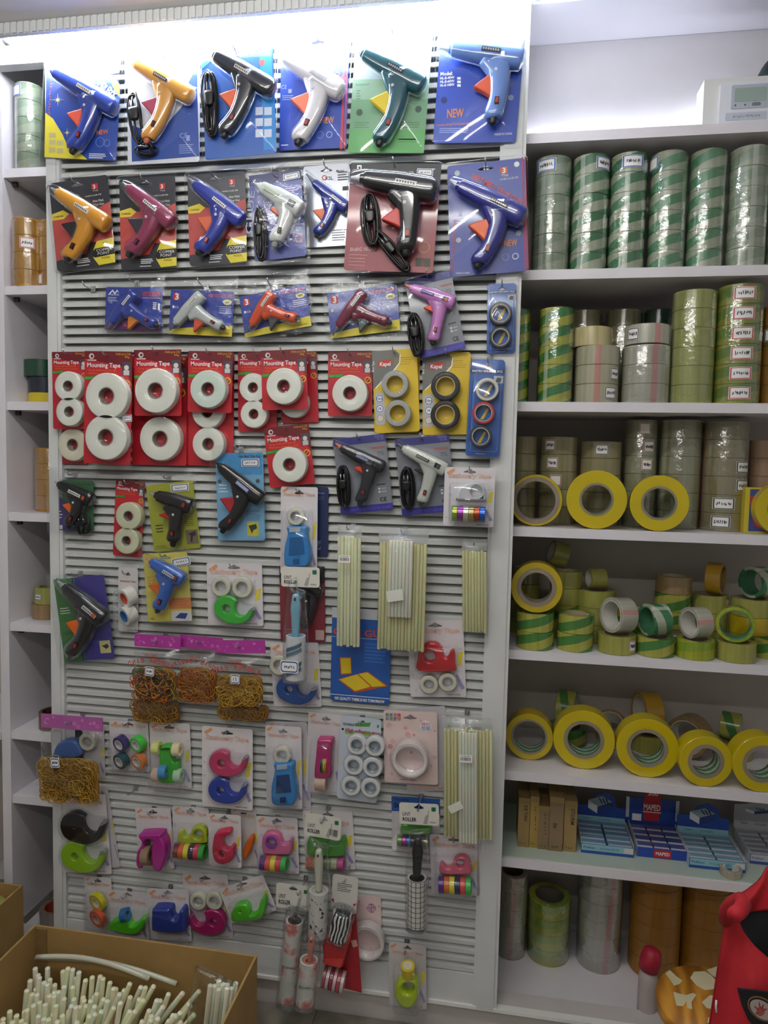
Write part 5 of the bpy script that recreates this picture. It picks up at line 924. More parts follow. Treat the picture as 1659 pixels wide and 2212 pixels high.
def lint(label, z, hTL, hTR, hBL, d, top, hb, cyl0, cyl1, w, hcol, ccol, hk=(.5, .2), hw=34, mode='plain', head=True, bar=False, kw=None):
    """header card, paddle handle from top to hb, paper roll from cyl0 to cyl1 (zoom pixels)"""
    s = Pack('lint_roller', label, 'lint roller', z, hTL, hTR, hBL, d, 'lint rollers on the louvred panel', hk=hk)
    if head:
        s.card(mat('#dfddd4', .5), slot=(.5, .14) if hk else None, sh=.012); s.text('LINT', .08, .60, .17, mat('#3a3a3c', .5), w=.20, u=True); s.text('ROLLER', .08, .84, .17, mat('#222224', .5), w=.35, u=True, bold=.025)
        for i in range(4):
            a = math.pi/4+i*math.pi/2; c = s.U(.87, .24); q = s.w*.035; s.pr.plate(circ(c[0]+q*math.cos(a), c[1]+q*math.sin(a), q, 10), -.0006, -.0002, mat('#3f8a6a', .5))
        s.poly([(.60, .92), (.66, .55), (.72, .50), (.73, .30), (.75, .30), (.74, .55), (.70, .95)], mat('#a8a8a4', .5), u=True); s.text('TEARABLE', .76, .88, .07, mat('#6a6a68', .5), w=.16, u=True)
        if bar:
            for i in range(11): s.rect(.70+i*.021, .56, .70+i*.021+R_.uniform(.006, .014), .82, BLACK)
    L = .020; a, b2, c0, c1 = (Vector(s.P(*q, L)) for q in (top, hb, cyl0, cyl1)); k = s.k; r = w*k/2
    hx = (b2-a); b = MB()
    b.loft([tuple(a), tuple(a+hx*.06), tuple(a+hx*.35), tuple(a+hx*.65), tuple(b2), tuple(b2+hx*.06)], [hw*k*.22, hw*k*.36, hw*k*.52, hw*k*.42, hw*k*.34, hw*k*.3], [.005, .008, .010, .009, .007, .006], -L-r*.2, plastic(hcol)); h = b.build('handle', s.r)
    b = MB(); c = a+hx*.11; y = -L-r*.2-.0092; b.plate(circ(c[0], c[1], hw*k*.17, 14, rx=hw*k*.12), y-.0008, y+.004, mat('#3a3a3c', .5)); b.build('hang_hole', h)
    dz = (c1-c0); ln = dz.length; an = math.atan2(dz.x, -dz.y)
    b = MB(); b.lathe((0, 0, 0), (0, 0, 1), [(r*.80, 0), (r, 0), (r, ln), (r*.80, ln)], ccol, 32)
    if mode == 'grid':
        for i in range(10): cyl_patch(b, (0, 0), r+.0003, -1.5, 1.5, ln*i/9.3+.004, ln*i/9.3+.0052, BLACK, 12)
        for i in range(-3, 4): cyl_patch(b, (0, 0), r+.0003, i*.48-.03, i*.48+.03, 0, ln, BLACK, 1)
    if mode == 'tri':
        rg = random.Random(5)
        for i in range(22):
            t, zz, q = rg.uniform(-1.4, 1.4), rg.uniform(.004, ln-.012), rg.uniform(.002, .006); R2 = r+.0004; m2 = mat(rg.choice(('#1c1c1e', '#9a9894', '#2a2a2c')), .5)
            P3 = [(R2*math.sin(t+e), -R2*math.cos(t+e), zz+f) for e, f in ((0, 0), (q/r*1.4, 0), (q/r*1.4 if i % 2 else 0, q*1.6))]; b.add(P3, [(0, 1, 2)], m2)
    if mode == 'leaf':
        for f in (.18, .62):
            for i in range(14):
                t = -.95+i*.13; zz = ln*(f+.012*i)
                for sg in (1, -1):
                    R2 = r+.0004; P3 = [(R2*math.sin(t+e), -R2*math.cos(t+e), zz+g) for e, g in ((0, 0), (.13, .002*sg), (.20, .013*sg), (.06, .009*sg))]; b.add(P3, [(0, 1, 2, 3) if sg > 0 else (3, 2, 1, 0)], mat('#4a6a84', .5))
    if kw: b.text(kw, -r*.6, ln*.45, r*.42, mat('#3a3a3a', .5), -r-.0006, None, math.radians(8), 0)
    o = b.build('paper_roll', s.r, (c1.x, -L-r*.2, c1.y), (0, -an, 0))
    b = MB(); b.lathe((0, 0, 0), (0, 0, 1), [(r*.35, .001), (r*.79, .001), (r*.79, ln-.002), (r*.35, ln-.002)], mat(hcol, .5), 24); b.build('spindle', o)
    b = MB(); b.loft([tuple(c1+Vector((0, -.003))), tuple(c1+Vector((0, .002))), tuple(c0), tuple(a), tuple(Vector(s.U(.5, 1)))], [r+.002, r+.005, r+.006, r*.95, r*1.2], [r+.002, r+.004, r+.005, .014, .004], -L-r*.2, BAGM, 12); b.build('plastic_bag', s.r)
    return s
s = lint('lint roller with sky blue handle and feather print', '6', (147, 690), (402, 692), (144, 822), .06, (248, 868), (246, 1140), (247, 1142), (243, 1425), 126, '#7fb4cc', mat('#dcdde0', .4), hk=None, hw=66, mode='leaf'); s.price(243, 1312, 118, 80, 0, '2.5', '#2450a0', yy=-.052); s.done()
lint('lint roller with cream handle and triangle print', '8', (360, 760), (590, 790), (345, 902), .055, (444, 985), (444, 1235), (444, 1245), (436, 1530), 118, '#c9c8ba', mat('#d8d7d2', .4), hw=56, mode='tri', bar=True, hk=(.5, .18)).done()
lint('lint roller with black handle and checked grid print', '8', (957, 696), (1210, 700), (955, 832), .055, (1078, 905), (1068, 1165), (1070, 1165), (1068, 1462), 122, '#18181a', mat('#dddcd8', .4), hw=70, mode='grid', hk=(.5, .18)).done()
s = lint('floral lint roller under a white header', '8', (170, 1206), (388, 1228), (164, 1360), .052, (290, 1400), (286, 1432), (290, 1438), (240, 1940), 106, '#4a3f3a', mpat('floral', 'floral'), hk=(.72, .2), hw=30, kw='Flower'); s.done()
s = lint('lint roller with pink handle and short floral roll', '8', (400, 1500), (520, 1510), (398, 1530), .10, (400, 1540), (386, 1690), (380, 1690), (353, 1962), 110, '#c07a6c', mpat('floral_b', 'floral'), hk=None, hw=44, head=False, kw='flower'); s.done()
s = lint('zebra print lint roller with a tilted white header', '8', (528, 1146), (692, 1176), (518, 1380), .058, (600, 1385), (595, 1400), (600, 1385), (565, 1545), 120, '#1a1a1a', mpat('zebra', 'zebra'), hk=(.5, .08), hw=20, head=False)
s.card(mat('#d6d4cc', .5)); s.lines(.2, .8, .22, .46, 5, mat('#55555a', .5), .3, .5); s.pr.plate([s.U(.0, .7), s.U(.1, .66), s.U(.12, .78)], -.0004, -.0001, RED); s.pr.plate([s.U(1, .7), s.U(.86, .72), s.U(.88, .8)], -.0004, -.0001, RED); s.done()
s = Pack('stationery_tape_card', 'red dispenser card with lace patterned rolls at the bottom', 'tape', '8', (500, 1530), (680, 1545), (560, 1880), .054, hk=None)
s.card(mat('#a81c28', .4, coat=.3), pts=[s.P(*q) for q in ((640, 1300), (672, 1296), (690, 1560), (716, 1910), (600, 1880), (560, 1700), (600, 1540))]); s.poly([(645, 1575), (680, 1570), (690, 1610), (660, 1620)], mat('#d8a8a0', .5))
o = body(s, [(470, 1680), (465, 1600), (490, 1545), (560, 1530), (640, 1545), (620, 1640), (600, 1720), (580, 1750), (470, 1725)], '#b8242c', .034); hard(s, [(470, 1690), (600, 1690), (580, 1750), (470, 1725)], '#cc3a38', -.0365, -.03, 'lip', o)
for i, c in enumerate(('#a85a60', '#c8b4b8', '#8c3040', '#c8a8ac', '#a84450', '#bfb0b4')):
    b = MB(); p = s.P(470+i*23, 1800+i*8, .02); r = 64*s.k; b.lathe((p[0], -.02, p[1]), (1, 0, -.25), [(r*.6, 0), (r, 0), (r, .0074), (r*.6, .0074)], mat(c, .3, coat=.3), 24); b.build('washi_roll', s.r)
s.done()
# --- blue book card
s = Pack('glue_gun_pack', 'blue card with an open yellow book behind the glue sticks', 'card', '6', (494, 962), (890, 975), (462, 1578), .012, hk=(.48, .05))
s.card(mat('#2458a8', .4, coat=.3)); s.rect(0, 0, 1, .11, mat('#c3c7ca', .45)); s.rect(0, .31, 1, .316, mat('#a8b8d8', .5)); s.text('GLUE GUN', .5, .29, .07, mat('#c8502c', .5), w=.95, u=True, center=True, bold=.03)
s.lines(.56, .95, .36, .58, 6, mat('#3a70c0', .5), .5); s.rect(0, .93, 1, .938, mat('#c9d4e6', .5)); s.text('NO QUALITY THERE IS NO TOMORROW', .5, .985, .030, WHITE, w=.84, u=True, center=True, bold=.03)
s.poly([(.12, .77), (.62, .66), (.98, .80), (.42, .90)], mat('#b8502c', .5), u=True); s.poly([(.15, .77), (.45, .70), (.68, .82), (.42, .88)], mat('#d8c028', .5), -.0007, u=True); s.poly([(.47, .695), (.62, .67), (.94, .80), (.71, .82)], mat('#d8c028', .5), -.0007, u=True)
s.poly([(.14, .53), (.34, .52), (.36, .70), (.17, .72)], mat('#b8502c', .5), -.0006, u=True); s.poly([(.16, .54), (.33, .53), (.345, .69), (.185, .705)], mat('#d8c028', .5), -.0008, u=True); s.done()
# empty hooks
for q, t in (((188, 620), 'empty metal hook beside the blue sideways glue gun'), ((282, 1713), 'empty bent hook above the purple dispenser card')):
    hook(at(*q, -.03), .02, t, False)
# ---------------------------------------------------------------- tape on the shelves
def tape_mat(a, b=None, turns=1.0, hgt=.043, strip=None, rough=.22, st_ang=-.30, var=.2, width=.5):
    key = ('tape', a, b, turns, hgt, strip, rough, st_ang)
    if key in _M: return _M[key]
    m = bpy.data.materials.new('tape_'+a.strip('#')); m.use_nodes = True; n = m.node_tree.nodes; L = m.node_tree.links; p = n['Principled BSDF']
    p.inputs['Roughness'].default_value = rough; p.inputs['Coat Weight'].default_value = .4; p.inputs['Coat Roughness'].default_value = .1
    def mth(op, x, y=None, z=None):
        q = n.new('ShaderNodeMath'); q.operation = op
        for i, v in enumerate((x, y, z)):
            if v is None: continue
            if isinstance(v, (int, float)): q.inputs[i].default_value = v
            else: L.new(v, q.inputs[i])
        return q.outputs[0]
    tc = n.new('ShaderNodeTexCoord'); sp = n.new('ShaderNodeSeparateXYZ'); L.new(tc.outputs['Object'], sp.inputs[0])
    ang = mth('DIVIDE', mth('ARCTAN2', sp.outputs[0], mth('MULTIPLY', sp.outputs[1], -1)), 2*math.pi)
    no = n.new('ShaderNodeTexNoise'); no.inputs['Scale'].default_value = 85; no.inputs['Detail'].default_value = 3
    mp = n.new('ShaderNodeMapping'); mp.inputs['Scale'].default_value = (1, 1, .06); L.new(tc.outputs['Object'], mp.inputs[0]); L.new(mp.outputs[0], no.inputs['Vector'])
    def col(h): 
        q = n.new('ShaderNodeRGB'); q.outputs[0].default_value = lin(h); return q.outputs[0]
    def mix(f, x, y):
        q = n.new('ShaderNodeMix'); q.data_type = 'RGBA'
        if isinstance(f, (int, float)): q.inputs[0].default_value = f
        else: L.new(f, q.inputs[0])
        L.new(x, q.inputs[6]); L.new(y, q.inputs[7]); return q.outputs[2]
    c = col(a)
    if b:
        fr = mth('FRACT', mth('ADD', mth('MULTIPLY', ang, -turns*3), mth('DIVIDE', sp.outputs[2], hgt))); c = mix(mth('GREATER_THAN', fr, width), c, col(b))
    dk = n.new('ShaderNodeMix'); dk.data_type = 'RGBA'; dk.blend_type = 'MULTIPLY'; L.new(mth('MULTIPLY', mth('SUBTRACT', no.outputs['Fac'], .42), 2.2), dk.inputs[0]); L.new(c, dk.inputs[6]); dk.inputs[7].default_value = (1-var*1.6, 1-var*1.5, 1-var*2, 1); c = dk.outputs[2]
    if strip:
        w = mth('LESS_THAN', mth('ABSOLUTE', mth('SUBTRACT', ang, st_ang/(2*math.pi)*2)), .022)
        ck = mth('GREATER_THAN', mth('MULTIPLY', mth('SINE', mth('MULTIPLY', ang, 560)), mth('SINE', mth('MULTIPLY', sp.outputs[2], 1500))), 0.0)
        c = mix(mth('MULTIPLY', w, ck), c, col(strip))
    L.new(c, p.inputs['Base Color']); _M[key] = m; return m
_RM = {}
def roll_mesh(ro, ri, h, m, core, ct=.0025):
    k = (round(ro, 4), round(ri, 4), round(h, 4), m.name, core, ct)
    if k not in _RM:
        b = MB(); e = .0007
        b.lathe((0, 0, 0), (0, 0, 1), [(ri+ct, 0), (ro-e, 0), (ro, e), (ro, h-e), (ro-e, h), (ri+ct, h)], m, 40)
        c = MB(); c.lathe((0, 0, 0), (0, 0, 1), [(ri, .0004), (ri+ct-.0001, .0004), (ri+ct-.0001, h-.0004), (ri, h-.0004)], core if not isinstance(core, str) else mat(core, .6, var=.15), 32)
        _RM[k] = (b.mesh('tape_roll'), c.mesh('core'))
    return _RM[k]
def roll(loc, ro, ri, h, m, core='#b9ab90', axis=None, parent=None, name='tape_roll', label=None, group=None, spin=0, ct=.0025):
    a, c = roll_mesh(ro, ri, h, m, core, ct); o = bpy.data.objects.new(name, a); COL.objects.link(o); o.location = loc
    if axis is not None: o.rotation_euler = (Vector((0, 0, 1)).rotation_difference(Vector(axis).normalized()) @ Matrix.Rotation(spin, 3, 'Z').to_quaternion()).to_euler()
    elif spin: o.rotation_euler = (0, 0, spin)
    if parent is not None: o.parent = parent
    k = bpy.data.objects.new('core', c); COL.objects.link(k); k.parent = o
    if label: tag(o, label, 'tape', group)
    return o
def sticker(o, r, z0, z1, a, w, col, tx, par):
    b = MB(); R2 = r+.0006; cyl_patch(b, (0, 0), R2, a-w/2/r, a+w/2/r, z0, z1, WHITE, 6); f = .0016
    R3 = R2+.0003; bc = mat(col, .5)
    for q0, q1, y0, y1 in ((-.46, .46, z1-f*1.6, z1-f*.5), (-.46, .46, z0+f*.5, z0+f*1.6), (-.47, -.41, z0+f, z1-f), (.41, .47, z0+f, z1-f)): cyl_patch(b, (0, 0), R3, a+q0*w/r, a+q1*w/r, y0, y1, bc, 5)
    if tx:
        def fn(X, Z): t = a+X/r; return ((R3+.0002)*math.sin(t), -(R3+.0002)*math.cos(t), (z0+z1)/2+Z)
        b.scrib(0, 0, w*.66, (z1-z0)*.36, mat('#3f4450', .6), 0, 0, 7, int(abs(a)*1000+z0*9000), fn)
    x = b.build('price_sticker', o); return x
def mpp(z, x, y, dep): return (at(*zp(z, x+1, y), dep)-at(*zp(z, x, y), dep)).length
CLG, GRN = '#b4bca6', '#3f7f52'
T = {'silver': lambda: tape_mat('#a9b2a0', '#8fa08c', .5, strip='#d8dcd6'), 'stripe': lambda: tape_mat('#b0b8a2', '#3f7f55', .62, strip='#dfe3dc'), 'stripe2': lambda: tape_mat('#adb5a0', '#57906a', .62, strip='#dfe3dc', st_ang=.4),
     'lime': lambda: tape_mat('#b0b43c', '#2f8036', .62, strip='#d8e0c8', st_ang=-.5), 'olive': lambda: tape_mat('#a3a860', strip='#c8cca8', st_ang=-.6), 'olive2': lambda: tape_mat('#9a9c44', '#6f8a3a', .4, strip='#c8cca0', st_ang=.8),
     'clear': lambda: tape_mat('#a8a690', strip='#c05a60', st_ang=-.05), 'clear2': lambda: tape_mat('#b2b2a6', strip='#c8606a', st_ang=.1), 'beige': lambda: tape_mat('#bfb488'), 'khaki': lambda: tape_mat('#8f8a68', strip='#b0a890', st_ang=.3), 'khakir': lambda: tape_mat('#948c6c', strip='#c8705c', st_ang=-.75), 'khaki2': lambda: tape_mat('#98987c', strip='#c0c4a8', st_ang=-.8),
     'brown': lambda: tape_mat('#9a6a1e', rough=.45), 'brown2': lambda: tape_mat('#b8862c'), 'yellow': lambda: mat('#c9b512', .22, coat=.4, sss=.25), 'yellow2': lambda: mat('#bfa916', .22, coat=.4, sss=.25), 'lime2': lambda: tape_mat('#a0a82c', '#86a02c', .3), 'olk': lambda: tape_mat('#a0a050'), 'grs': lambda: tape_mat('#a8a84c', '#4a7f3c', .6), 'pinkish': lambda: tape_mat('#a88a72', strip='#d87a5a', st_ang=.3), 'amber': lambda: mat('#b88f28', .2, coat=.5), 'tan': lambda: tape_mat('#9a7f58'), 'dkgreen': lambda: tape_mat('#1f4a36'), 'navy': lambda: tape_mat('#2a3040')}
def stack(label, z, cx, rpx, y, si, n, mk, stickers=(), h=.043, base=None, zz=None, ri=.66, core='#b9ab90', wrap=True, group=None, spin=0, col='#2f5fa8'):
    y += DY-.008; dep = y; zb = zz if zz is not None else ZS[si]+.0005
    py = base or 500; k = mpp(z, cx, py, dep); r = rpx*k
    x = at(*zp(z, cx, py), dep).x
    s = empty('tape_stack', (x, dep, zb)); tag(s, label, 'tape', group)
    for i in range(n): roll((R_.uniform(-.0006, .0006), R_.uniform(-.0006, .0006), i*h), r, r*ri, h-.0006, T[mk](), core, parent=s, spin=spin)
    if wrap:
        b = MB(); b.lathe((0, 0, 0), (0, 0, 1), [(r*.80, .0004), (r*.98, .0006), (r+.0014, .006), (r+.0010, n*h*.5), (r+.0014, n*h-.006), (r*.96, n*h+.001), (r*.8, n*h+.0006)], WRAP, 28, closed=False); b.build('shrink_wrap', s)
    for i, a, w, c, tx in stickers: sticker(s, r+.0012, i*h+h*.2, i*h+h*.82, a, w, c, tx, s)
    return s
BL_, RD_, DK_ = '#2a5fc0', '#c8505a', '#2a2f3a'
G1 = 'green striped tape sleeves on the top right shelf'
stack('silver green tape sleeve nearest the panel with a price sticker', 'a', 320, 112, .065, 1, 6, 'silver', [(5, -.45, .045, BL_, '1000')], base=1290, group=G1)
stack('green striped tape sleeve with a sticker at its right edge', 'a', 556, 112, .065, 1, 6, 'stripe', [(5, .62, .040, BL_, '120')], base=1290, group=G1)
stack('green striped tape sleeve with a centred price sticker', 'a', 788, 112, .065, 1, 6, 'stripe', [(5, .05, .048, BL_, '150000')], base=1290, group=G1, spin=.4)
stack('green striped tape sleeve fourth from the panel', 'a', 1035, 113, .065, 1, 6, 'stripe2', [(5, -1.25, .036, BL_, '')], base=1290, group=G1, spin=.9)
stack('green striped tape sleeve fifth from the panel', 'a', 1275, 113, .065, 1, 6, 'stripe2', base=1290, group=G1, spin=.1)
stack('silver green tape sleeve at the right image edge', 'a', 1528, 120, .06, 1, 6, 'silver', base=1290, group=G1, spin=.6)
stack('silver green tape sleeve cut by the right image edge', 'a', 1775, 115, .065, 1, 6, 'silver', base=1290, group=G1, spin=1.6)
G2 = 'tape stacks on the second shelf'
stack('lime striped tape sleeve half hidden by the panel frame', 'b', 85, 90, .06, 2, 5, 'lime', base=700, group=G2)
stack('lime and green striped tape sleeve', 'b', 338, 106, .055, 2, 5, 'lime', base=700, group=G2, spin=.35)
stack('grey clear tape stack with two dark bordered stickers', 'b', 597, 136, .062, 2, 3, 'clear', [(1, .75, .026, DK_, '43x50m'), (0, .55, .030, DK_, '43x50m')], base=700, group=G2, wrap=False)
def single(label, z, cx, y, rpx, zb, mk, h=.043, ri=.66, core='#b9ab90', axis=None, base=600, st=(), group='loose tape rolls', spin=0):
    y += DY-.008; k = mpp(z, cx, base, y); r = rpx*k; x = at(*zp(z, cx, base), y).x
    o = roll((x, y, zb), r, r*ri, h, T[mk](), core, axis, label=label, group=group, spin=spin)
    for a, w, c, tx in st: sticker(o, r+.0004, h*.2, h*.82, a, w, c, tx, o)
    return o
single('beige tape roll lying on the grey clear stack', 'b', 572, .064, 120, ZS[2]+3*.043+.001, 'beige', base=420)
stack('shiny clear tape stack under a loose roll', 'b', 897, 146, .058, 2, 3, 'clear2', base=700, group=G2, wrap=True)
single('clear roll with pink dotted strip on the shiny stack', 'b', 912, .055, 138, ZS[2]+3*.043+.003, 'clear2', base=370, st=[(-.95, .03, DK_, '43x')], spin=.1)
stack('pale olive tape sleeve with six rolls', 'b', 1185, 134, .06, 2, 6, 'olive', base=600, group=G2, h=.0415)
stack('olive tape sleeve with six red bordered stickers', 'b', 1466, 140, .055, 2, 6, 'olive2', [(i, -.12, .045, RD_, '1234567') for i in range(6)], base=600, group=G2)
stack('brown tape sleeve at the right edge of the second shelf', 'b', 1720, 110, .06, 2, 5, 'brown', [(3, -.7, .04, DK_, '')], base=600, group=G2)
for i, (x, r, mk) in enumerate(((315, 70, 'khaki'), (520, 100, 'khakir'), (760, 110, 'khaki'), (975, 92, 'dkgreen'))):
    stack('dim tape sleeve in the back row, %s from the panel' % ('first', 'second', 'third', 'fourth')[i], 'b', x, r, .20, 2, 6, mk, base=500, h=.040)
G3 = 'tape stacks on the third shelf'
stack('khaki tape stack beside the panel frame behind a yellow ring', 'c', 140, 88, .16, 3, 5, 'khakir', base=400, group=G3, wrap=False)
stack('khaki tape stack with small red stickers', 'c', 362, 118, .17, 3, 5, 'khaki', [(4, -.55, .028, '#8c3030', '43x'), (3, -.40, .028, '#8c3030', '43x'), (2, -.2, .028, '#8c3030', '')], base=400, group=G3, wrap=False)
stack('khaki tape stack with one dark bordered sticker', 'c', 622, 126, .16, 3, 5, 'khakir', [(4, -.1, .032, DK_, '40x50')], base=400, group=G3, wrap=False, h=.041)
stack('tall khaki tape sleeve with pink stickers', 'c', 868, 100, .16, 3, 6, 'khaki2', [(5, 0, .026, '#b86a5a', ''), (4, .3, .026, '#b86a5a', '43'), (3, .22, .026, '#b86a5a', '43')], base=400, group=G3)
stack('tall pale khaki tape sleeve', 'c', 1112, 128, .15, 3, 6, 'khaki2', base=400, group=G3, spin=.5)
stack('tall khaki sleeve with four dark stickers and a red strip', 'c', 1392, 136, .13, 3, 6, 'khakir', [(3, .62, .042, DK_, '45x50m'), (2, .66, .042, DK_, '45x50m'), (1, -.25, .048, DK_, '45x50m'), (0, -.35, .042, DK_, '45x50m')], base=400, group=G3, h=.0425)
stack('pinkish tape stack at the right edge of the third shelf', 'c', 1620, 86, .18, 3, 5, 'pinkish', base=400, group=G3, wrap=False)
GREENC = tape_mat('#b9bab0', '#3f8a5a', .3, .02)
def ring(label, z, cx, cy, R, ri, y, si, mk='yellow', core=None, th=.046, ax=(-.06, -1, 0), group='big yellow tape rolls standing on edge', zz=None, inner=True, ct=.0045):
    y += DY-.012; k = mpp(z, cx, cy, y); r = R*k; x = at(*zp(z, cx, cy), y).x; zc = (zz if zz is not None else ZS[si])+r+.0006
    a = Vector(ax).normalized(); o = roll((x, y, zc), r, r*ri, th, T[mk](), core or '#8f8474', (-a.x, -a.y, -a.z), label=label, group=group, ct=ct)
    if inner:
        b = MB(); b.lathe((0, 0, 0), (0, 0, 1), [(r*ri-.0006, .002), (r*ri-.0001, .002), (r*ri-.0001, th-.002), (r*ri-.0006, th-.002)], GREENC, 32); b.build('core_label', o)
    return o
ring('yellow tape ring with a wide opening beside the panel frame', 'c', 222, 640, 163, .74, .05, 3, 'yellow2', inner=False, ct=.010)
ring('thick yellow tape ring, largest on the third shelf', 'c', 597, 640, 188, .50, .03, 3)
ring('thick yellow tape ring right of the largest one', 'c', 985, 660, 182, .54, .025, 3, ax=(-.12, -1, 0))
ring('yellow tape ring cut by the right edge of the third shelf', 'c', 1760, 680, 175, .52, .03, 3)
m = MB(); p = at(*zp('c', 1590, 690), .10); m.box(p.x-.028, p.x+.05, .095, .15, ZS[3]+.0005, ZS[3]+.104, mat('#c8b83a', .4)); o = m.build('sticker_box'); tag(o, 'small yellow box printed with a red strawberry', 'box')
b = MB(); b.plate([(p.x-.018, ZS[3]+.004), (p.x+.048, ZS[3]+.004), (p.x+.048, ZS[3]+.10), (p.x-.018, ZS[3]+.10)], .0945, .0949, mat('#3a4a8c', .4)); b.plate(circ(p.x+.012, ZS[3]+.032, .022, 20), .094, .0944, mat('#c0282c', .4)); b.plate([(p.x-.018, ZS[3]+.066), (p.x+.048, ZS[3]+.066), (p.x+.048, ZS[3]+.084), (p.x-.018, ZS[3]+.084)], .094, .0944, mat('#b03a2c', .4)); b.build('print', o)
# fourth shelf: loose rolls
S4 = ZS[4]+.0006; Hh = .0425
def sg(label, cx, y, r, lev, mk, **k): return single(label, 'd', cx, y, r, S4+lev*Hh+.0002*lev, mk, h=.042, base=k.pop('base', 700), **k)
def pile(name, cx, y, r, mks, st=(), **k):
    o = None
    words = {1: ('',), 2: ('lower', 'upper'), 3: ('lowest', 'middle', 'topmost'), 4: ('lowest', 'second', 'third', 'topmost')}[len(mks)]
    for i, mk in enumerate(mks): o = sg(('%s roll of the %s' % (words[i], name)).strip(), cx+R_.uniform(-3, 3), y, r, i, mk, st=[q[1:] for q in st if q[0] == i], spin=i*.7, **k)
pile('lime tape pile under the big yellow ring', 215, .055, 117, ['grs', 'grs'])
pile('striped tape pile right of the yellow ring', 465, .06, 112, ['grs', 'grs'])
pile('olive tape pile behind the big yellow ring', 400, .18, 100, ['olk', 'grs', 'olk', 'olk'])
pile('dark tape pile in the rear corner by the panel', 140, .21, 92, ['olk', 'olk', 'olk', 'khaki'])
pile('olive pile with pink stickers', 587, .165, 118, ['olk', 'olk', 'olk'], [(2, .45, .022, '#b0605a', '43x'), (1, .3, .022, '#b0605a', '43x')])
pile('green striped pile behind the clear roll', 818, .17, 100, ['grs', 'grs'], base=600)
pile('olive pile with a brown roll on top', 1058, .17, 112, ['khaki', 'grs', 'grs', 'tan'], [(3, .25, .026, DK_, '45x'), (2, .18, .026, DK_, '45x'), (1, .12, .026, DK_, '45x'), (0, .12, .026, DK_, '45x')])
pile('yellow pile behind the amber roll', 1290, .175, 108, ['olk', 'olk', 'olk'], [(2, -.1, .048, RD_, '43x50m')])
pile('lime pile at the right edge of the fourth shelf', 1545, .15, 125, ['grs', 'yellow2', 'olk'])
sg('single olive roll with a pink sticker at the shelf front', 725, .06, 120, 0, 'olk', st=[(.75, .022, '#b0605a', '43')])
sg('single green striped roll with a beige tab at the front', 966, .055, 116, 0, 'grs')
sg('single lime roll with a dotted strip at the front', 1212, .055, 120, 0, 'lime2')
sg('single plain lime roll at the front', 1468, .05, 120, 0, 'olk')
sg('single lime roll at the right edge behind the plain one', 1680, .10, 110, 0, 'grs')
z1 = S4+2*Hh+.001
ring('big yellow tape ring balanced on the lime pile', 'd', 226, 440, 160, .60, .032, 4, 'yellow2', zz=z1, inner=False, ct=.010)
def lying(label, cx, y, r, lev, mk, ax, core='#d8d6cf', th=.045, zoff=0, ri=.76):
    y += DY-.008; k = mpp('d', cx, 600, y); rr_ = r*k; x = at(*zp('d', cx, 600), y).x; a = Vector(ax).normalized()
    zc = S4+lev*(Hh+.0002)+rr_*math.sqrt(max(0, 1-a.z*a.z))+abs(a.z)*th/2+.0004+zoff
    return roll((x-a.x*th/2, y-a.y*th/2, zc-a.z*th/2), rr_, rr_*ri, th, T[mk](), core, tuple(a), label=label, group='loose tape rolls')
lying('clear roll with a white core lying on the olive roll', 735, .058, 114, 1, 'clear2', (.84, .50, -.06))
lying('green striped clear roll lying on its side', 960, .055, 104, 1, 'stripe', (.93, .36, 0), core='#3f7a55')
lying('small clear roll with a white core lying on the lime roll', 1216, .055, 102, 1, 'clear2', (.90, .42, 0), th=.040)
lying('lime roll turned towards the viewer with a green core', 1458, .045, 118, 1, 'lime2', (.28, .95, 0), core='#4a8058', th=.034)
lying('amber roll resting on the yellow pile', 1322, .172, 104, 3, 'amber', (-.88, .47, 0), core='#a8843a', th=.034)
lying('green striped roll resting on the pile at the right edge', 1585, .145, 104, 3, 'stripe', (.86, .50, 0), core='#3f7a55')
o = lying('roll standing on edge with a long white sticker', 585, .165, 66, 3, 'olk', (.97, .25, 0), th=.040); b = MB(); b.box(-.006, .006, -.0335, -.0325, .008, .03, WHITE)
lying('tilted olive roll leaning in the rear corner', 345, .20, 78, 4, 'olk', (.93, .2, -.30), th=.040)
# fifth shelf: yellow rings
G5 = 'big yellow tape rolls standing on edge'
ring('yellow ring nearest the panel on the fifth shelf', 'e', 228, 530, 143, .68, .085, 5, 'yellow2')
ring('yellow ring second from the panel on the fifth shelf', 'e', 556, 532, 184, .54, .06, 5, ct=.0085)
ring('yellow ring third from the panel on the fifth shelf', 'e', 936, 570, 186, .54, .045, 5, ct=.0085)
ring('smaller yellow ring fourth from the panel on the fifth shelf', 'e', 1290, 605, 163, .54, .022, 5, ax=(.05, -1, 0), ct=.0085)
ring('yellow ring cut by the right image edge on the fifth shelf', 'e', 1630, 600, 184, .54, .02, 5, ax=(.05, -1, 0), ct=.0085)
S5 = ZS[5]+.0006
def back5(label, cx, y, r, mk, ax, lev=0, th=.045, core='#c9c6b8', ri=.78):
    y += DY-.012; k = mpp('e', cx, 400, y); q = r*k; x = at(*zp('e', cx, 400), y).x; a = Vector(ax).normalized()
    zc = S5+lev+q*math.sqrt(max(0, 1-a.z**2))+abs(a.z)*th/2
    return roll((x-a.x*th/2, y-a.y*th/2, zc-a.z*th/2), q, q*ri, th, T[mk](), core, tuple(a), label=label, group='loose tape rolls')
for i, (cx, mk) in enumerate(((455, 'grs'), (940, 'olk'), (1450, 'olk'))):
    single('rear roll lying flat behind the yellow rings, %s' % ('left', 'middle', 'right')[i], 'e', cx, .225, 118, S5, mk, base=520)
back5('green roll on edge behind the second yellow ring', 455, .225, 108, 'grs', (.96, -.28, 0), .0435)
back5('amber roll on edge behind the third yellow ring', 935, .225, 126, 'amber', (.97, .2, 0), .0435)
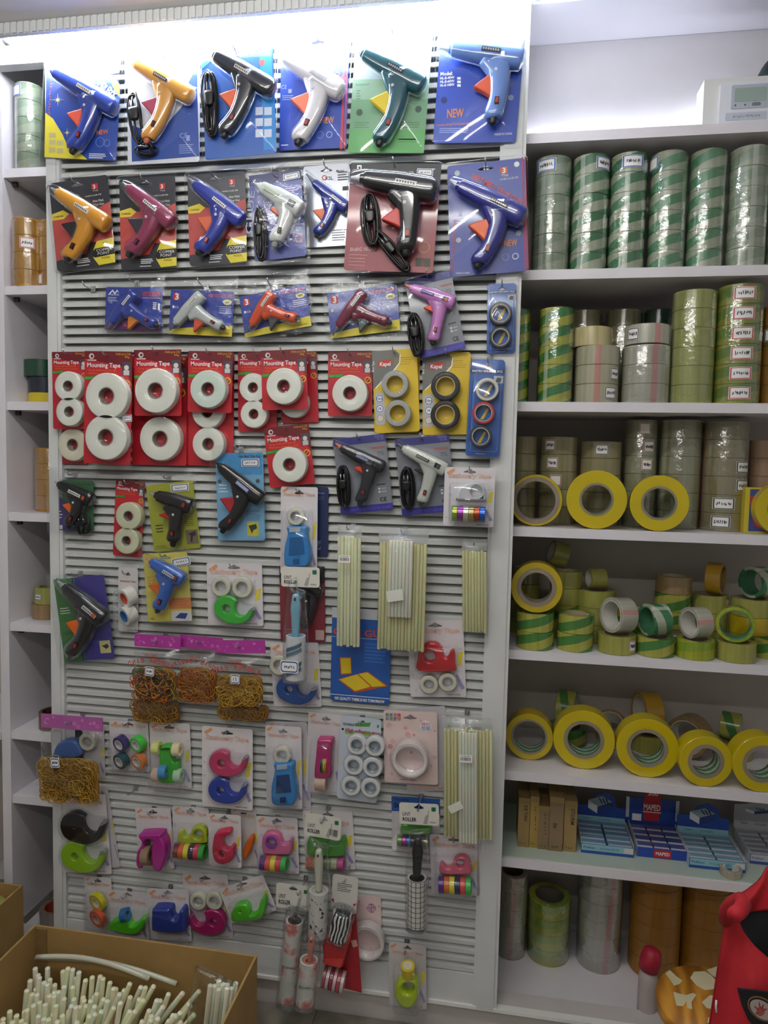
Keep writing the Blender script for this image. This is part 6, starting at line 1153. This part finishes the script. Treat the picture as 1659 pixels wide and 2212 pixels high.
back5('tilted brown roll leaning behind the yellow rings', 715, .20, 100, 'tan', (-.25, -.55, .8), .012, core='#cfcdc0')
back5('brown roll standing behind the fourth yellow ring', 1195, .20, 130, 'tan', (-.62, -.78, 0), .0, core='#cfcdc0')
back5('green roll on edge behind the right yellow ring', 1440, .225, 84, 'grs', (.9, -.4, 0), .0435)
# sixth shelf: cartons and erasers
S6 = ZS[6]+.0032
CB_ = mat('#a38a58', .75, var=.25); CB2 = mat('#8f7a5a', .75, var=.25)
for i, (x0, x1, yt, yb, t, m) in enumerate(((207, 272, 192, 508, 'DE YAN', CB_), (275, 325, 180, 512, '', mat('#b0944e', .7, var=.25)), (325, 385, 240, 522, '', CB2), (387, 468, 180, 532, '48', CB2), (472, 545, 205, 535, 'STORM', CB_))):
    c = onz(*zp('f', (x0+x1)/2, yb), S6); k = mpp('f', (x0+x1)/2, yb, c.y); w = (x1-x0)*k; hh = (yb-yt)*k*.93
    o = empty('paper_box', (c.x, c.y, S6)); tag(o, ('worn upright carton nearest the panel on the eraser shelf', 'narrow yellowish upright carton', 'grey brown upright carton, third in the row', 'widest upright carton marked 48', 'upright carton next to the eraser display')[i], 'box', 'worn upright cartons')
    b = MB(); b.box(-w/2, w/2, 0, .10, 0, hh, m); b.build('carton', o)
    b = MB(); b.box(-w/2-.0004, w/2+.0004, -.0005, .1004, hh*.90, hh+.0006, mat('#9c8352', .75, var=.3)); b.build('lid', o)
    b = MB(); b.text(t, w*.02, hh*.86 if i != 3 else hh*.42, w*.30, mat('#4a3a28', .7), -.0008, None, math.radians(-90 if i != 3 else 84), .015) if t else b.scrib(w*.15, hh*.6, hh*.5, w*.26, mat('#4a3a28', .7), -.0008, math.radians(-88), 7, i); b.scrib(-w*.05, hh*.08, w*.6, w*.25, mat('#4a3a28', .7), -.0008, 0, 3, i+9); b.build('lettering', o)
_em = MB(); _em.box(-.011, .011, 0, .017, 0, .011, mat('#cdd2da', .5)); _e1 = _em.mesh('eraser')
def sleeve(c): 
    b = MB(); b.box(-.0113, .0113, .005, .0173, -.0003, .0113, mat(c, .35, coat=.3)); return b.mesh('sleeve')
def eraser_box(label, x0, y0, x1, y1, hdr, tray_c, strip_c, back_c, sl, rows, cols, maped=False, dk='#24479c', zf=.014, elab=''):
    a, c = onz(*zp('f', x0, y0), S6), onz(*zp('f', x1, y1), S6); yf = (a.y+c.y)/2; yf = max(yf, DY+.004)
    w = c.x-a.x; D = .125; o = empty('eraser_display', ((a.x+c.x)/2, yf, S6)); tag(o, label, 'display box', 'eraser display boxes'); W2 = w/2
    m0 = mat(tray_c, .45); 
    b = MB(); b.box(-W2, W2, 0, D, 0, .0015, m0); b.build('tray_floor', o)
    b = MB(); b.box(-W2, W2, 0, .0012, .0015, .024, m0); b.build('tray_front', o)
    for sx in (-1, 1):
        b = MB(); b.box(sx*W2-(.0012 if sx > 0 else 0), sx*W2+(0 if sx > 0 else .0012), .0013, D, .0015, .028, mat(back_c if maped else '#c9ced6', .5)); b.build('tray_side', o)
    b = MB(); b.box(-W2*.98, W2*.98, -.0006, -.0001, .0075, .0235, mat(strip_c, .4)); 
    if maped:
        b.box(-W2*.35, W2*.33, -.0010, -.0006, .003, .022, mat('#c02a34', .45)); b.text('MAPED', 0, .0085, .0085, WHITE, -.0014, W2*.55, 0, .02, True)
    else:
        b.text('Pelikan', -W2*.92, .0125, .006, mat('#1f5a8c', .5), -.001, W2*.45, 0, .01); b.text('W-CLEAN ERASER', -W2*.30, .0125, .0052, mat('#2a6a8c', .5), -.001, W2*.75); b.box(W2*.62, W2*.96, -.0012, -.0006, .009, .021, mat('#d8cfd0', .5))
    b.build('front_print', o)
    zb = .030
    b = MB()                                   # raised rear flap with the picture of an eraser
    H1, H2 = hdr
    pts = [(-W2, 0), (W2, 0), (W2, H1), (W2*.62, H1*1.02), (W2*.55, H2*.9), (W2*.2, H2), (-W2*.2, H2*.94), (-W2*.5, H1*1.04), (-W2, H1)] if not maped else [(-W2*1.12, .02), (W2*1.12, .02), (W2*1.12, H1), (-W2*1.12, H1)]
    b.plate(pts, D-.001, D+.0008, mat(dk, .4, coat=.2)); f = b.build('flap', o)
    b = MB()
    if maped:
        b.plate([(-W2*.34, .03), (W2*.30, .03), (W2*.30, H2), (-W2*.34, H2)], D-.0018, D-.001, mat('#b82832', .45)); b.plate([(-W2*.40, H1*.62), (W2*.36, H1*.62), (W2*.38, H1*.92), (-W2*.42, H1*.94)], D-.0024, D-.0018, mat('#b82832', .45)); b.plate([(-W2*.40, H1*.60), (W2*.37, H1*.60), (W2*.37, H1*.62), (-W2*.40, H1*.62)], D-.0026, D-.002, WHITE)
        b.text('MAPED', -W2*.02, H1*.67, H1*.18, WHITE, D-.0030, W2*.70, 0, .02, True); b.text('300', 0, H2*.87, H2*.09, WHITE, D-.0022, W2*.42, 0, .02, True)
        for sx in (-1, 1): b.plate([(sx*W2*1.12, .035), (sx*W2*.98, .035), (sx*W2*.98, H1*1.0), (sx*W2*1.12, H1*1.02)], D-.0016, D-.001, mat('#c9cdd6', .5))
        b.plate([(-W2*.84, H1*.32), (-W2*.45, H1*.32), (-W2*.45, H1*.52), (-W2*.84, H1*.52)], D-.0018, D-.001, WHITE)
    else:
        b.plate([(-W2, .0), (W2, .0), (W2*.98, H1*.55), (-W2*.98, H1*.56)], D-.0018, D-.001, mat(strip_c, .4)); b.text('Pelikan', -W2*.7, H1*.43, H1*.07, mat('#1f5a8c', .5), D-.0024, W2*.3)
        b.text('W-CLEAN', -W2*.1, H1*.42, H1*.06, mat('#1f5a8c', .5), D-.0024, W2*.5)
        e = H2-H1; X = -W2*.52; Z = H1*.78
        b.plate([(X, Z+e*.2), (X+W2*.38, Z-e*.15), (X+W2*.38, Z+e*.35), (X, Z+e*.75)], D-.0020, D-.001, mat('#d8dbe0', .5)); b.plate([(X+W2*.38, Z-e*.15), (X+W2*.98, Z+e*.25), (X+W2*.98, Z+e*.75), (X+W2*.38, Z+e*.35)], D-.0022, D-.001, mat('#2a3f80', .5)); b.plate([(X, Z+e*.75), (X+W2*.38, Z+e*.35), (X+W2*.98, Z+e*.75), (X+W2*.55, Z+e*1.1)], D-.0024, D-.001, mat('#8fa4a8', .5))
        for i in range(3): b.plate([(X+W2*(.40+.14*i), Z+e*(.95-.0*i)), (X+W2*(.46+.14*i), Z+e*.95), (X+W2*(.60+.12*i), Z+e*.60), (X+W2*(.54+.12*i), Z+e*.60)], D-.0027, D-.001, mat('#1c2a50', .5))
    b.build('flap_print', f)
    sm2 = sleeve(sl)
    for r in range(rows):
        for q in range(cols):
            if (r, q) in ((0, cols-1),) and not maped: pass
            e = bpy.data.objects.new('eraser', _e1); COL.objects.link(e); k = bpy.data.objects.new('sleeve', sm2); COL.objects.link(k); k.parent = e
            e.location = (o.location.x-W2+(q+.5)*w/cols, yf+.006+r*(D-.012)/rows, S6+.0018+.006); e.scale = (w/cols/.0245, (D-.016)/rows/.0178, 1.25)
            tag(e, '%s, %s row, %s' % (elab, ('front', 'second', 'third', 'fourth', 'rear')[r if r < rows-1 else 4], ('left', 'right') [q] if cols == 2 else ('left', 'middle', 'right')[q]), 'eraser', elab)
    return o
eraser_box('light blue eraser display nearest the cartons', 578, 545, 880, 566, (.060, .098), '#2a4fa0', '#8fc0cc', '#24407c', '#6a94b4', 5, 2, elab='blue eraser in the display by the cartons')
eraser_box('blue and red eraser display with tall red price flap', 905, 572, 1190, 582, (.088, .112), '#2a4aa8', '#2a4aa8', '#c9ccd6', '#4a5494', 4, 3, True, elab='purple eraser in the red flapped display')
eraser_box('light blue eraser display right of the red flapped one', 1205, 630, 1525, 655, (.066, .100), '#2a4fa0', '#8fc0cc', '#24407c', '#7fa4b8', 5, 2, elab='blue eraser in the right hand blue display')
eraser_box('grey eraser display at the right edge of its shelf', 1560, 612, 1840, 625, (.085, .10), '#3a4a90', '#b8bac0', '#8a8c94', '#9a9ca4', 5, 2, dk='#a8a9ae', elab='grey eraser in the rightmost display')
c = onz(*zp('f', 1455, 690), S6); o = roll((c.x, c.y+.02, S6), .024, .014, .017, tape_mat('#b0a898'), '#d8d8d6', (0, -.0, 1), label='small clear tape roll lying in front of the erasers'); o.location.y = DY+.03
# bottom shelf
S7 = ZS[7]+.0006
def bot(label, cx, yb, r, n, mk, h=.045, ri=.66, wrap=None, st=(), core='#6f6a5c'):
    wrap = mk[:5] != 'brown' if wrap is None else wrap
    c = onz(*zp('f', cx, yb), S7); k = mpp('f', cx, yb, c.y+r*.001); q = r*k; y = c.y+q
    s = empty('tape_stack', (at(*zp('f', cx, yb), y).x, y, S7)); tag(s, label, 'tape', 'tape stacks on the bottom shelf')
    for i in range(n): roll((0, 0, i*h), q, q*ri, h-.0006, T[mk](), core, parent=s, spin=i*.05)
    if wrap: b = MB(); b.lathe((0, 0, 0), (0, 0, 1), [(q*.8, .0004), (q+.0014, .005), (q+.001, n*h*.5), (q+.0014, n*h-.005), (q*.9, n*h+.001)], WRAP, 28, closed=False); b.build('shrink_wrap', s)
    return s
bot('clear tape stack beside the panel on the bottom shelf', 165, 1166, 82, 5, 'clear')
bot('lime green tape stack on the bottom shelf', 378, 1203, 116, 4, 'lime2', h=.041)
bot('tall clear tape stack on the bottom shelf', 668, 1243, 120, 6, 'clear2', h=.0455)
bot('tall brown tape stack on the bottom shelf', 985, 1290, 138, 6, 'brown', h=.0475)
bot('brown tape stack next to the red garment', 1275, 1310, 136, 6, 'brown', h=.0475)
bot('brown tape stack partly behind the red garment', 1560, 1330, 125, 6, 'brown', h=.0475)
# meter box on the top board
p = at(*zp('k', 965, 1100), .09); o = empty('meter_box', (p.x+.1, .09, ZS[0]+.0005)); tag(o, 'white meter box with a small screen on the top right shelf', 'meter'); H = at(1518, 172, .09).z-ZS[0]-.0005; o.location.z += 0
b = MB(); b.box(-.1, .14, 0, .06, 0, H, mat('#dfe0dc', .45)); b.build('case', o)
b = MB(); b.plate(rr(-.068, .0, .058, .092, .006), -.008, -.0002, mat('#e3e6ee', .35)); f = b.build('front_cover', o); f.location.z = H-.105
b = MB(); b.plate(rr(-.045, .034, .032, .084, .003), -.010, -.0081, mat('#b9c0cc', .4)); b.plate(rr(-.038, .048, .026, .077, .002), -.0106, -.0101, mat('#9db0a8', .2)); b.plate(rr(-.002, .038, .016, .045, .003), -.0106, -.0101, mat('#7a8290', .4)); b.plate(circ(-.036, .041, .002, 10), -.0106, -.0101, mat('#555c68', .4)); b.plate(circ(-.016, .041, .002, 10), -.0106, -.0101, mat('#555c68', .4)); b.build('display', f)
b = MB(); b.plate(rr(-.055, .010, .030, .026, .002), -.0092, -.0081, mat('#c4cad6', .4)); b.scrib(-.012, .0175, .055, .006, mat('#8a92a0', .5), -.0096, 0, 14, 2); b.build('nameplate', f)
b = MB(); b.loft([(.045, H+.001), (.052, H+.02), (.065, H+.045), (.08, H+.055)], [.03, .028, .022, .010], [.024, .022, .016, .008], .030, mat('#2c3a40', .5)); k = b.build('cap'); k.location = o.location; tag(k, 'dark rounded object standing on the white meter box', 'object')
# left unit contents
def lstack(label, cx, w, yb, si, n, mk, h=.043, dep=.08, z='i', wrap=True, st=()):
    dep += DY-.01; x = at(*zp(z, cx, yb), dep).x; k = mpp(z, cx, yb, dep); q = w*k; x = max(x, -1.2620+q+.003); s = empty('tape_stack', (x, dep, LZ[si]+.0006)); tag(s, label, 'tape', 'tape in the narrow left unit')
    for i in range(n): roll((0, 0, i*h), q, q*.66, h-.0006, T[mk](), '#9c8a6a', parent=s)
    if wrap: b = MB(); b.lathe((0, 0, 0), (0, 0, 1), [(q*.8, .0004), (q+.0014, .005), (q+.001, n*h*.5), (q+.0014, n*h-.005), (q*.9, n*h+.001)], WRAP, 28, closed=False); b.build('shrink_wrap', s)
    for i, a, w_, c_, tx in st: sticker(s, q+.0012, i*h+h*.2, i*h+h*.82, a, w_, c_, tx, s)
    return s
lstack('silver green tape sleeve at the upper left of the unit', 195, 78, 1050, 0, 5, 'silver', dep=.05, z='1', st=[(4, -.5, .04, BL_, '')])
lstack('brown tape sleeve with a red bordered sticker', 128, 61, 500, 1, 4, 'brown2', dep=.046, st=[(2, .55, .036, '#c8505a', '43x60')])
lstack('brown tape sleeve cut by the panel frame', 262, 66, 500, 1, 4, 'brown2', dep=.07, st=[(0, -.6, .03, '#c8505a', '')])
c = at(*zp('i', 205, 1000), .14); zb = LZ[2]+.0006
tag(roll((c.x+.012, .14, zb), .048, .030, .03, mat('#cdb81c', .35, coat=.3), '#555544'), 'yellow tape roll lying flat on the left unit', 'tape'); tag(roll((c.x+.006, .14, zb+.0305), .044, .03, .042, T['navy'](), '#333333'), 'navy tape roll on top of the yellow one', 'tape'); tag(roll((c.x+.0, .14, zb+.073), .050, .03, .045, T['dkgreen'](), '#333333'), 'dark green tape roll on top of the navy one', 'tape')
lstack('brown tape sleeve behind the mounting tape cards', 250, 70, 1580, 3, 4, 'brown2', dep=.12)
c = at(*zp('i', 225, 2060), .12); zb = LZ[4]+.0006
tag(roll((c.x, .12, zb), .040, .025, .040, T['tan'](), '#6a5a40'), 'tan tape roll lying flat on the lower left shelf', 'tape'); o = roll((c.x+.005, .12, zb+.0405), .038, .025, .045, T['olk'](), '#8a8860'); tag(o, 'olive tape roll with sticker stacked on the tan roll', 'tape'); sticker(o, .0384, .012, .030, -.2, .02, DK_, '43', o)
c = at(112, 1560, .085); tag(roll((c.x+.004, .085, LZ[5]+.0006), .036, .026, .045, tape_mat('#6a4a3a'), '#4a3028'), 'dark brown roll peeking out behind the panel frame', 'tape')
c = at(118, 1960, .09); tag(roll((c.x+.004, .09, LZ[7]+.0006), .042, .028, .055, tape_mat('#7a6f6a'), '#a8452c'), 'grey tape roll with a red core on the unit floor', 'tape')
# ---------------------------------------------------------------- foreground: cartons, stool, red garment
KRAFT = mat('#a5854f', .75, var=.12); KRIN = mat('#a68a5c', .75, var=.15)
def carton(label, xr, xl, yb, yf, zt, name='cardboard_box', group='open cardboard boxes'):
    o = empty(name, ((xr+xl)/2, (yb+yf)/2, .0045)); tag(o, label, 'box', group); W2, D2, H, t = (xr-xl)/2, (yb-yf)/2, zt-.0045, .005
    for nm, a in (('side_wall', (-W2, -W2+t, -D2, D2)), ('side_wall', (W2-t, W2, -D2, D2)), ('end_wall', (-W2+t, W2-t, D2-t, D2)), ('end_wall', (-W2+t, W2-t, -D2, -D2+t))):
        b = MB(); b.box(*a, 0, H, KRAFT); b.build(nm, o)
    b = MB(); b.box(-W2+t, W2-t, -D2+t, D2-t, 0, t, KRIN); b.build('floor_panel', o)
    b = MB(); b.box(-W2+t+.0005, -W2+t+.03, D2-t-.003, D2-t-.0005, .05, H-.004, mat('#8c6f42', .8, var=.3)); b.build('corner_tab', o)
    return o
YB = -.17
br, bl = at(556, 2050, YB), at(76, 2010, YB); ZT = (br.z+bl.z)/2
BOX = carton('open cardboard box full of loose glue sticks', br.x, bl.x, YB, YB-.36, ZT)
rg = random.Random(21); SR = .0056
SML = [stick_mesh(L, SR, STK) for L in (.24, .26, .27)]
SMW = [stick_mesh(L, SR, mat('#e6e7d2', .3, coat=.2, sss=.5)) for L in (.25, .27)]
LS = 'loose pale glue stick in the open cardboard box'
def stick(tip, base, me, nm='glue_stick'):
    o = bpy.data.objects.new(nm, me); COL.objects.link(o); d = (tip-base).normalized(); L = me.vertices[-1].co.z
    o.location = tip-d*L; o.rotation_euler = Vector((0, 0, 1)).rotation_difference(d).to_euler(); tag(o, LS, 'glue stick', 'loose glue sticks in the open box'); return o
n = 0
for row in range(9):
    y = YB-.070-row*.026
    x = bl.x+.05; 
    while x < br.x-.10:
        f = (x-bl.x)/(br.x-bl.x); lean = .02+.24*max(0, f-.30)+rg.uniform(-.03, .07)*(1 if f > .3 else .35)
        tz = ZT-.055+rg.uniform(-.024, .018)-.05*max(0, f-.55)-row*.007
        tip = Vector((x+rg.uniform(-.002, .002), y+rg.uniform(-.008, .008), tz)); base = tip-Vector((lean, -.015+rg.uniform(-.02, .02), .245))
        if base.x > bl.x+.012: stick(tip, base, rg.choice(SML+SMW)); n += 1
        x += .0118+rg.uniform(0, .003)+(.004 if f > .45 else 0)
# long bent sticks lying across the back
for i, (x0, x1, dz, dy) in enumerate(((.01, .36, -.060, -.028), (.02, .30, -.048, -.040))):
    b = MB(); P = []
    for j in range(13):
        t = j/12; P.append((bl.x+.012+x0+(x1-x0)*t, YB+dy, ZT+dz+.020*math.sin(math.pi*t)-.012*t))
    b.tube(P, .0058, mat('#c9cbb8', .2, coat=.4, sss=.3), 8); tag(b.build('glue_stick'), ('long bent glue stick lying across the back of the box', 'second bent glue stick in front of the long one')[i], 'glue stick', 'bent glue sticks')
# clear bag of sticks standing in the right corner
bg = empty('glue_stick_bag', (br.x-.055, YB-.10, .03)); tag(bg, 'clear bag of glue sticks standing in the box corner', 'glue sticks')
for i in range(9):
    o = bpy.data.objects.new('glue_stick', SMW[0]); COL.objects.link(o); o.parent = bg; o.location = (-.030+.0062*i, -.02+.008*(i % 3), ZT-.03-.235-.006*(i % 2)); o.rotation_euler = (0, .10, 0)
b = MB(); H0 = ZT-.03+.012
b.loft([(-.032, H0-.27), (-.022, H0-.12), (-.006, H0-.02), (.004, H0+.018)], [.036, .040, .042, .048], [.022, .024, .018, .006], -.012, BAGM, 16); b.build('plastic_bag', bg)
# second carton at the left edge
lr = at(50, 1912, -.06)
B2 = carton('tall cardboard box cut by the left image edge', lr.x, lr.x-.30, -.06, -.30, lr.z)
for i, (dx, dy) in enumerate(((-.055, -.06), (-.075, -.155), (-.15, -.07))):
    e = empty('tape_stack', (lr.x+dx, -.06+dy, .010)); tag(e, ('olive tape stack at the back of the left cardboard box', 'olive tape stack at the front of the left cardboard box', 'olive tape stack in the far corner of the left cardboard box')[i], 'tape', 'tape in the left cardboard box')
    k = int((lr.z-.012)/.045); hk_ = (lr.z-.030)/k
    for j in range(k): roll((0, 0, j*hk_), .040, .026, hk_-.0005, T['olk'](), '#b0a878', parent=e, spin=j*.6)
    b = MB(); b.lathe((0, 0, 0), (0, 0, 1), [(.03, .0004), (.0412, .004), (.0412, k*hk_-.004), (.034, k*hk_+.001)], WRAP, 24, closed=False); b.build('shrink_wrap', e)
# stool
WOOD = bpy.data.materials.new('wood_grain'); WOOD.use_nodes = True
def _wood():
    n = WOOD.node_tree.nodes; L = WOOD.node_tree.links; p = n['Principled BSDF']; p.inputs['Roughness'].default_value = .4
    tc = n.new('ShaderNodeTexCoord'); mp = n.new('ShaderNodeMapping'); mp.inputs['Scale'].default_value = (1, .28, 1); mp.inputs['Rotation'].default_value = (0, 0, .5)
    w = n.new('ShaderNodeTexWave'); w.inputs['Scale'].default_value = 9; w.inputs['Distortion'].default_value = 14; w.inputs['Detail'].default_value = 3; r = n.new('ShaderNodeValToRGB'); e = r.color_ramp.elements
    e[0].color = lin('#9a6420'); e[1].color = lin('#cf9436'); q = e.new(.35); q.color = lin('#b07424')
    L.new(tc.outputs['Object'], mp.inputs[0]); L.new(mp.outputs[0], w.inputs['Vector']); L.new(w.outputs['Fac'], r.inputs[0]); L.new(r.outputs[0], p.inputs['Base Color'])
_wood()
SZ = .27; sc0 = onz(1548, 2172, SZ); sR = (onz(1548, 2172, SZ)-onz(1421, 2160, SZ)).length
st = empty('wooden_stool', (sc0.x, sc0.y, .0045)); tag(st, 'round stool with wood grain seat covered in torn paper', 'stool')
b = MB(); b.lathe((0, 0, SZ-.034), (0, 0, 1), [(0, 0), (sR*.96, 0), (sR, .005), (sR, .026), (sR*.985, .0295), (0, .0295)], WOOD, 48, closed=False); seat = b.build('seat', st)
for i in range(4):
    a = math.pi/4+i*math.pi/2; b = MB(); b.loft([(0, 0), (0, .1), (0, SZ-.0345)], [.016, .017, .018], [.016, .017, .018], 0, mat('#6a4a24', .5)); b.build('leg', st, (sR*.62*math.cos(a), sR*.62*math.sin(a), 0))
rg2 = random.Random(4)
for k, pts in enumerate((((430, 1260), (480, 1215), (560, 1290), (630, 1340), (600, 1380), (530, 1405), (480, 1320)), ((725, 1310), (770, 1235), (900, 1230), (980, 1280), (1040, 1350), (1030, 1440), (900, 1455), (800, 1400)), ((925, 1215), (1060, 1165), (1080, 1330), (990, 1280)), ((520, 1475), (600, 1500), (680, 1515), (760, 1490), (800, 1510), (740, 1600), (750, 1685), (690, 1670), (680, 1590), (640, 1650), (560, 1640)), ((865, 1600), (960, 1520), (1030, 1520), (1010, 1690), (920, 1670)), ((940, 1790), (1010, 1750), (1010, 1850), (930, 1850)))):
    q = [onz(*zp('h', *p), SZ-.0035)-Vector((sc0.x, sc0.y, 0)) for p in pts]; b = MB()
    top = [(v.x, v.y) for v in q]; tri = tessellate_polygon([[Vector((x, y, 0)) for x, y in top]]); vs = [(x, y, SZ-.0040) for x, y in top]
    fs = []
    for t in tri:
        (ax, ay), (bx, by), (cx, cy) = (top[i] for i in t); fs.append(t if (bx-ax)*(cy-ay)-(cx-ax)*(by-ay) > 0 else (t[0], t[2], t[1]))
    b.add(vs, fs, mat('#cfc5a0', .8, var=.1)); n_ = len(vs); b.add([(x, y, SZ-.0040) for x, y in top]+[(x, y, SZ-.0046) for x, y in top], [(i, (i+1) % n_, n_+(i+1) % n_, n_+i) for i in range(n_)], mat('#cfc5a0', .8, var=.1)); b.build('paper_scrap', st)
# small red and grey bottle cap beside the stool
p = onz(*zp('h', 330, 1560), .16); 
o = empty('spray_bottle', (p.x-.004, p.y+.075, .0045)); tag(o, 'bottle with a red cap standing behind the stool', 'bottle')
b = MB(); b.lathe((0, 0, 0), (0, 0, 1), [(0, 0), (.020, 0), (.022, .01), (.022, .15), (.019, .175), (0, .175)], mat('#b5aca8', .5), 20, closed=False); b.build('bottle', o)
b = MB(); b.lathe((0, 0, .1755), (.15, 0, 1), [(0, 0), (.023, 0), (.024, .022), (.020, .045), (.010, .052), (0, .052)], mat('#a81c34', .5), 20, closed=False); b.build('cap', o)
# red garment with a dark lining
REDC = mat('#b81a26', .75, var=.18); LIN = mat('#121318', .9)
def patch(A, B, ya, yb, nu, nv, m, bulge, th=.004, fold=.004, seed=1):
    """cloth between two pixel curves A (upper) and B (lower), at depths ya and yb"""
    def samp(Cv, t):
        f = t*(len(Cv)-1); i = min(int(f), len(Cv)-2); g = f-i; return (Cv[i][0]+(Cv[i+1][0]-Cv[i][0])*g, Cv[i][1]+(Cv[i+1][1]-Cv[i][1])*g)
    vs = []
    for k in range(2):
        for j in range(nv+1):
            v = j/nv
            for i in range(nu+1):
                u = i/nu; a, c = samp(A, u), samp(B, u); px, py = zp('h', a[0]+(c[0]-a[0])*v, a[1]+(c[1]-a[1])*v); y = ya+(yb-ya)*v-bulge*math.sin(math.pi*min(u*.5+.02, 1))*math.sin(math.pi*(.15+.7*v))-fold*math.sin(9*u+4*v+seed)
                q = at(px, py, y); vs.append((q.x, q.y+k*th, q.z))
    N = (nu+1)*(nv+1); fs = []
    for j in range(nv):
        for i in range(nu):
            a = j*(nu+1)+i; fs += [(a, a+nu+1, a+nu+2, a+1), (N+a, N+a+1, N+a+nu+2, N+a+nu+1)]
    for i in range(nu):
        for j, fl in ((0, 1), (nv, 0)):
            a = j*(nu+1)+i; f = (a, a+1, N+a+1, N+a); fs.append(f if fl else f[::-1])
    for j in range(nv):
        for i, fl in ((0, 0), (nu, 1)):
            a = j*(nu+1)+i; f = (a, a+nu+1, N+a+nu+1, N+a); fs.append(f[::-1] if fl else f)
    b = MB(); b.add(vs, fs, m, True); return b
GY = -.42
ja = empty('red_jacket', (at(*zp('h', 1500, 1500), GY).x, GY, .3)); tag(ja, 'red garment with a dark lining and an embroidered badge at the right edge', 'jacket')
def kid(b, name, par=None): o = b.build(name, par or ja); o.matrix_parent_inverse = Matrix.Translation(ja.location).inverted(); return o
fr = kid(patch([(1150, 560), (1210, 545), (1290, 560), (1380, 760), (1500, 910), (1659, 1055), (1900, 1200), (2200, 1290)], [(860, 2500), (1000, 2500), (1150, 2500), (1300, 2500), (1450, 2500), (1659, 2500), (1900, 2500), (2200, 2500)], GY, GY-.02, 36, 30, REDC, .05, fold=.006), 'front_panel')
kid(patch([(1145, 470), (1185, 385), (1290, 310), (1400, 250), (1520, 160), (1590, 80), (1640, -20), (1760, -90), (1950, -120), (2200, -120)], [(1150, 640), (1230, 600), (1330, 540), (1400, 520), (1480, 500), (1560, 490), (1659, 480), (1760, 480), (1950, 480), (2200, 480)], GY+.075, GY+.06, 36, 16, REDC, .02, fold=.006, seed=3), 'collar')
kid(patch([(1230, 540), (1330, 470), (1450, 432), (1560, 424), (1659, 420), (1800, 420), (2000, 430), (2200, 450)], [(1230, 640), (1330, 900), (1450, 1050), (1560, 1150), (1659, 1250), (1800, 1350), (2000, 1420), (2200, 1450)], GY+.062, GY+.03, 24, 16, LIN, .0, fold=.003, seed=2), 'lining')
b = MB(); pp = [at(*zp('h', x, y), GY-.004-.02*k) for k, (x, y) in enumerate(((1150, 600), (1165, 480), (1230, 400), (1330, 350), (1370, 400), (1330, 480), (1250, 540)))]
b.tube(pp, .011, REDC, 10); kid(b, 'fold')
def ypt(x, y): return at(*zp('h', x, y), GY-.062)
def flat(pts, m, dy=0, th=.002):
    b = MB(); q = [ypt(*p) for p in pts]; tri = tessellate_polygon([[Vector((v.x, v.z, 0)) for v in q]]); fs = []
    for t in tri:
        A, B, C = (q[i] for i in t); fs.append(t if (B.x-A.x)*(C.z-A.z)-(C.x-A.x)*(B.z-A.z) > 0 else (t[0], t[2], t[1]))
    k = len(q); b.add([(v.x, v.y+dy, v.z) for v in q]+[(v.x, v.y+dy+th, v.z) for v in q], fs+[(i, (i+1) % k, k+(i+1) % k, k+i) for i in range(k)], m); return b
bd = kid(flat([(1295, 1425), (1480, 1445), (1659, 1470), (1900, 1500), (1950, 1700), (1850, 1900), (1620, 1880), (1480, 1860), (1420, 1790), (1350, 1630)], mat('#17161a', .8), th=.004), 'badge'); tag(bd, 'dark embroidered badge with a hand emblem')
el = lambda cx, cy, rx, ry, a, n=28: [(cx+rx*math.cos(t)*math.cos(a)-ry*math.sin(t)*math.sin(a), cy+rx*math.cos(t)*math.sin(a)+ry*math.sin(t)*math.cos(a)) for t in (2*math.pi*i/n for i in range(n))]
def sub(b, nm): return b.build(nm, bd)
sub(flat(el(1590, 1660, 200, 125, .62), mat('#8a6a3a', .7), -.0008), 'braid'); sub(flat(el(1590, 1660, 185, 112, .62), mat('#2a1a1c', .7), -.0012), 'ground'); sub(flat(el(1585, 1665, 165, 98, .62), mat('#b9aca8', .7), -.0016), 'oval')
b = flat(el(1565, 1680, 48, 55, .3), mat('#b05a50', .7), -.0021)
for (x, y), (X, Y), w in (((1500, 1710), (1540, 1690), 9), ((1490, 1620), (1545, 1660), 9), ((1545, 1570), (1560, 1640), 9), ((1600, 1600), (1575, 1650), 9), ((1640, 1650), (1590, 1670), 9)):
    dx, dy = X-x, Y-y; l = math.hypot(dx, dy); nx, ny = -dy/l*w, dx/l*w; f = flat([(x-nx*.6, y-ny*.6), (X-nx, Y-ny), (X+nx, Y+ny), (x+nx*.6, y+ny*.6)], mat('#9a3a38', .7), -.0023); b.add(f.v, f.f, f.mats[0])
sub(b, 'hand_emblem')
b = MB(); b.tube([at(*zp('h', x, y), GY-.03) for x, y in ((1040, 1560), (1035, 1620), (1040, 1700))], .0016, WHITE); kid(b, 'tag_string')
